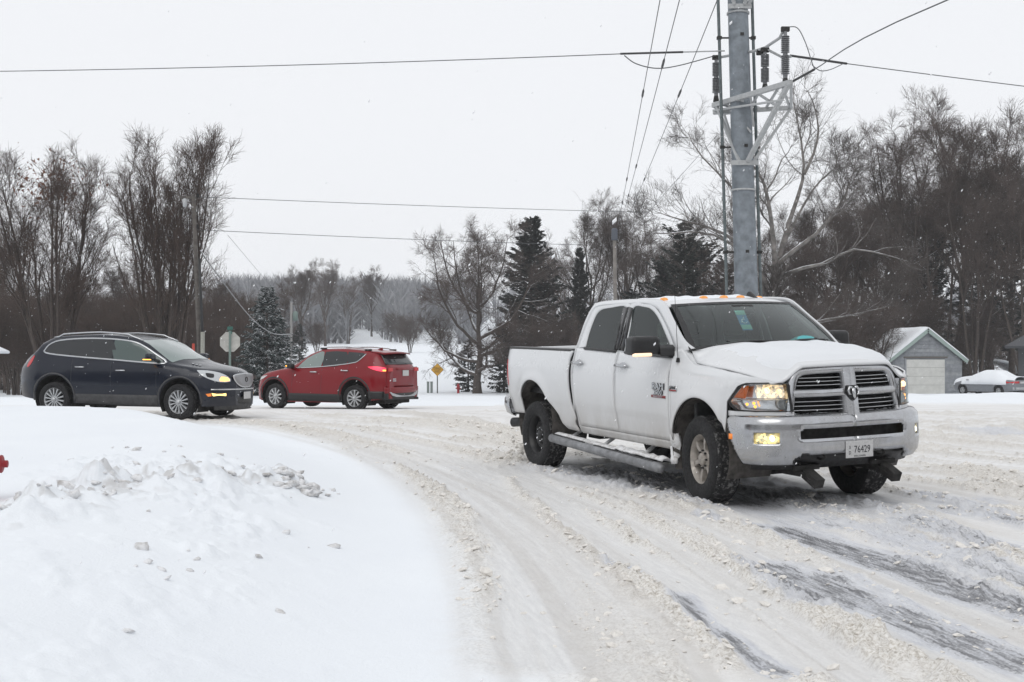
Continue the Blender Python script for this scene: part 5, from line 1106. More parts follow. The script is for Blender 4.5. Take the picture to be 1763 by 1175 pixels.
# snow lying on roof and bonnet
rn = np.random.default_rng(8)
def snow_pad(name, fn, nu, nv, amp, base, label, seed):
    P = np.zeros((nu, nv, 3))
    for i in range(nu):
        for j in range(nv):
            u, v = i / (nu - 1), j / (nv - 1); p = Vector(fn(u, v)); e = min(u, 1 - u) * (9 if 'roof' in name else 26); f = min(v, 1 - v) * (7 if 'roof' in name else 16)
            n = float(fbm(np.array(u * 7.3 + seed), np.array(v * 5.1), seed, 4)); k = min(1, e) * min(1, f)
            P[i, j] = p + Vector((0, 0, -.006 + k * (base + amp * max(0, n - .38) * 2)))
    o = MB().grid(P).build(name, MAT['thin_snow'] if 'bonnet' in name else MAT['snow'], None, True, 0, 0, (0, 0, 1)); o.matrix_world = truck.matrix_basis
    o.location = truck.location; o.rotation_euler = truck.rotation_euler
    return tag(o, label, 'snow layer')
snow_pad('roof_snow', lambda u, v: roof_pt(.13 + .80 * u, -.93 + 1.86 * v), 40, 30, .045, .010, 'uneven layer of snow lying on the pickup roof', 3)
snow_pad('bonnet_snow', lambda u, v: bonnet_pt(.015 + .965 * u, -.84 + 1.68 * v), 50, 40, .012, .0065, 'thin patchy snow lying on the pickup bonnet', 6)
# ------------------------------------------------------------------ cars built as lofted shells
class Shell:
    """body shell: named rails (tables x -> y,z) from sill to roof centre; round ends in plan"""
    def __init__(s, rails, arches, x0, x1, wf, wr):
        s.rails = rails; s.arches = arches; s.x0, s.x1 = x0, x1; s.wf, s.wr = wf, wr
    def endw(s, x):
        k = 1.0
        a, p = s.wf
        if x > a: k *= max(0.0, 1 - ((x - a) / (s.x1 - a)) ** p[0] * p[1])
        a, p = s.wr
        if x < a: k *= max(0.0, 1 - ((a - x) / (a - s.x0)) ** p[0] * p[1])
        return k
    def section(s, x, per=5):
        pts = []; k = s.endw(x)
        for ry, rz in s.rails: pts.append([float(np.interp(x, *zip(*ry))) * k, float(np.interp(x, *zip(*rz)))])
        zb = pts[0][1]
        for (cx, cz), r in s.arches:
            q = abs(x - cx)
            if q < r: zb = max(zb, cz + math.sqrt(r * r - q * q))
        pts[0][1] = zb
        for i in range(1, 4): pts[i][1] = max(pts[i][1], pts[i - 1][1] + .012)
        return smoothpts(np.array(pts), per)
    def y(s, x, z):
        sec = s.section(x, 4); zz = np.maximum.accumulate(sec[:, 1] + np.arange(len(sec)) * 1e-6); return float(np.interp(z, zz, sec[:, 0]))
    def z(s, x, y):
        sec = s.section(x, 6); m = len(sec) // 2; sec = sec[m:]; o = np.argsort(sec[:, 0]); return float(np.interp(abs(y), sec[o, 0], sec[o, 1]))
    def xs(s, n=70):
        q = list(np.linspace(s.x0, s.x1, n)) + [s.x1 - .004, s.x1 - .015, s.x1 - .03, s.x0 + .004, s.x0 + .015, s.x0 + .03]
        for (cx, cz), r in s.arches: q += [cx + r * math.cos(a) for a in np.linspace(0, math.pi, 26)]
        return sorted(set(round(v, 4) for v in q))
    def build(s, mat, root, lowmat, lowrow):
        X = s.xs(); Lf = np.array([[(x, y, z) for y, z in s.section(x)] for x in X]); full = np.concatenate([Lf, (Lf * [1, -1, 1])[:, ::-1][:, 1:]], 1)
        b = MB().grid(full); n = full.shape[1]
        for row in (0, len(X) - 1):
            h = n // 2; b.put(full[row], [(i, i + 1, n - 2 - i, n - 1 - i) for i in range(h - 1)] + [(h - 1, h, h + 1)])
        o = b.build('body', mat, root, True, 0, 0); 
        m = o.modifiers.new('e', 'EDGE_SPLIT'); m.split_angle = R(38)
        return o
def side_patch(sh, contour, s, off, n=5, smooth=3):
    C = dens(list(contour) + [contour[0]], smooth)[:-1] if smooth else np.array(contour); return MB().grid(fillstrip(C, sh.y, s, off, n))
def edge_strip(sh, pts, s, wd, off, closed=True, smooth=3):
    P = dens(list(pts) + ([pts[0]] if closed else []), smooth); c = P.mean(0); O = []; I = []
    for i in range(len(P)):
        t = P[min(i + 1, len(P) - 1)] - P[max(i - 1, 0)]
        if closed and i in (0, len(P) - 1): t = P[1] - P[-2]
        nrm = np.array([-t[1], t[0]]); nrm = nrm / (np.linalg.norm(nrm) + 1e-9); O.append(P[i] + nrm * wd / 2); I.append(P[i] - nrm * wd / 2)
    return MB().grid(ringstrip(O, I, sh.y, s, 3, off, off))
def top_patch(sh, xe, ye, off, nx=10, ny=13, sh2=None):
    """xe(v)->(x0,x1) ; ye(t)->halfwidth"""
    P = np.zeros((nx, ny, 3))
    for i, t in enumerate(np.linspace(0, 1, nx)):
        for j, v in enumerate(np.linspace(-1, 1, ny)):
            a, b = xe(v); x = a + (b - a) * t; y = v * ye(t); P[i, j] = (x, y, sh.z(x, y) + off)
    return MB().grid(P)
def car_wheels(root, x_r, r, wd, rim, track, style, mat, nsp, hub=.05, steer=0, lugs=0):
    for x in (0, x_r):
        for s in (-1, 1): wheel('front_wheel' if x == 0 else 'rear_wheel', root, spin(s * track, x, r, s, steer if x == 0 else 0), r, wd, rim, mat, 'spoke', MAT['tyre_clean'], nsp, lugs, .006, hub, .02)
def wells(root, arches, yo, yi=.45):
    for (cx, cz), r in arches:
        for s in (-1, 1):
            l_ = MB(); a = np.linspace(-.55, math.pi + .55, 26); l_.grid(np.array([[(cx + r * math.cos(t), s * y, cz + r * math.sin(t)) for y in (yo, yo - .1, yi)] for t in a])); l_.grid(np.array([[(cx + q * math.cos(t), s * yi, cz + q * math.sin(t)) for q in (r, .01)] for t in a])); l_.build('wheel_well', MAT['under'], root, True)
def lamp_glassy(name, col, es=0, em=None): return plain(name, col, .15, 0, emit=em, es=es) if em else plain(name, col, .15)
GLD = plain('car_glass_dark', (.012, .014, .016), .05, coat=.3); GLM = plain('car_glass_green', (.060, .085, .080), .05, coat=.3); GLL = plain('car_glass_reflection', (.20, .245, .235), .06, coat=.3)  # pale pane: reflection and the view through are painted into its colour

# --- dark blue crossover on the left, facing right
suv = empty('dark_suv', (-6.66, 25.95, .02), (0, R(.5), R(75 - 90)))
tag(suv, 'dark navy crossover with chrome window line and silver grille, left behind the snow bank', 'car')
AB = [((0.01, .40), .46), ((-2.98, .42), .47)]
rl = [
 ([(-4.0, .84), (-3.5, .93), (1.0, .93)], [(-4.0, .42), (-3.4, .36), (-2.4, .30), (-.5, .26), (.5, .28), (1.05, .30)]),
 ([(-4.0, .90), (-3.5, .965), (1.0, .965)], [(-4.0, .58), (-3.4, .56), (1.05, .46)]),
 ([(-4.0, .92), (-3.5, .985), (.6, .985), (1.0, .97)], [(-4.0, .80), (1.05, .64)]),
 ([(-4.0, .86), (-3.4, .955), (-.4, .965), (.5, .93), (1.0, .82)], [(-4.0, 1.02), (-3.0, 1.06), (-.4, 1.02), (.3, .96), (.75, .88), (1.0, .80)]),
 ([(-4.0, .70), (-3.5, .86), (-.5, .91), (.1, .87), (.6, .78), (1.0, .60)], [(-4.0, 1.14), (-3.55, 1.34), (-2.5, 1.285), (-1.5, 1.225), (-.6, 1.17), (.1, 1.10), (.6, 1.02), (.88, .95), (1.0, .90)]),
 ([(-4.0, .62), (-3.5, .74), (-3.2, .76), (-2, .785), (-1.0, .77), (-.3, .80), (.1, .70), (.6, .62), (1.0, .42)], [(-4.0, 1.20), (-3.62, 1.36), (-3.42, 1.55), (-3.2, 1.63), (-2.9, 1.68), (-2.0, 1.715), (-1.2, 1.66), (-.85, 1.54), (-.3, 1.20), (.1, 1.125), (.6, 1.06), (.88, 1.0), (1.0, .94)]),
 ([(-4.0, .40), (-3.4, .48), (-1, .48), (0, .46), (1.0, .22)], [(-4.0, 1.22), (-3.70, 1.36), (-3.45, 1.60), (-3.2, 1.715), (-2.4, 1.765), (-1.6, 1.755), (-1.15, 1.69), (-.75, 1.53), (0.0, 1.20), (.2, 1.155), (.6, 1.085), (.88, 1.02), (1.0, .96)]),
 ([(-4.0, 0), (1.0, 0)], [(-4.0, 1.22), (-3.72, 1.36), (-3.47, 1.62), (-3.2, 1.73), (-2.4, 1.785), (-1.6, 1.775), (-1.1, 1.70), (-.70, 1.54), (.08, 1.20), (.25, 1.165), (.6, 1.095), (.88, 1.03), (1.0, .97)])]
S1 = Shell(rl, AB, -3.98, 1.0, (.22, (3.2, .60)), (-3.35, (2.4, .22)))
NAVY = paint('navy_paint', (.007, .010, .019), (.075, .072, .075), .20, .72, .5, .14, .12, .35); b1 = S1.build(NAVY, suv, None, 0); wells(suv, AB, .95)
CLAD = plain('grey_cladding', (.045, .045, .047), .6, nz=.3, scale=10)
WB = [(-3.31, 1.395), (-3.20, 1.54), (-2.95, 1.635), (-2.36, 1.68), (-1.72, 1.675), (-1.20, 1.625), (-.92, 1.53), (-.66, 1.39), (-.34, 1.19), (-.66, 1.175), (-1.55, 1.232), (-2.5, 1.29), (-3.15, 1.345)]
for s in (-1, 1):
    sd = (0, s, 0)
    for nm, c, mt in (('quarter_window', [(-3.28, 1.40), (-3.17, 1.53), (-2.93, 1.62), (-2.62, 1.65), (-2.66, 1.31), (-3.12, 1.355)], GLD), ('rear_window', [(-2.58, 1.655), (-2.3, 1.67), (-1.66, 1.665), (-1.63, 1.245), (-2.62, 1.305)], GLD), ('front_window', [(-1.60, 1.66), (-1.22, 1.615), (-.94, 1.52), (-.68, 1.38), (-.40, 1.20), (-.68, 1.185), (-1.57, 1.24)], GLM)):
        side_patch(S1, c, s, .012, 6, 2).build(nm, mt, b1, True, 0, 0, sd)
    edge_strip(S1, WB, s, .028, .016).build('chrome_window_line', MAT['satin_chrome'], b1, True, 0, .006, sd)
    for x in (-2.35, -1.36): 
        h = MB(); z = 1.07 if x < -2 else 1.01; yy = S1.y(x, z); h.tube([(x - .12, s * (yy + .005), z), (x - .09, s * (yy + .04), z), (x + .09, s * (yy + .04), z), (x + .12, s * (yy + .005), z)], .014, 6); h.build('door_handle', MAT['satin_chrome'], b1, True)
    for x, zt in ((-.52, 1.17), (-1.60, 1.22), (-2.55, 1.28)):
        edge_strip(S1, [(x + .02, .50), (x, .8), (x - .005, 1.05), (x - .02, zt - .03)], s, .009, .0015, False).build('door_seam', MAT['black'], b1, True)
    MB().grid(ringstrip([(x, .50) for x in np.linspace(-2.45, -.50, 20)], [(x, .31 - .02 * (x + 2.5)) for x in np.linspace(-2.45, -.50, 20)], S1.y, s, 4, .008, .010)).build('sill_cladding', CLAD, b1, True, 0, .02, sd)
    for (cx, cz), r in AB:
        MB().grid(ringstrip([(cx + (r + .055) * math.cos(a), cz + (r + .055) * math.sin(a)) for a in np.linspace(-.15, math.pi + .15, 28)], [(cx + (r - .004) * math.cos(a), cz + (r - .004) * math.sin(a)) for a in np.linspace(-.15, math.pi + .15, 28)], S1.y, s, 3, .004, .012)).build('arch_trim', CLAD, b1, True, 0, .02, sd)
    # headlamp
    side_patch(S1, [(.36, 1.035), (.55, 1.03), (.74, .985), (.88, .90), (.93, .80), (.80, .79), (.62, .86), (.47, .95)], s, .006, 5, 2).build('headlamp', plain('headlamp_clear', (.55, .57, .58), .12, .5), b1, True, 0, 0, sd); hl = bpy.data.objects[b1.children[-1].name]
    side_patch(S1, [(.80, .90), (.88, .885), (.92, .81), (.80, .81)], s, .012, 3, 2).build('turn_lamp', plain('turn_glow', (.9, .55, .2), .3, emit=(1, .55, .16), es=1.3), hl, True, 0, 0, sd)
    side_patch(S1, [(.55, .98), (.68, .96), (.70, .88), (.60, .90)], s, .011, 3, 2).build('projector', MAT['gloss_black'], hl, True, 0, 0, sd)
    side_patch(S1, [(.70, .56), (.90, .555), (.90, .50), (.72, .50)], s, .006, 3, 1).build('fog_lamp', plain('fog_glow', (.9, .7, .3), .3, emit=(1, .68, .22), es=1.4), b1, True, 0, 0, sd)
    side_patch(S1, [(.60, .545), (.69, .56), (.70, .50), (.64, .49)], s, .006, 3, 1).build('side_reflector', MAT['amber'], b1, True, 0, 0, sd)
    side_patch(S1, [(-3.52, 1.30), (-3.58, 1.29), (-3.72, 1.16), (-3.75, 1.06), (-3.66, 1.07), (-3.56, 1.19)], s, .006, 4, 2).build('tail_lamp', MAT['red_lens'], b1, True, 0, 0, sd)
    mi = MB(); mi.box((-.58, s * 1.10, 1.30), (.17, .24, .15), taper=(.85, .9)); mo = mi.build('door_mirror', NAVY, suv, True, .045, segs=3); MB().box((-.60, s * 1.12, 1.245), (.18, .20, .02)).build('mirror_lamp', MAT['amber_lit'], mo, True, .008); MB().bar((-.50, s * .90, 1.215), (-.56, s * 1.04, 1.25), .08, .05).build('mirror_foot', MAT['black'], mo, False, .01)
    rlb = MB(); rlb.tube([(x, s * (.70 if x > -3.2 else .69), S1.z(x, .70) + (.05 if -3.0 < x < -1.25 else .012)) for x in np.linspace(-3.15, -1.0, 20)], .020, 6); rlb.build('roof_rail', MAT['satin_chrome'], suv, True)
    MB().grid(ringstrip([(x, 1.085 - .0 * x) for x in np.linspace(-.02, .28, 8)], [(x, 1.06) for x in np.linspace(-.02, .28, 8)], S1.y, s, 2, .01, .01))
top_patch(S1, lambda v: (-.06 - .18 * v * v, -1.02 - .03 * v * v), lambda t: .80 - .10 * t, .006, 12).build('windscreen', GLL, b1, True, 0, 0, (0, 0, 1))
for x in (.10, .18, .26): 
    q = MB(); q.box((x, -.56, S1.z(x, .56) + .008), (.05, .05, .02)); q.build('bonnet_port', MAT['satin_chrome'], b1, True, .012)
# front face
def s1f(y, z, off=0.0):   # plan-round nose
    return (1.0 - .34 * (abs(y) / .85) ** 2.6 + off - .05 * max(0, z - .72) - .10 * max(0, z - .88), y, z)
gC = dens([(0, .955), (.26, .945), (.40, .925), (.42, .88), (.36, .78), (.22, .70), (0, .675), (-.22, .70), (-.36, .78), (-.42, .88), (-.40, .925), (-.26, .945), (0, .955)], 3)
gg = MB().grid(np.array([[s1f(p[0] * k, .82 + (p[1] - .82) * k, .028) for k in (1, .6, .2, 0)] for p in gC])); g1 = gg.build('grille', plain('grille_silver', (.30, .30, .31), .4, .6, nz=.3, scale=120), suv, True, 0, .02)
ch_ = MB(); ch_.tube([s1f(p[0], p[1], .034) for p in gC], .017, 6, False); ch_.build('grille_rim', MAT['satin_chrome'], g1, True)
for y in np.linspace(-.34, .34, 15):
    zt_ = .935 - .05 * (abs(y) / .4) ** 3; zb_ = .69 + .55 * max(0, abs(y) - .12) ** 1.6; MB().bar(s1f(y, zt_, .036), s1f(y, zb_, .036), .010, .008, (1, 0, 0)).build('grille_bar', MAT['satin_chrome'], g1)
em_ = MB(); em_.lathe([(.055, 0), (.055, .012), (.04, .014), (.04, 0)], 18, Matrix.Translation(s1f(0, .835, .045)) @ Matrix.Rotation(R(90), 4, 'Y')); em_.build('grille_emblem', MAT['gloss_black'], g1, True)
cb = MB(); cb.tube([s1f(y, .635, .030) for y in np.linspace(-.86, .86, 24)], .018, 6); cb.build('bumper_chrome_strip', MAT['satin_chrome'], suv, True)
MB().grid(np.array([[s1f(y, z, .022) for z in (.34, .42, .47)] for y in np.linspace(-.60, .60, 12)])).build('lower_intake', MAT['black'], suv, True, 0, .02)
MB().grid(np.array([[s1f(y, z, .015 - .2 * (.33 - z)) for z in (.20, .27, .33)] for y in np.linspace(-.78, .78, 12)])).build('chin', CLAD, suv, True, 0, .02)
pl1 = MB(); pl1.box(s1f(.03, .50, .05), (.01, .30, .15)); pn = pl1.build('number_plate', MAT['plate_white'], suv, False, .004)
un = MB(); un.box((-1.45, 0, .32), (4.4, 1.3, .16)); un.tube([(-2.2, .3, .26), (-3.6, .4, .28)], .05, 8); un.build('underbody', MAT['under'], suv, False, .03)
car_wheels(suv, -2.98, .372, .25, .245, .855, 'spoke', MAT['alloy_clean'], 14, .055, R(-6))

# --- red crossover, seen from its left rear
rav = empty('red_suv', (-6.18, 34.4, -.15), (0, R(-.4), R(-116.5 - 90)))
tag(rav, 'dark red crossover with black arches seen from behind, nose behind the dark car', 'car')
AR = [((0.04, .38), .44), ((-2.62, .40), .46)]
rl = [
 ([(-3.62, .80), (-3.2, .88), (.9, .88)], [(-3.62, .36), (-3.1, .30), (-2, .22), (-.5, .21), (.5, .24), (.95, .27)]),
 ([(-3.62, .84), (-3.2, .905), (.9, .905)], [(-3.62, .52), (-3, .46), (.95, .44)]),
 ([(-3.62, .85), (-3.2, .92), (.6, .92), (.9, .90)], [(-3.62, .72), (.95, .60)]),
 ([(-3.62, .82), (-3.2, .905), (-.4, .90), (.5, .86), (.9, .76)], [(-3.62, .98), (-2.6, 1.02), (-.4, .98), (.3, .92), (.75, .84), (.92, .78)]),
 ([(-3.62, .74), (-3.2, .84), (-.5, .85), (.1, .80), (.6, .72), (.9, .56)], [(-3.62, 1.12), (-3.4, 1.20), (-2.7, 1.34), (-2.0, 1.235), (-1.3, 1.175), (-.6, 1.14), (-.1, 1.08), (.4, 1.0), (.75, .90), (.92, .84)]),
 ([(-3.62, .66), (-3.3, .68), (-3.0, .67), (-2, .69), (-1.1, .68), (-.5, .73), (0, .64), (.5, .58), (.9, .40)], [(-3.62, 1.14), (-3.46, 1.30), (-3.2, 1.54), (-2.9, 1.60), (-2.2, 1.64), (-1.4, 1.62), (-1.0, 1.48), (-.5, 1.20), (0.0, 1.10), (.4, 1.03), (.75, .94), (.92, .88)]),
 ([(-3.62, .4), (-1, .42), (0, .40), (.9, .22)], [(-3.62, 1.15), (-3.48, 1.32), (-3.28, 1.58), (-3.1, 1.63), (-2.2, 1.69), (-1.5, 1.68), (-1.05, 1.58), (-.6, 1.38), (-.12, 1.15), (.1, 1.11), (.4, 1.05), (.75, .96), (.92, .90)]),
 ([(-3.62, 0), (.9, 0)], [(-3.62, 1.15), (-3.49, 1.32), (-3.30, 1.59), (-3.1, 1.64), (-2.2, 1.705), (-1.5, 1.695), (-1.0, 1.59), (-.55, 1.39), (-.05, 1.155), (.15, 1.115), (.4, 1.055), (.75, .97), (.92, .91)])]
S2 = Shell(rl, AR, -3.62, .92, (.2, (3.0, .55)), (-3.15, (2.2, .16)))
REDP = paint('red_paint', (.185, .005, .010), (.10, .045, .045), .25, .75, .25, .16, .15, .35); b2 = S2.build(REDP, rav, None, 0); wells(rav, AR, .87)
for s in (1, -1):
    sd = (0, s, 0)
    for nm, c, mt in (('front_window', [(-.72, 1.165), (-.97, 1.42), (-1.30, 1.565), (-1.52, 1.59), (-1.50, 1.20), (-1.1, 1.18)], GLL), ('rear_window', [(-1.57, 1.595), (-2.25, 1.60), (-2.33, 1.28), (-1.56, 1.205)], GLD), ('quarter_window', [(-2.31, 1.60), (-2.62, 1.585), (-2.86, 1.545), (-2.68, 1.36), (-2.38, 1.29)], GLD)):
        side_patch(S2, c, s, .014, 6, 2).build(nm, mt, b2, True, 0, 0, sd)
    edge_strip(S2, [(-.68, 1.15), (-1.4, 1.183), (-2.06, 1.245), (-2.5, 1.30), (-2.70, 1.355), (-2.89, 1.555)], s, .022, .020, False).build('chrome_belt_line', MAT['satin_chrome'], b2, True, 0, .006, sd)
    for x, z in ((-1.29, 1.04), (-2.31, 1.09)):
        h = MB(); yy = S2.y(x, z); h.tube([(x - .12, s * (yy + .005), z), (x - .09, s * (yy + .045), z + .005), (x + .09, s * (yy + .045), z + .005), (x + .12, s * (yy + .005), z)], .017, 6); h.build('door_handle', MAT['satin_chrome'], b2, True)
    for P in ([(-.55, .48), (-.58, .8), (-.60, 1.12)], [(-1.53, .48), (-1.55, .8), (-1.55, 1.18)], [(-2.16, .62), (-2.28, .85), (-2.38, 1.1), (-2.40, 1.27)]): edge_strip(S2, P, s, .009, .0015, False).build('door_seam', MAT['black'], b2, True)
    MB().grid(ringstrip([(x, .45) for x in np.linspace(-2.20, -.36, 16)], [(x, .235) for x in np.linspace(-2.20, -.36, 16)], S2.y, s, 4, .010, .004)).build('sill_cladding', MAT['black'], b2, True, 0, .03, sd)
    MB().grid(ringstrip([(x, .55) for x in np.linspace(-3.50, -3.02, 8)], [(x, .34) for x in np.linspace(-3.50, -3.02, 8)], S2.y, s, 4, .010, .004)).build('rear_corner_cladding', MAT['black'], b2, True, 0, .03, sd)
    for (cx, cz), r in AR:
        MB().grid(ringstrip([(cx + (r + .075) * math.cos(a), cz + (r + .075) * math.sin(a)) for a in np.linspace(-.2, math.pi + .2, 28)], [(cx + (r - .004) * math.cos(a), cz + (r - .004) * math.sin(a)) for a in np.linspace(-.2, math.pi + .2, 28)], S2.y, s, 3, .006, .014)).build('arch_trim', MAT['black'], b2, True, 0, .02, sd)
    tl = side_patch(S2, [(-3.02, 1.205), (-3.30, 1.215), (-3.52, 1.17), (-3.56, 1.09), (-3.40, 1.085), (-3.18, 1.14)], s, .012, 4, 2).build('tail_lamp', MAT['red_lit'], b2, True, 0, 0, sd)
    side_patch(S2, [(-3.44, 1.13), (-3.54, 1.13), (-3.55, 1.095), (-3.45, 1.09)], s, .02, 3, 1).build('turn_lamp', MAT['amber_lit'], tl, True, 0, 0, sd)
    mi = MB(); mi.box((-.60, s * 1.01, 1.20), (.17, .22, .14), taper=(.85, .9)); mo = mi.build('door_mirror', MAT['black'], rav, True, .04, segs=3); MB().box((-.52, s * 1.06, 1.20), (.05, .10, .035)).build('mirror_lamp', MAT['amber_lit'], mo, True, .012); MB().bar((-.52, s * .84, 1.15), (-.58, s * .94, 1.17), .09, .06).build('mirror_foot', MAT['black'], mo, False, .01)
    rr_ = MB(); rr_.tube([(x, s * .62, S2.z(x, .62) + (.055 if -2.75 < x < -1.55 else .02)) for x in np.linspace(-2.95, -1.35, 16)], .018, 6); rr_.build('roof_rail', MAT['satin_chrome'], rav, True)
    for x in (-1.42, -2.88): MB().box((x, s * .62, S2.z(x, .62) + .025), (.22, .045, .05)).build('rail_foot', MAT['black'], rav, True, .015)
    side_patch(S2, [(.30, .93), (.62, .90), (.80, .82), (.70, .78), (.45, .84)], s, .006, 4, 2).build('headlamp', plain('headlamp_clear2', (.6, .6, .6), .15, .4), b2, True, 0, 0, sd)
top_patch(S2, lambda v: (-.20 - .20 * v * v, -.98 - .05 * v * v), lambda t: .72 - .08 * t, .006).build('windscreen', GLM, b2, True, 0, 0, (0, 0, 1))
rg = MB().grid(np.array([[(-3.55 + .20 * t + .06 * (v * v), v * (.70 - .07 * t), 1.27 + .285 * t) for v in np.linspace(-1, 1, 13)] for t in np.linspace(0, 1, 6)])); rg.build('hatch_window', GLD, b2, True, 0, .02, (-1, 0, .3))
spl = MB().grid(np.array([[(-3.10 - .42 * t + .10 * v * v, v * .66, 1.648 - .055 * t - .03 * v * v) for v in np.linspace(-1, 1, 13)] for t in np.linspace(0, 1, 5)])); spl.build('roof_spoiler', REDP, b2, True, 0, .035, (0, 0, 1))
fn = MB(); fn.prism([(-2.75, 1.66), (-2.95, 1.645), (-2.93, 1.72)], lambda x, z: (x, -.02, z), lambda x, z: (x, .02, z)); fn.build('shark_fin_aerial', REDP, rav, False, .008)
hx = lambda y: -3.655 + .10 * (abs(y) / .85) ** 2.5
ht = MB().grid(np.array([[(hx(y) + .03 * abs(z - .95), y, z) for z in (.66, .75, .9, 1.05, 1.15, 1.20)] for y in np.linspace(-.78, .78, 15)])); hatch = ht.build('hatch', REDP, b2, True, 0, .03, (-1, 0, 0))
MB().box((hx(0) - .008, 0, 1.145), (.03, .80, .05)).build('hatch_garnish', REDP, hatch, True, .015)
pb2 = MB(); pb2.box((hx(0) - .012, -.02, 1.035), (.008, .305, .152)); p2 = pb2.build('number_plate', MAT['plate_white'], rav, False, .003)
for z in (.88, .83): MB().box((hx(.5) - .008, .50, z), (.006, .16, .022)).build('hatch_badge', MAT['satin_chrome'], hatch)
for y0_ in (-1, 1): MB().box((hx(.62) - .004, y0_ * .66, 1.13), (.03, .22, .10)).build('hatch_lamp', MAT['red_lens'], hatch, True, .02)
bm = lambda y: -3.69 + .14 * (abs(y) / .88) ** 2.6
MB().grid(np.array([[(bm(y) + .05 * max(0, .5 - z), y, z) for z in (.50, .56, .62, .66)] for y in np.linspace(-.86, .86, 17)])).build('rear_bumper', REDP, b2, True, 0, .04, (-1, 0, 0))
MB().grid(np.array([[(bm(y) + .01 + .12 * max(0, .5 - z), y, z) for z in (.32, .40, .50, .54)] for y in np.linspace(-.86, .86, 17)])).build('bumper_cladding', MAT['black'], b2, True, 0, .03, (-1, 0, 0))
sk = MB().prism([(-.72, .535), (.72, .535), (.62, .44), (.45, .40), (-.45, .40), (-.62, .44)], lambda y, z: (bm(y) - .004, y, z), lambda y, z: (bm(y) - .022, y, z)); sk.build('skid_plate', MAT['silver'], b2, True, .008)
ex2 = MB(); ex2.tube([(-3.2, -.55, .32), (-3.70, -.62, .34)], .035, 10, False); ex2.build('exhaust_pipe', MAT['black'], rav, True, 0, .004)
un = MB(); un.box((-1.35, 0, .28), (4.2, 1.2, .14)); un.build('underbody', MAT['under'], rav, False, .03)
car_wheels(rav, -2.62, .355, .23, .232, .81, 'spoke', MAT['alloy_clean'], 10, .05, R(-4))
# --- snow-covered saloon by the garage, seen from behind
sed = empty('snowy_sedan', at(1672, 676, 79.0), (0, 0, R(-150 - 90))); sed.location.z = hz(sed.location.x, sed.location.y)
tag(sed, 'silver saloon car buried under thick snow, parked right of the grey garage', 'car')
AS = [((0, .34), .38), ((-2.75, .34), .38)]
rl = [
 ([(-3.85, .78), (.9, .80)], [(-3.85, .34), (-3, .24), (.5, .22), (.95, .28)]), ([(-3.85, .84), (.9, .86)], [(-3.85, .48), (.95, .42)]), ([(-3.85, .86), (.9, .87)], [(-3.85, .66), (.95, .56)]),
 ([(-3.85, .84), (.9, .82)], [(-3.85, .84), (-2, .84), (.5, .76), (.95, .68)]), ([(-3.85, .78), (-2.6, .80), (-.4, .80), (.9, .68)], [(-3.85, .98), (-2.6, .98), (-.4, .94), (.4, .86), (.95, .74)]),
 ([(-3.85, .70), (-3.0, .70), (-2.4, .60), (-1.3, .60), (-.4, .70), (.9, .6)], [(-3.85, 1.0), (-3.05, 1.03), (-2.4, 1.33), (-1.35, 1.35), (-.4, .99), (.4, .90), (.95, .76)]),
 ([(-3.85, .4), (.9, .3)], [(-3.85, 1.01), (-3.1, 1.05), (-2.4, 1.38), (-1.4, 1.40), (-.35, 1.01), (.4, .93), (.95, .78)]), ([(-3.85, 0), (.9, 0)], [(-3.85, 1.01), (-3.1, 1.05), (-2.4, 1.39), (-1.4, 1.41), (-.35, 1.02), (.4, .94), (.95, .79)])]
S3 = Shell(rl, AS, -3.85, .95, (.2, (2.6, .34)), (-3.4, (2.4, .2)))
b3 = S3.build(plain('silver_paint', (.20, .21, .225), .35, .3, nz=.2), sed, None, 0)
car_wheels(sed, -2.75, .31, .2, .19, .74, 'spoke', MAT['silver'], 8, .04)
for s in (-1, 1):
    side_patch(S3, [(-3.30, .93), (-3.82, .93), (-3.82, .80), (-3.36, .80)], s, .01, 3, 1).build('tail_lamp', MAT['red_lens'], b3, True, 0, 0, (0, s, 0))
    MB().box((-3.862, s * .50, .87), (.02, .42, .12)).build('tail_lamp', MAT['red_lens'], b3, True, .01)
    MB().box((-.45, s * .92, .98), (.12, .16, .10)).build('door_mirror', MAT['silver'], sed, True, .03)
MB().box((-3.87, 0, .86), (.02, .40, .13)).build('number_plate', MAT['plate_white'], b3)
MB().grid(np.array([[(-3.90 + .1 * (y / .8) ** 2, y, z) for z in (.38, .5, .56)] for y in np.linspace(-.78, .78, 9)])).build('rear_bumper', MAT['silver'], b3, True, 0, .05, (-1, 0, 0))
Pn = []
for x in np.linspace(-3.80, .80, 44):
    w = .92 if -3.3 < x < .1 else .82
    zb_ = float(np.interp(x, [-3.85, -3.0, -.4, .5, .95], [.80, .76, .74, .70, .64]))
    Pn.append([(x, y * w * S3.endw(x) ** .5, zb_ + (S3.z(x, 0) + .20 - zb_) * (1 - abs(y) ** 4) + .04 * float(fbm(np.array(x * 1.1), np.array(y * 1.7), 3, 3)) - (.06 if abs(y) > .97 else 0)) for y in np.linspace(-1, 1, 19)])
sc = MB().grid(np.array(Pn)).build('car_snow', MAT['snow'], None, True, 0, .03, (0, 0, 1)); sc.location = sed.location; sc.rotation_euler = sed.rotation_euler
tag(sc, 'thick snow blanket over the parked silver saloon', 'snow layer')
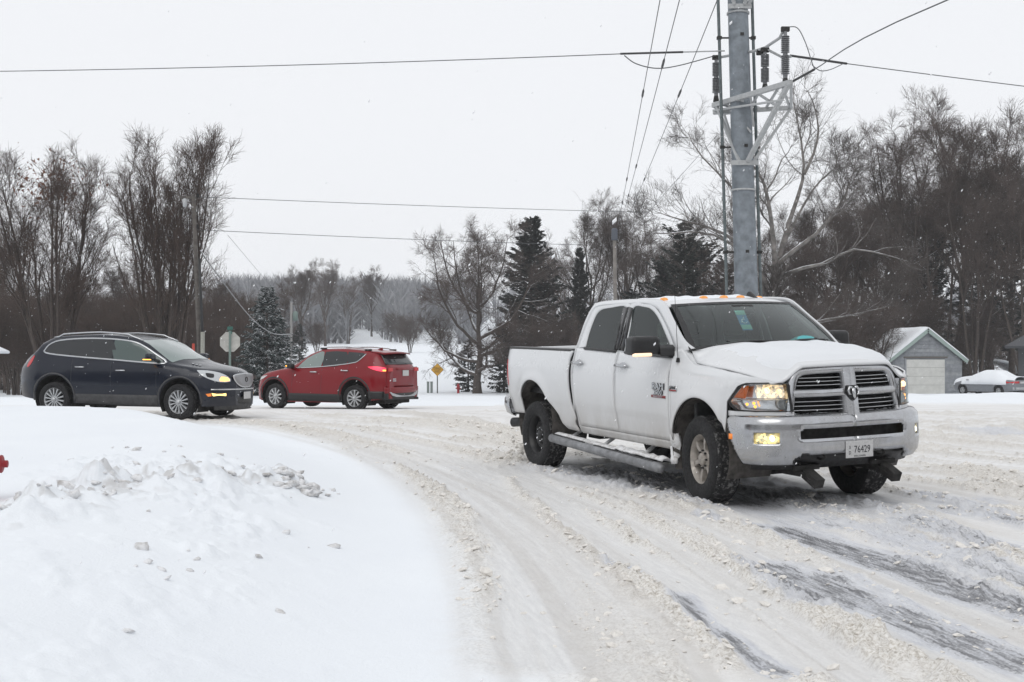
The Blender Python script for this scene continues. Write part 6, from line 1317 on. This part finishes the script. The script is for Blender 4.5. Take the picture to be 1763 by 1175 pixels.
# ------------------------------------------------------------------ steel transmission pole
def pt(px, py, d): return at(px, py, d)
GALV = plain('galvanised_steel', (.20, .225, .25), .55, .35, nz=.30, scale=3.0); GALB = snowy('galvanised_bars', (.36, .37, .375), .80, .2, .5, .15, 12, .5)
PD = 42.0; pb0 = pt(1288, 0, PD); pbx = pb0.x; ptop = pt(1270, 0, PD)
pole = empty('steel_pole', (pbx, PD, hz(pbx, PD))); tag(pole, 'thick grey steel transmission pole with platform of insulators behind the pickup', 'utility pole')
zg = pole.location.z; lean = (ptop.x - pt(1285, 505, PD).x) / (ptop.z - pt(1285, 505, PD).z)
def pax(z, dx=0, dy=0): return Vector((lean * (z - 3.47) + (pt(1285, 505, PD).x - pbx) + dx, dy, z - zg))
def prad(z): return .415 - .0061 * (z - 2)
sh = MB(); zz = np.linspace(zg - .5, 22, 16); sh.tube([pax(z) for z in zz], [prad(z) for z in zz], 20); shaft = sh.build('shaft', GALV, pole, True)
for z in (7.05, 13.2):
    c = MB(); c.lathe([(prad(z) + .002, -.03), (prad(z) + .05, -.03), (prad(z) + .05, .03), (prad(z) + .002, .03)], 20, Matrix.Translation(pax(z))); c.build('flange_band', GALB, shaft, True)
for z, s in ((4.9, -.05), (8.55, .02), (12.4, .0)):
    c = MB(); c.box(pax(z, .05 + s, -prad(z) - .01), (.12, .03, .10)); c.build('step_lug', MAT['under'], shaft)
for dx in (-.68, .50):
    k = MB(); k.tube([pax(z, dx * (1 if z > 0 else 1)) for z in np.linspace(zg, 22, 10)], .055, 8); cd = k.build('conduit', snowy('conduit_grey', (.10, .12, .125), .9, .2, nz=.3), pole, True)
    for z in (4.9, 8.55, 12.35):
        c = MB(); c.bar(pax(z, dx * .95), pax(z, prad(z) * (1 if dx > 0 else -1) * .9), .05, .05); c.box(pax(z, dx), (.16, .16, .10)); c.build('standoff', MAT['under'], cd)
# platform
o3 = Vector((pbx, PD, zg)); A0 = at(1228, 182, 42.8) - o3; B0 = at(1362, 142, 39.2) - o3
pf = MB(); pf.bar(A0, B0, .16, .17); beam = pf.build('platform_beam', GALB, pole, False, .012)
A1 = at(1246, 195, 43.4) - o3; B1 = at(1362, 186, 41.6) - o3
for a, b, w in ((A0 - Vector((0, 0, .25)), B1, .14), (A1, B1, .12), (A0, A1, .10), (B0, B1, .10), (A0 - Vector((0, 0, .18)), B0.lerp(A0, .1) - Vector((0, 0, .50)), .07)): MB().bar(a, b, w).build('platform_bar', GALB, pole, False, .008)
for t, u in ((.12, .35), (.35, .12), (.35, .6), (.6, .38), (.6, .85), (.85, .62), (.9, .98)): MB().bar(A0.lerp(B0, t) - Vector((0, 0, .06)), A1.lerp(B1, u), .07).build('platform_brace', GALB, pole)
low = pax(7.95, .0, -prad(7.95) - .03)
for a, b, w in ((A0.lerp(B0, .04), low + Vector((-.18, 0, 0)), .11), (A0.lerp(B0, .98), low + Vector((.10, -.02, .05)), .15), (B1, low + Vector((.34, .05, .08)), .12), (A0.lerp(B0, .20) - Vector((0, 0, .1)), pax(9.0, .25, -prad(9) - .02), .07), (A0.lerp(B0, .5), pax(9.2, .35, -prad(9)), .07), (A1, low + Vector((-.1, .3, .05)), .08)): MB().bar(a, b, w, w * .8).build('platform_strut', GALB, pole, False, .008)
for z in (7.95, 13.35):
    q = MB(); q.box(pax(z, 0, -prad(z) - .01), (.95 if z < 9 else .8, .10, .16)); q.build('strut_bracket', GALB, pole, False, .01)
for a, b in ((pax(13.4, -.2, -.4), pax(14.8, -.55, -.9)), (pax(13.4, .15, -.4), pax(14.8, .4, -1.2)), (pax(13.4, .3, -.4), pax(14.8, .85, -1.2))): MB().bar(a, b, .10).build('platform_strut', GALB, pole)
INS = plain('insulator_grey', (.16, .165, .175), .35, nz=.2)
tops = []
for (px, d, y0, y1) in ((1233, 43.3, 97, 170), (1317, 41.0, 84, 150), (1352, 39.8, 48, 140)):
    b = at(px, y1, d) - Vector((pbx, PD, zg)); t = at(px, y0, d) - Vector((pbx, PD, zg)); L = (t - b).length; m = MB(); prof = [(.03, 0), (.075, .02)]
    n = 20; z0, z1 = .14 * L, .83 * L
    for k in range(n):
        z = z0 + (z1 - z0) * k / (n - 1); rr = .145 if k != n // 2 else .085
        prof += [(.075, z - .018), (rr, z - .004), (rr * .97, z + .010), (.075, z + .018)]
    prof += [(.06, .86 * L), (.06, .95 * L), (.001, .95 * L)]
    m.lathe(prof, 16, Matrix.Translation(b)); io = m.build('insulator', INS, pole, True); e = io.modifiers.new('e', 'EDGE_SPLIT'); e.split_angle = R(30)
    cp = MB(); cp.box(t - Vector((.0, 0, .05)), (.28, .14, .16)); cp.tube([b + Vector((0, 0, -.12)), b + Vector((0, 0, .10))], [.12, .08], 10); cp.build('insulator_clamp', MAT['under'], io, False, .02); tops.append(t)
def off(v): return v - Vector((pbx, PD, zg))
bs = MB(); bs.tube([tops[0] + Vector((.1, 0, -.05)), off(at(1300, 88, 41.5)), off(at(1318, 82, 41.0)), off(at(1342, 66, 40.2)), tops[2] + Vector((-.05, 0, -.08))], .05, 8); bs.tube([off(at(1318, 84, 41)), off(at(1345, 98, 40.8)), off(at(1362, 98, 41))], .045, 8); bs.build('bus_bar', GALB, pole, True)
MB().box(off(at(1308, 90, 41.4)), (.22, .2, .2)).build('bus_clamp', MAT['under'], pole, False, .03)
# ------------------------------------------------------------------ wires
WIRE = plain('wire_grey', (.10, .105, .11), .6, .3); WIRED = plain('wire_dark', (.03, .03, .032), .6)
def wire(pts, r, label, sag=0.0, n=18, mat=None, name='power_line', group=None):
    P = [Vector(p) for p in pts]
    if len(P) == 2: P = [P[0].lerp(P[1], t) - Vector((0, 0, sag * 4 * t * (1 - t))) for t in np.linspace(0, 1, n)]
    else: P = [Vector(p) for p in smoothpts(np.array([list(p) for p in P]), 6)]
    m = MB(); m.tube(P, r * .8, 6); return tag(m.build(name, mat or WIRE, None, True), label, 'power line', group)
wire([at(-700, 125, 52), at(1072, 93, 42.2)], .020, 'pale overhead line running left from the steel pole', .25)
l = wire([at(1068, 93, 42.2), at(1176, 90, 42.1)], .045, 'thick dark dead-end clamp on the line left of the steel pole', 0, 6, WIRED, 'line_clamp')
wire([at(1176, 90, 42.1), at(1248, 88, 41.9)], .03, 'short pale link between dark clamp and steel pole', 0, 5, GALB, 'line_link')
wire([at(1075, 96, 42.2), at(1095, 110, 42.4), at(1130, 118, 42.7), at(1170, 113, 43), at(1232, 96, 43.2)], .024, 'drooping jumper cable to the left insulator')
wire([at(1360, 96, 41), at(1458, 110, 41.2)], .05, 'dark dead-end clamp on the line right of the steel pole', 0, 6, WIRED, 'line_clamp')
wire([at(1458, 110, 41.2), at(2400, 218, 50)], .020, 'overhead line running right from the steel pole', .1)
wire([at(1362, 142, 39.8), at(1402, 120, 38.2)], .05, 'short black strain clamp on the line climbing to upper right', 0, 5, WIRED, 'line_clamp')
wire([at(1402, 120, 38.2), at(1632, 0, 29), (16.5, 6, 8.6)], .022, 'dark overhead line climbing from the platform to upper right')
wire([at(1352, 48, 39.8), at(1372, 48, 39.7), at(1386, 72, 39.5), at(1398, 108, 38.6), at(1402, 118, 38.2)], .02, 'thin looped jumper from the tallest insulator')
wire([at(1398, 112, 38.6), at(1412, 122, 39), at(1430, 120, 40), at(1452, 110, 41.1)], .02, 'thin loop under the right hand clamps')
for (x0, y0, x1, k) in ((1135, 0, 1064, 'leftmost'), (1168, 0, 1068, 'middle'), (1232, 0, 1076, 'rightmost')):
    a, b = at(x1, 388, 66), at(x0, y0, 25); wo_ = wire([b + (b - a) * .35, a], .0125, k + ' of three thin lines fanning up from the far wooden pole', .12, 24)
    for t in ((.24, .42, .80) if k != 'middle' else (.30, .50, .88)):
        q = (b + (b - a) * .35).lerp(a, 1 - t / 1.35) - Vector((0, 0, .12 * 4 * (t / 1.35) * (1 - t / 1.35))); m = MB(); dv = (b - a).normalized(); m.tube([q - dv * .55, q - dv * .3, q + dv * .3, q + dv * .55], [.012, .03, .03, .012], 6); m.build('line_damper', WIRED, wo_, True)
wire([at(1236, 232, 42), at(1188, 285, 50), at(1085, 400, 65)], .012, 'thin guy line slanting down left from the steel pole')
wire([at(333, 339, 50), at(1116, 366, 66)], .016, 'upper line from the left wooden pole across the sky', .05)
wire([at(340, 396, 50), at(1000, 422, 66)], .016, 'lower line from the left wooden pole across the sky', .05)
wire([at(345, 432, 50), at(372, 470, 52), at(430, 545, 60), at(468, 574, 68), at(499, 576, 76)], .030, 'snow covered drooping cable in front of the spruce', mat=snowy('snowy_cable', (.2, .2, .2), .3, .3))
wire([at(392, 405, 60), at(482, 512, 120)], .012, 'faint thin line slanting down toward the hill')
# ------------------------------------------------------------------ wooden poles
WOODP = plain('weathered_pole', (.095, .085, .076), .9, nz=.35, scale=5)
p1 = at(347, 600, 50); r1 = empty('wooden_pole', (p1.x, 50, hz(p1.x, 50))); tag(r1, 'weathered wooden utility pole with black conduit beside the dark car', 'utility pole')
tp = at(333, 336, 50) - r1.location; m = MB(); m.tube([(0, 0, -.3), tp * .5, tp], [.105, .095, .08], 14); m.build('shaft', WOODP, r1, True)
a, b = at(347, 446, 50) - r1.location, at(352, 572, 50) - r1.location; m = MB(); m.tube([a + Vector((-.05, -.14, 0)), b + Vector((-.05, -.16, 0))], .055, 8); m.build('conduit', MAT['black'], r1, True)
m = MB(); m.tube([b + Vector((-.03, -.17, 0)), Vector((.08, -.19, 0))], .085, 10); m.build('pole_guard', plain('guard_white', (.27, .27, .24), .7, nz=.2), r1, True)
m = MB(); m.bar(tp + Vector((-.55, 0, -.1)), tp + Vector((.1, 0, -.1)), .08, .10); m.build('crossarm', WOODP, r1); m = MB(); m.lathe([(.05, 0), (.09, .05), (.09, .30), (.04, .36)], 12, Matrix.Translation(tp + Vector((-.35, 0, -.5)))); m.build('cutout', MAT['silver'], r1, True)
for z in (-.12, -1.4): m = MB(); m.lathe([(.03, 0), (.06, .03), (.05, .10), (.06, .13), (.03, .18)], 10, Matrix.Translation(tp + Vector((.18, 0, z)))); m.build('insulator', MAT['under'], r1, True)
p2 = at(1061, 510, 66); r2 = empty('wooden_pole', (p2.x, 66, hz(p2.x, 66))); tag(r2, 'plain pale wooden pole rising behind the pickup roof', 'utility pole'); tp2 = at(1058, 400, 66) - r2.location
m = MB(); m.tube([(0, 0, -.3), tp2 * .5, tp2], [.115, .105, .095], 12); m.build('shaft', plain('pale_pole', (.19, .175, .16), .9, nz=.25, scale=5), r2, True)
m = MB(); m.lathe([(.13, 0), (.19, .03), (.16, .12), (.19, .18), (.16, .30), (.19, .36), (.15, .48), (.18, .56), (.1, .66)], 12, Matrix.Translation(tp2 + Vector((0, 0, -.45)))); m.build('insulator_stack', plain('stack_dark', (.08, .09, .11), .5), r2, True)
p3 = at(500, 618, 112); r3 = empty('wooden_pole', (p3.x, 112, hz(p3.x, 112))); tag(r3, 'thin far pole with small transformer right of the snowy spruce', 'utility pole'); tp3 = at(502, 521, 112) - r3.location
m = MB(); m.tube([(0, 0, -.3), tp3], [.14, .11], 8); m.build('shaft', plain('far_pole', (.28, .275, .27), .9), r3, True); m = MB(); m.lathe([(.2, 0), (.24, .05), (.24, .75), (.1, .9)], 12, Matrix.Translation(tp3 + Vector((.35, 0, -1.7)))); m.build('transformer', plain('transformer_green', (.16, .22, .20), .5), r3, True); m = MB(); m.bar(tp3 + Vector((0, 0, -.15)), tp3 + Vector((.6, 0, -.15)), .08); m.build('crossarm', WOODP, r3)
# ------------------------------------------------------------------ signs
s0 = at(396, 589, 46); r4 = empty('stop_sign', (s0.x, 46, hz(s0.x, 46)), (0, 0, R(6))); tag(r4, 'back of an octagonal stop sign with green street name plate on top', 'sign'); zc = s0.z - r4.location.z
def ngon(n, r, ph=0): return [(r * math.cos(2 * math.pi * k / n + ph), r * math.sin(2 * math.pi * k / n + ph)) for k in range(n)]
m = MB(); m.prism(ngon(8, .405, math.pi / 8), lambda x, z: (x, -.002, z + zc), lambda x, z: (x, .002, z + zc)); pl = m.build('sign_plate', plain('bare_aluminium', (.40, .39, .36), .55, .15, nz=.2, scale=6), r4)
m = MB(); m.prism(ngon(8, .395, math.pi / 8), lambda x, z: (x, .0022, z + zc), lambda x, z: (x, .004, z + zc)); m.build('sign_face', plain('stop_red', (.35, .02, .03), .4), pl)
m = MB(); m.box((0, -.03, zc / 2 + .18), (.085, .05, zc + .5)); m.build('post', plain('post_green', (.15, .20, .18), .6, .3), r4, False, .01)
m = MB(); m.box((.0, .0, zc + .52), (.24, .012, .13), rz=R(40)); m.build('street_name_plate', plain('street_green', (.025, .11, .085), .5), r4); m = MB(); m.box((.0, .0, zc + .36), (.24, .012, .12), rz=R(-50)); m.build('street_name_plate', plain('street_green2', (.025, .11, .085), .5), r4)
d0 = at(753, 637, 100); r5 = empty('dead_end_sign', (d0.x, 100, hz(d0.x, 100))); tag(r5, 'yellow diamond warning sign reading DEAD END beside the bare tree', 'sign'); zc = d0.z - r5.location.z
m = MB(); m.prism(ngon(4, .54), lambda x, z: (x, .0, z + zc), lambda x, z: (x, -.006, z + zc)); pl = m.build('sign_plate', plain('sign_yellow', (.62, .33, .02), .5, nz=.1), r5, False, .003)
m = MB(); q = ngon(4, .50); m.tube([(x, -.008, z + zc) for x, z in q + q[:1]], .010, 4); m.build('sign_border', MAT['ink'], pl)
for tx_, dz in (('DEAD', .09), ('END', -.15)):
    me = text_mesh(tx_, .27, .002, 'CENTER', .85); me.materials.clear(); me.materials.append(MAT['ink']); add('lettering', me, None, pl, (0, -.010, zc + dz), (R(90), 0, 0))
m = MB(); m.box((0, .03, zc / 2 - .2), (.09, .06, zc - .1)); m.build('post', plain('post_dark', (.07, .07, .065), .7), r5)
# hydrants and pedestals
RED = snowy('hydrant_red', (.30, .015, .02), .80, .2, .5, .2, 10, .9)
def hydrant(loc, sc, rz, label):
    h = empty('fire_hydrant', loc, (0, 0, rz)); h.scale = (sc,) * 3; tag(h, label, 'fire hydrant', 'fire hydrants')
    m = MB(); m.lathe([(.16, -.25), (.16, .02), (.12, .03), (.105, .06), (.105, .50), (.135, .51), (.135, .55), (.115, .56), (.12, .66), (.10, .74), (.06, .79), (.03, .80), (.03, .85), (.001, .85)], 20); m.build('barrel', RED, h, True)
    for a in (0, math.pi, -math.pi / 2):
        q = Matrix.Translation((0, 0, .43)) @ Matrix.Rotation(a, 4, 'Z') @ Matrix.Rotation(R(90), 4, 'Y'); big = a == -math.pi / 2; m = MB(); r0 = .075 if big else .052
        m.lathe([(r0, .08), (r0, .14), (r0 * 1.25, .145), (r0 * 1.25, .185), (r0 * .5, .19), (r0 * .5, .225), (.001, .225)], 14, q); m.build('nozzle_cap', RED, h, True)
    m = MB(); m.tube([(.09, -.02, .47), (.125, -.02, .56), (.15, -.02, .60), (.165, -.02, .575)], .012, 6); m.build('chain_hook', RED, h, True); return h
hydrant((-3.555, 8.0, .28), .93, R(4), 'red fire hydrant cut off by the left edge above the snow bank')
hy = at(789, 681, 99); hydrant((hy.x, 99, hz(hy.x, 99) - .02), 1.0, .4, 'tiny distant red fire hydrant left of the broad bare tree')
for px in (737, 743):
    q = at(px, 668, 101); m = MB(); m.box((0, 0, .45), (.20, .16, .9)); m.box((0, 0, .93), (.24, .20, .06)); o = m.build('service_pedestal', plain('pedestal_grey', (.20, .23, .22), .7), None, False, .02); o.location = (q.x, 101, hz(q.x, 101)); tag(o, ('left' if px < 740 else 'right') + ' of two short grey service pedestals beside the yellow sign', 'pedestal', 'service pedestals')
q = at(333, 600, 47); m = MB(); m.box((0, 0, .9), (.10, .05, 2.6)); o = m.build('marker_post', plain('marker_red', (.40, .05, .03), .6), None, False, .01); o.location = (q.x, 47, hz(q.x, 47)); tag(o, 'narrow red marker post left of the wooden pole', 'post')
# ------------------------------------------------------------------ garage
GD = 84.0; gl = hz(28.8, GD) ; ga = empty('garage', (28.85, GD, gl)); tag(ga, 'grey boarded garage with pale door, mint trim and snowy gable roof', 'garage')
HW, EV, RG, LN = 2.42, 2.50, 4.38, 8.0; 
BRD = [plain('grey_board_%d' % k, c, .85, nz=.22, scale=4) for k, c in enumerate(((.27, .285, .305), (.25, .265, .285), (.29, .305, .32)))]
core = MB(); core.prism([(-HW + .04, -.4), (HW - .04, -.4), (HW - .04, EV), (0, RG - .05), (-HW + .04, EV)], lambda x, z: (x, .05, z), lambda x, z: (x, LN, z)); core.build('wall', BRD[1], ga)
rnb = np.random.default_rng(2)
bh = .27; z = -.1; k = 0
DX0, DX1, DZ = -1.45, 1.22, 2.42
while z < RG - .15:
    z2 = z + bh - .012
    def hw(zz): return HW if zz < EV else max(.03, HW * (RG - zz) / (RG - EV))
    a = hw(z2 if z2 > EV else z)
    segs = [(-a, DX0 - .10), (DX1 + .10, a)] if z2 < DZ + .1 else [(-a, a)]
    for x0, x1 in segs:
        if x1 - x0 < .05: continue
        m = MB(); y0 = -.012 * rnb.random(); m.put([(x0, y0 - .035, z), (x1, y0 - .035, z), (x1, y0 - .012, z2), (x0, y0 - .012, z2), (x0, .06, z), (x1, .06, z), (x1, .06, z2), (x0, .06, z2)], [(0, 1, 2, 3), (7, 6, 5, 4), (0, 4, 5, 1), (1, 5, 6, 2), (2, 6, 7, 3), (3, 7, 4, 0)]); m.build('board', BRD[k % 3], ga); k += 1
    z += bh
for kk in range(9):
    zz = -.1 + kk * bh; m = MB(); m.box((HW, LN / 2, zz + bh / 2), (.05, LN, bh - .015)); m.build('side_board', BRD[kk % 3], ga)
m = MB(); m.box(((DX0 + DX1) / 2, -.045, DZ / 2 - .1), (DX1 - DX0, .05, DZ + .1)); dr_ = m.build('garage_door', plain('door_cream', (.60, .60, .57), .7, nz=.12, scale=3), ga)
for kk in range(1, 4): m = MB(); m.box(((DX0 + DX1) / 2, -.073, kk * DZ / 4), (DX1 - DX0 - .04, .006, .02)); m.build('door_groove', plain('groove', (.30, .30, .28), .8), dr_)
for x in (DX0 - .06, DX1 + .06): m = MB(); m.box((x, -.06, DZ / 2), (.11, .07, DZ + .1)); m.build('door_jamb', BRD[0], ga)
m = MB(); m.box(((DX0 + DX1) / 2, -.065, DZ + .10), (DX1 - DX0 + .36, .08, .12)); m.build('door_lintel', plain('lintel', (.14, .13, .12), .8), ga)
MINT = plain('mint_trim', (.31, .385, .355), .7, nz=.15)
for s in (-1, 1):
    e = Vector((s * (HW + .33), 0, EV - .28)); p = Vector((0, 0, RG + .02)); m = MB(); m.bar(e + Vector((0, -.28, 0)), p + Vector((0, -.28, 0)), .05, .24, (0, 0, 1)); m.build('barge_board', MINT, ga)
    m = MB(); nv = Vector((s * (RG - EV + .28), 0, HW + .33)).normalized(); m.put([e + Vector((0, -.30, .06)), p + Vector((0, -.30, .10)), p + Vector((0, LN + .3, .10)), e + Vector((0, LN + .3, .06))] + [q + nv * .09 for q in (e + Vector((0, -.30, .06)), p + Vector((0, -.30, .10)), p + Vector((0, LN + .3, .10)), e + Vector((0, LN + .3, .06)))], [(0, 3, 2, 1), (4, 5, 6, 7), (0, 1, 5, 4), (1, 2, 6, 5), (2, 3, 7, 6), (3, 0, 4, 7)]); m.build('roof_slope', plain('roof_felt', (.10, .10, .10), .9), ga)
    m = MB(); e2, p2_ = e + nv * .095 + Vector((0, 0, .06)), p + nv * .095 + Vector((0, 0, .10)); n1 = 9; Pg = []
    for i in range(n1):
        row = []
        for j in range(13):
            u, v = i / (n1 - 1), j / 12; q = e2.lerp(p2_, u) + Vector((0, -.31 + (LN + .62) * v, 0)); h = .11 * min(1, 6 * min(u + .02, 1), 8 * min(v, 1 - v) + .3) * (.7 + .5 * float(fbm(np.array(u * 4.), np.array(v * 6.), 12, 2))); row.append(q + Vector((0, 0, h)))
        Pg.append(row)
    m.grid(np.array(Pg)).build('roof_snow', MAT['snow'], ga, True, 0, .08, (0, 0, 1))
# thin sapling before the garage roof
q = at(1518, 640, 70); m = MB(); b0 = Vector((0, 0, 0)); m.tube([(0, 0, -.2), (.25, 0, 1.4), (.65, 0, 2.6), (.72, 0, 3.2)], [.025, .02, .014, .005], 6)
for t, dx, dz in ((1.9, .35, .15), (2.2, -.3, .22), (2.5, .4, .1), (2.7, -.25, .2), (1.6, .3, .2), (2.95, .3, .25)): m.tube([(.25 + (t - 1.4) * .33, 0, t), (.25 + (t - 1.4) * .33 + dx, 0, t + dz)], [.009, .004], 5)
o = m.build('sapling', BK, None, True); o.location = (q.x, 70, hz(q.x, 70) ); tag(o, 'thin leafless sapling standing in front of the garage roof', 'sapling')
# house at the right edge, shed behind the car, house corner at the left edge
ho = empty('dark_house', (35.2, 76, hz(35.2, 76))); tag(ho, 'dark grey boarded house cut off by the right edge', 'house')
m = MB(); m.box((4.0, 4, 1.3), (8.0, 8, 3.4)); m.build('wall', plain('dark_siding', (.10, .105, .11), .85, nz=.2), ho)
for kk in range(13): m = MB(); m.box((4.0, -.02, -.2 + kk * .24), (8.0, .05, .228)); m.build('board', plain('dark_siding_b', (.095, .10, .108), .85, nz=.25, scale=4) if kk == 0 else bpy.data.materials['dark_siding_b'], ho)
e, p = Vector((-.75, 0, 2.95)), Vector((4, 0, 5.6))
m = MB(); m.put([e + Vector((0, -.4, 0)), p + Vector((0, -.4, 0)), p + Vector((0, 8.4, 0)), e + Vector((0, 8.4, 0))] + [q + Vector((-.05, 0, .16)) for q in (e + Vector((0, -.4, 0)), p + Vector((0, -.4, 0)), p + Vector((0, 8.4, 0)), e + Vector((0, 8.4, 0)))], [(0, 3, 2, 1), (4, 5, 6, 7), (0, 1, 5, 4), (1, 2, 6, 5), (2, 3, 7, 6), (3, 0, 4, 7)]); m.build('roof', plain('dark_roof', (.085, .088, .095), .8, nz=.2), ho)
m = MB(); m.prism([(0, 2.9), (8, 2.9), (4, 5.4)], lambda x, z: (x, -.01, z), lambda x, z: (x, 8, z)); m.build('gable', bpy.data.materials['dark_siding_b'], ho)
sd0 = at(1700, 650, 104); so = empty('low_shed', (sd0.x, 104, hz(sd0.x, 104))); tag(so, 'low brown shed with rounded snowy roof behind the buried car', 'shed')
m = MB(); m.box((0, 1.5, .75), (5.2, 3, 1.7)); m.build('wall', plain('shed_brown', (.055, .042, .036), .9, nz=.3), so)
m = MB().grid(np.array([[(x, y, 1.62 + 1.25 * math.sqrt(max(0, 1 - ((x) / 3.0) ** 2)) * (1 - .1 * y / 3)) for y in (-.4, 1, 2, 3.2)] for x in np.linspace(-3, 3, 17)])); m.build('roof_snow', MAT['snow'], so, True, 0, .15, (0, 0, 1))
for x in np.linspace(-2.5, 2.5, 6): m = MB(); m.box((x, -.02, .75), (.82, .05, 1.7)); m.build('board', bpy.data.materials['shed_brown'], so)
lo = empty('house_corner', (-30.55, 66, hz(-30.55, 66))); tag(lo, 'pale green house corner with snowy eave at the left edge', 'house')
m = MB(); m.box((-3.0, 3, 1.1), (6, 6, 2.6)); m.build('wall', plain('pale_siding', (.34, .38, .37), .8, nz=.15), lo); m = MB(); m.put([(-6.5, -.5, 2.35), (.42, -.5, 2.35), (.42, 6.5, 2.35), (-6.5, 6.5, 2.35), (-6.5, -.5, 2.5), (.45, -.55, 2.5), (.45, 6.5, 2.5), (-6.5, 6.5, 2.5), (-5, 3, 4.0), (-1.5, 3, 4.0)], [(0, 3, 2, 1), (0, 1, 5, 4), (1, 2, 6, 5), (2, 3, 7, 6), (3, 0, 4, 7), (4, 5, 9, 8), (6, 7, 8, 9), (5, 6, 9), (7, 4, 8)]); m.build('roof', MAT['snow'], lo, False, .06)
# ------------------------------------------------------------------ slush thrown up by the pickup's rear wheel, falling snow, haze
rs = np.random.default_rng(17); ctr = truck.matrix_basis
tm = Matrix.Translation(truck.location) @ Matrix.Rotation(R(23.2 - 90), 4, 'Z')
pp = []; 
for k in range(330):
    t = rs.random() ** .7; x = -4.05 - 1.0 * t + rs.normal(0, .06); pp.append(tm @ Vector((x, -.88 + rs.normal(0, .16), max(.02, .02 + .34 * rs.random() ** 2 * math.sin(math.pi * min(1, t + .2))))))
lumps('thrown_slush', np.array([list(p) for p in pp]), rs.gamma(2, .0055, 330) + .004, MAT['slush'], 'slush clods flung up behind the pickup rear wheel', flat=.8)
nf = 7000; d = rs.uniform(3.5, 48, nf) ** 1.0; px = rs.uniform(-450, 2210, nf); fz_ = rs.uniform(0.1, 1, nf) * (2 + d * .32); fl = np.stack([(px - CX) / FPX * d, d, fz_], 1)
n = nf; sz = .72 * (.0012 + rs.gamma(1.4, .0012, n)) * (.8 + d * .035); OCT = np.array([(1, 0, 0), (-1, 0, 0), (0, 1, 0), (0, -1, 0), (0, 0, 1), (0, 0, -1)], float); v = OCT[None] * sz[:, None, None]; v = v * np.array([1.0, 1.0, 1.7]); v[:, :, 0] += v[:, :, 2] * .5
Fv = (np.array([(0, 2, 4), (2, 1, 4), (1, 3, 4), (3, 0, 4), (2, 0, 5), (1, 2, 5), (3, 1, 5), (0, 3, 5)])[None] + (np.arange(n) * 6)[:, None, None]).reshape(-1, 3)
tag(add('falling_snow', mesh_from('falling_snow', (v + fl[:, None]).reshape(-1, 3), Fv, True), plain('flake', (.9, .91, .93), .9)), 'small snowflakes falling through the air', kind='stuff')
HZ = True
if HZ:
    m = MB(); m.box((0, 1220, 24), (6800, 2660, 60)); hzm = NT('snowy_air'); pv = hzm.N('ShaderNodeVolumePrincipled'); pv.inputs['Color'].default_value = (.97, .98, 1, 1); pv.inputs['Density'].default_value = .0004; pv.inputs['Anisotropy'].default_value = .0
    hzm.L(pv.outputs[0], hzm.out.inputs['Volume']); tag(m.build('haze', hzm.m), 'thin veil of falling snow in the air', kind='stuff')
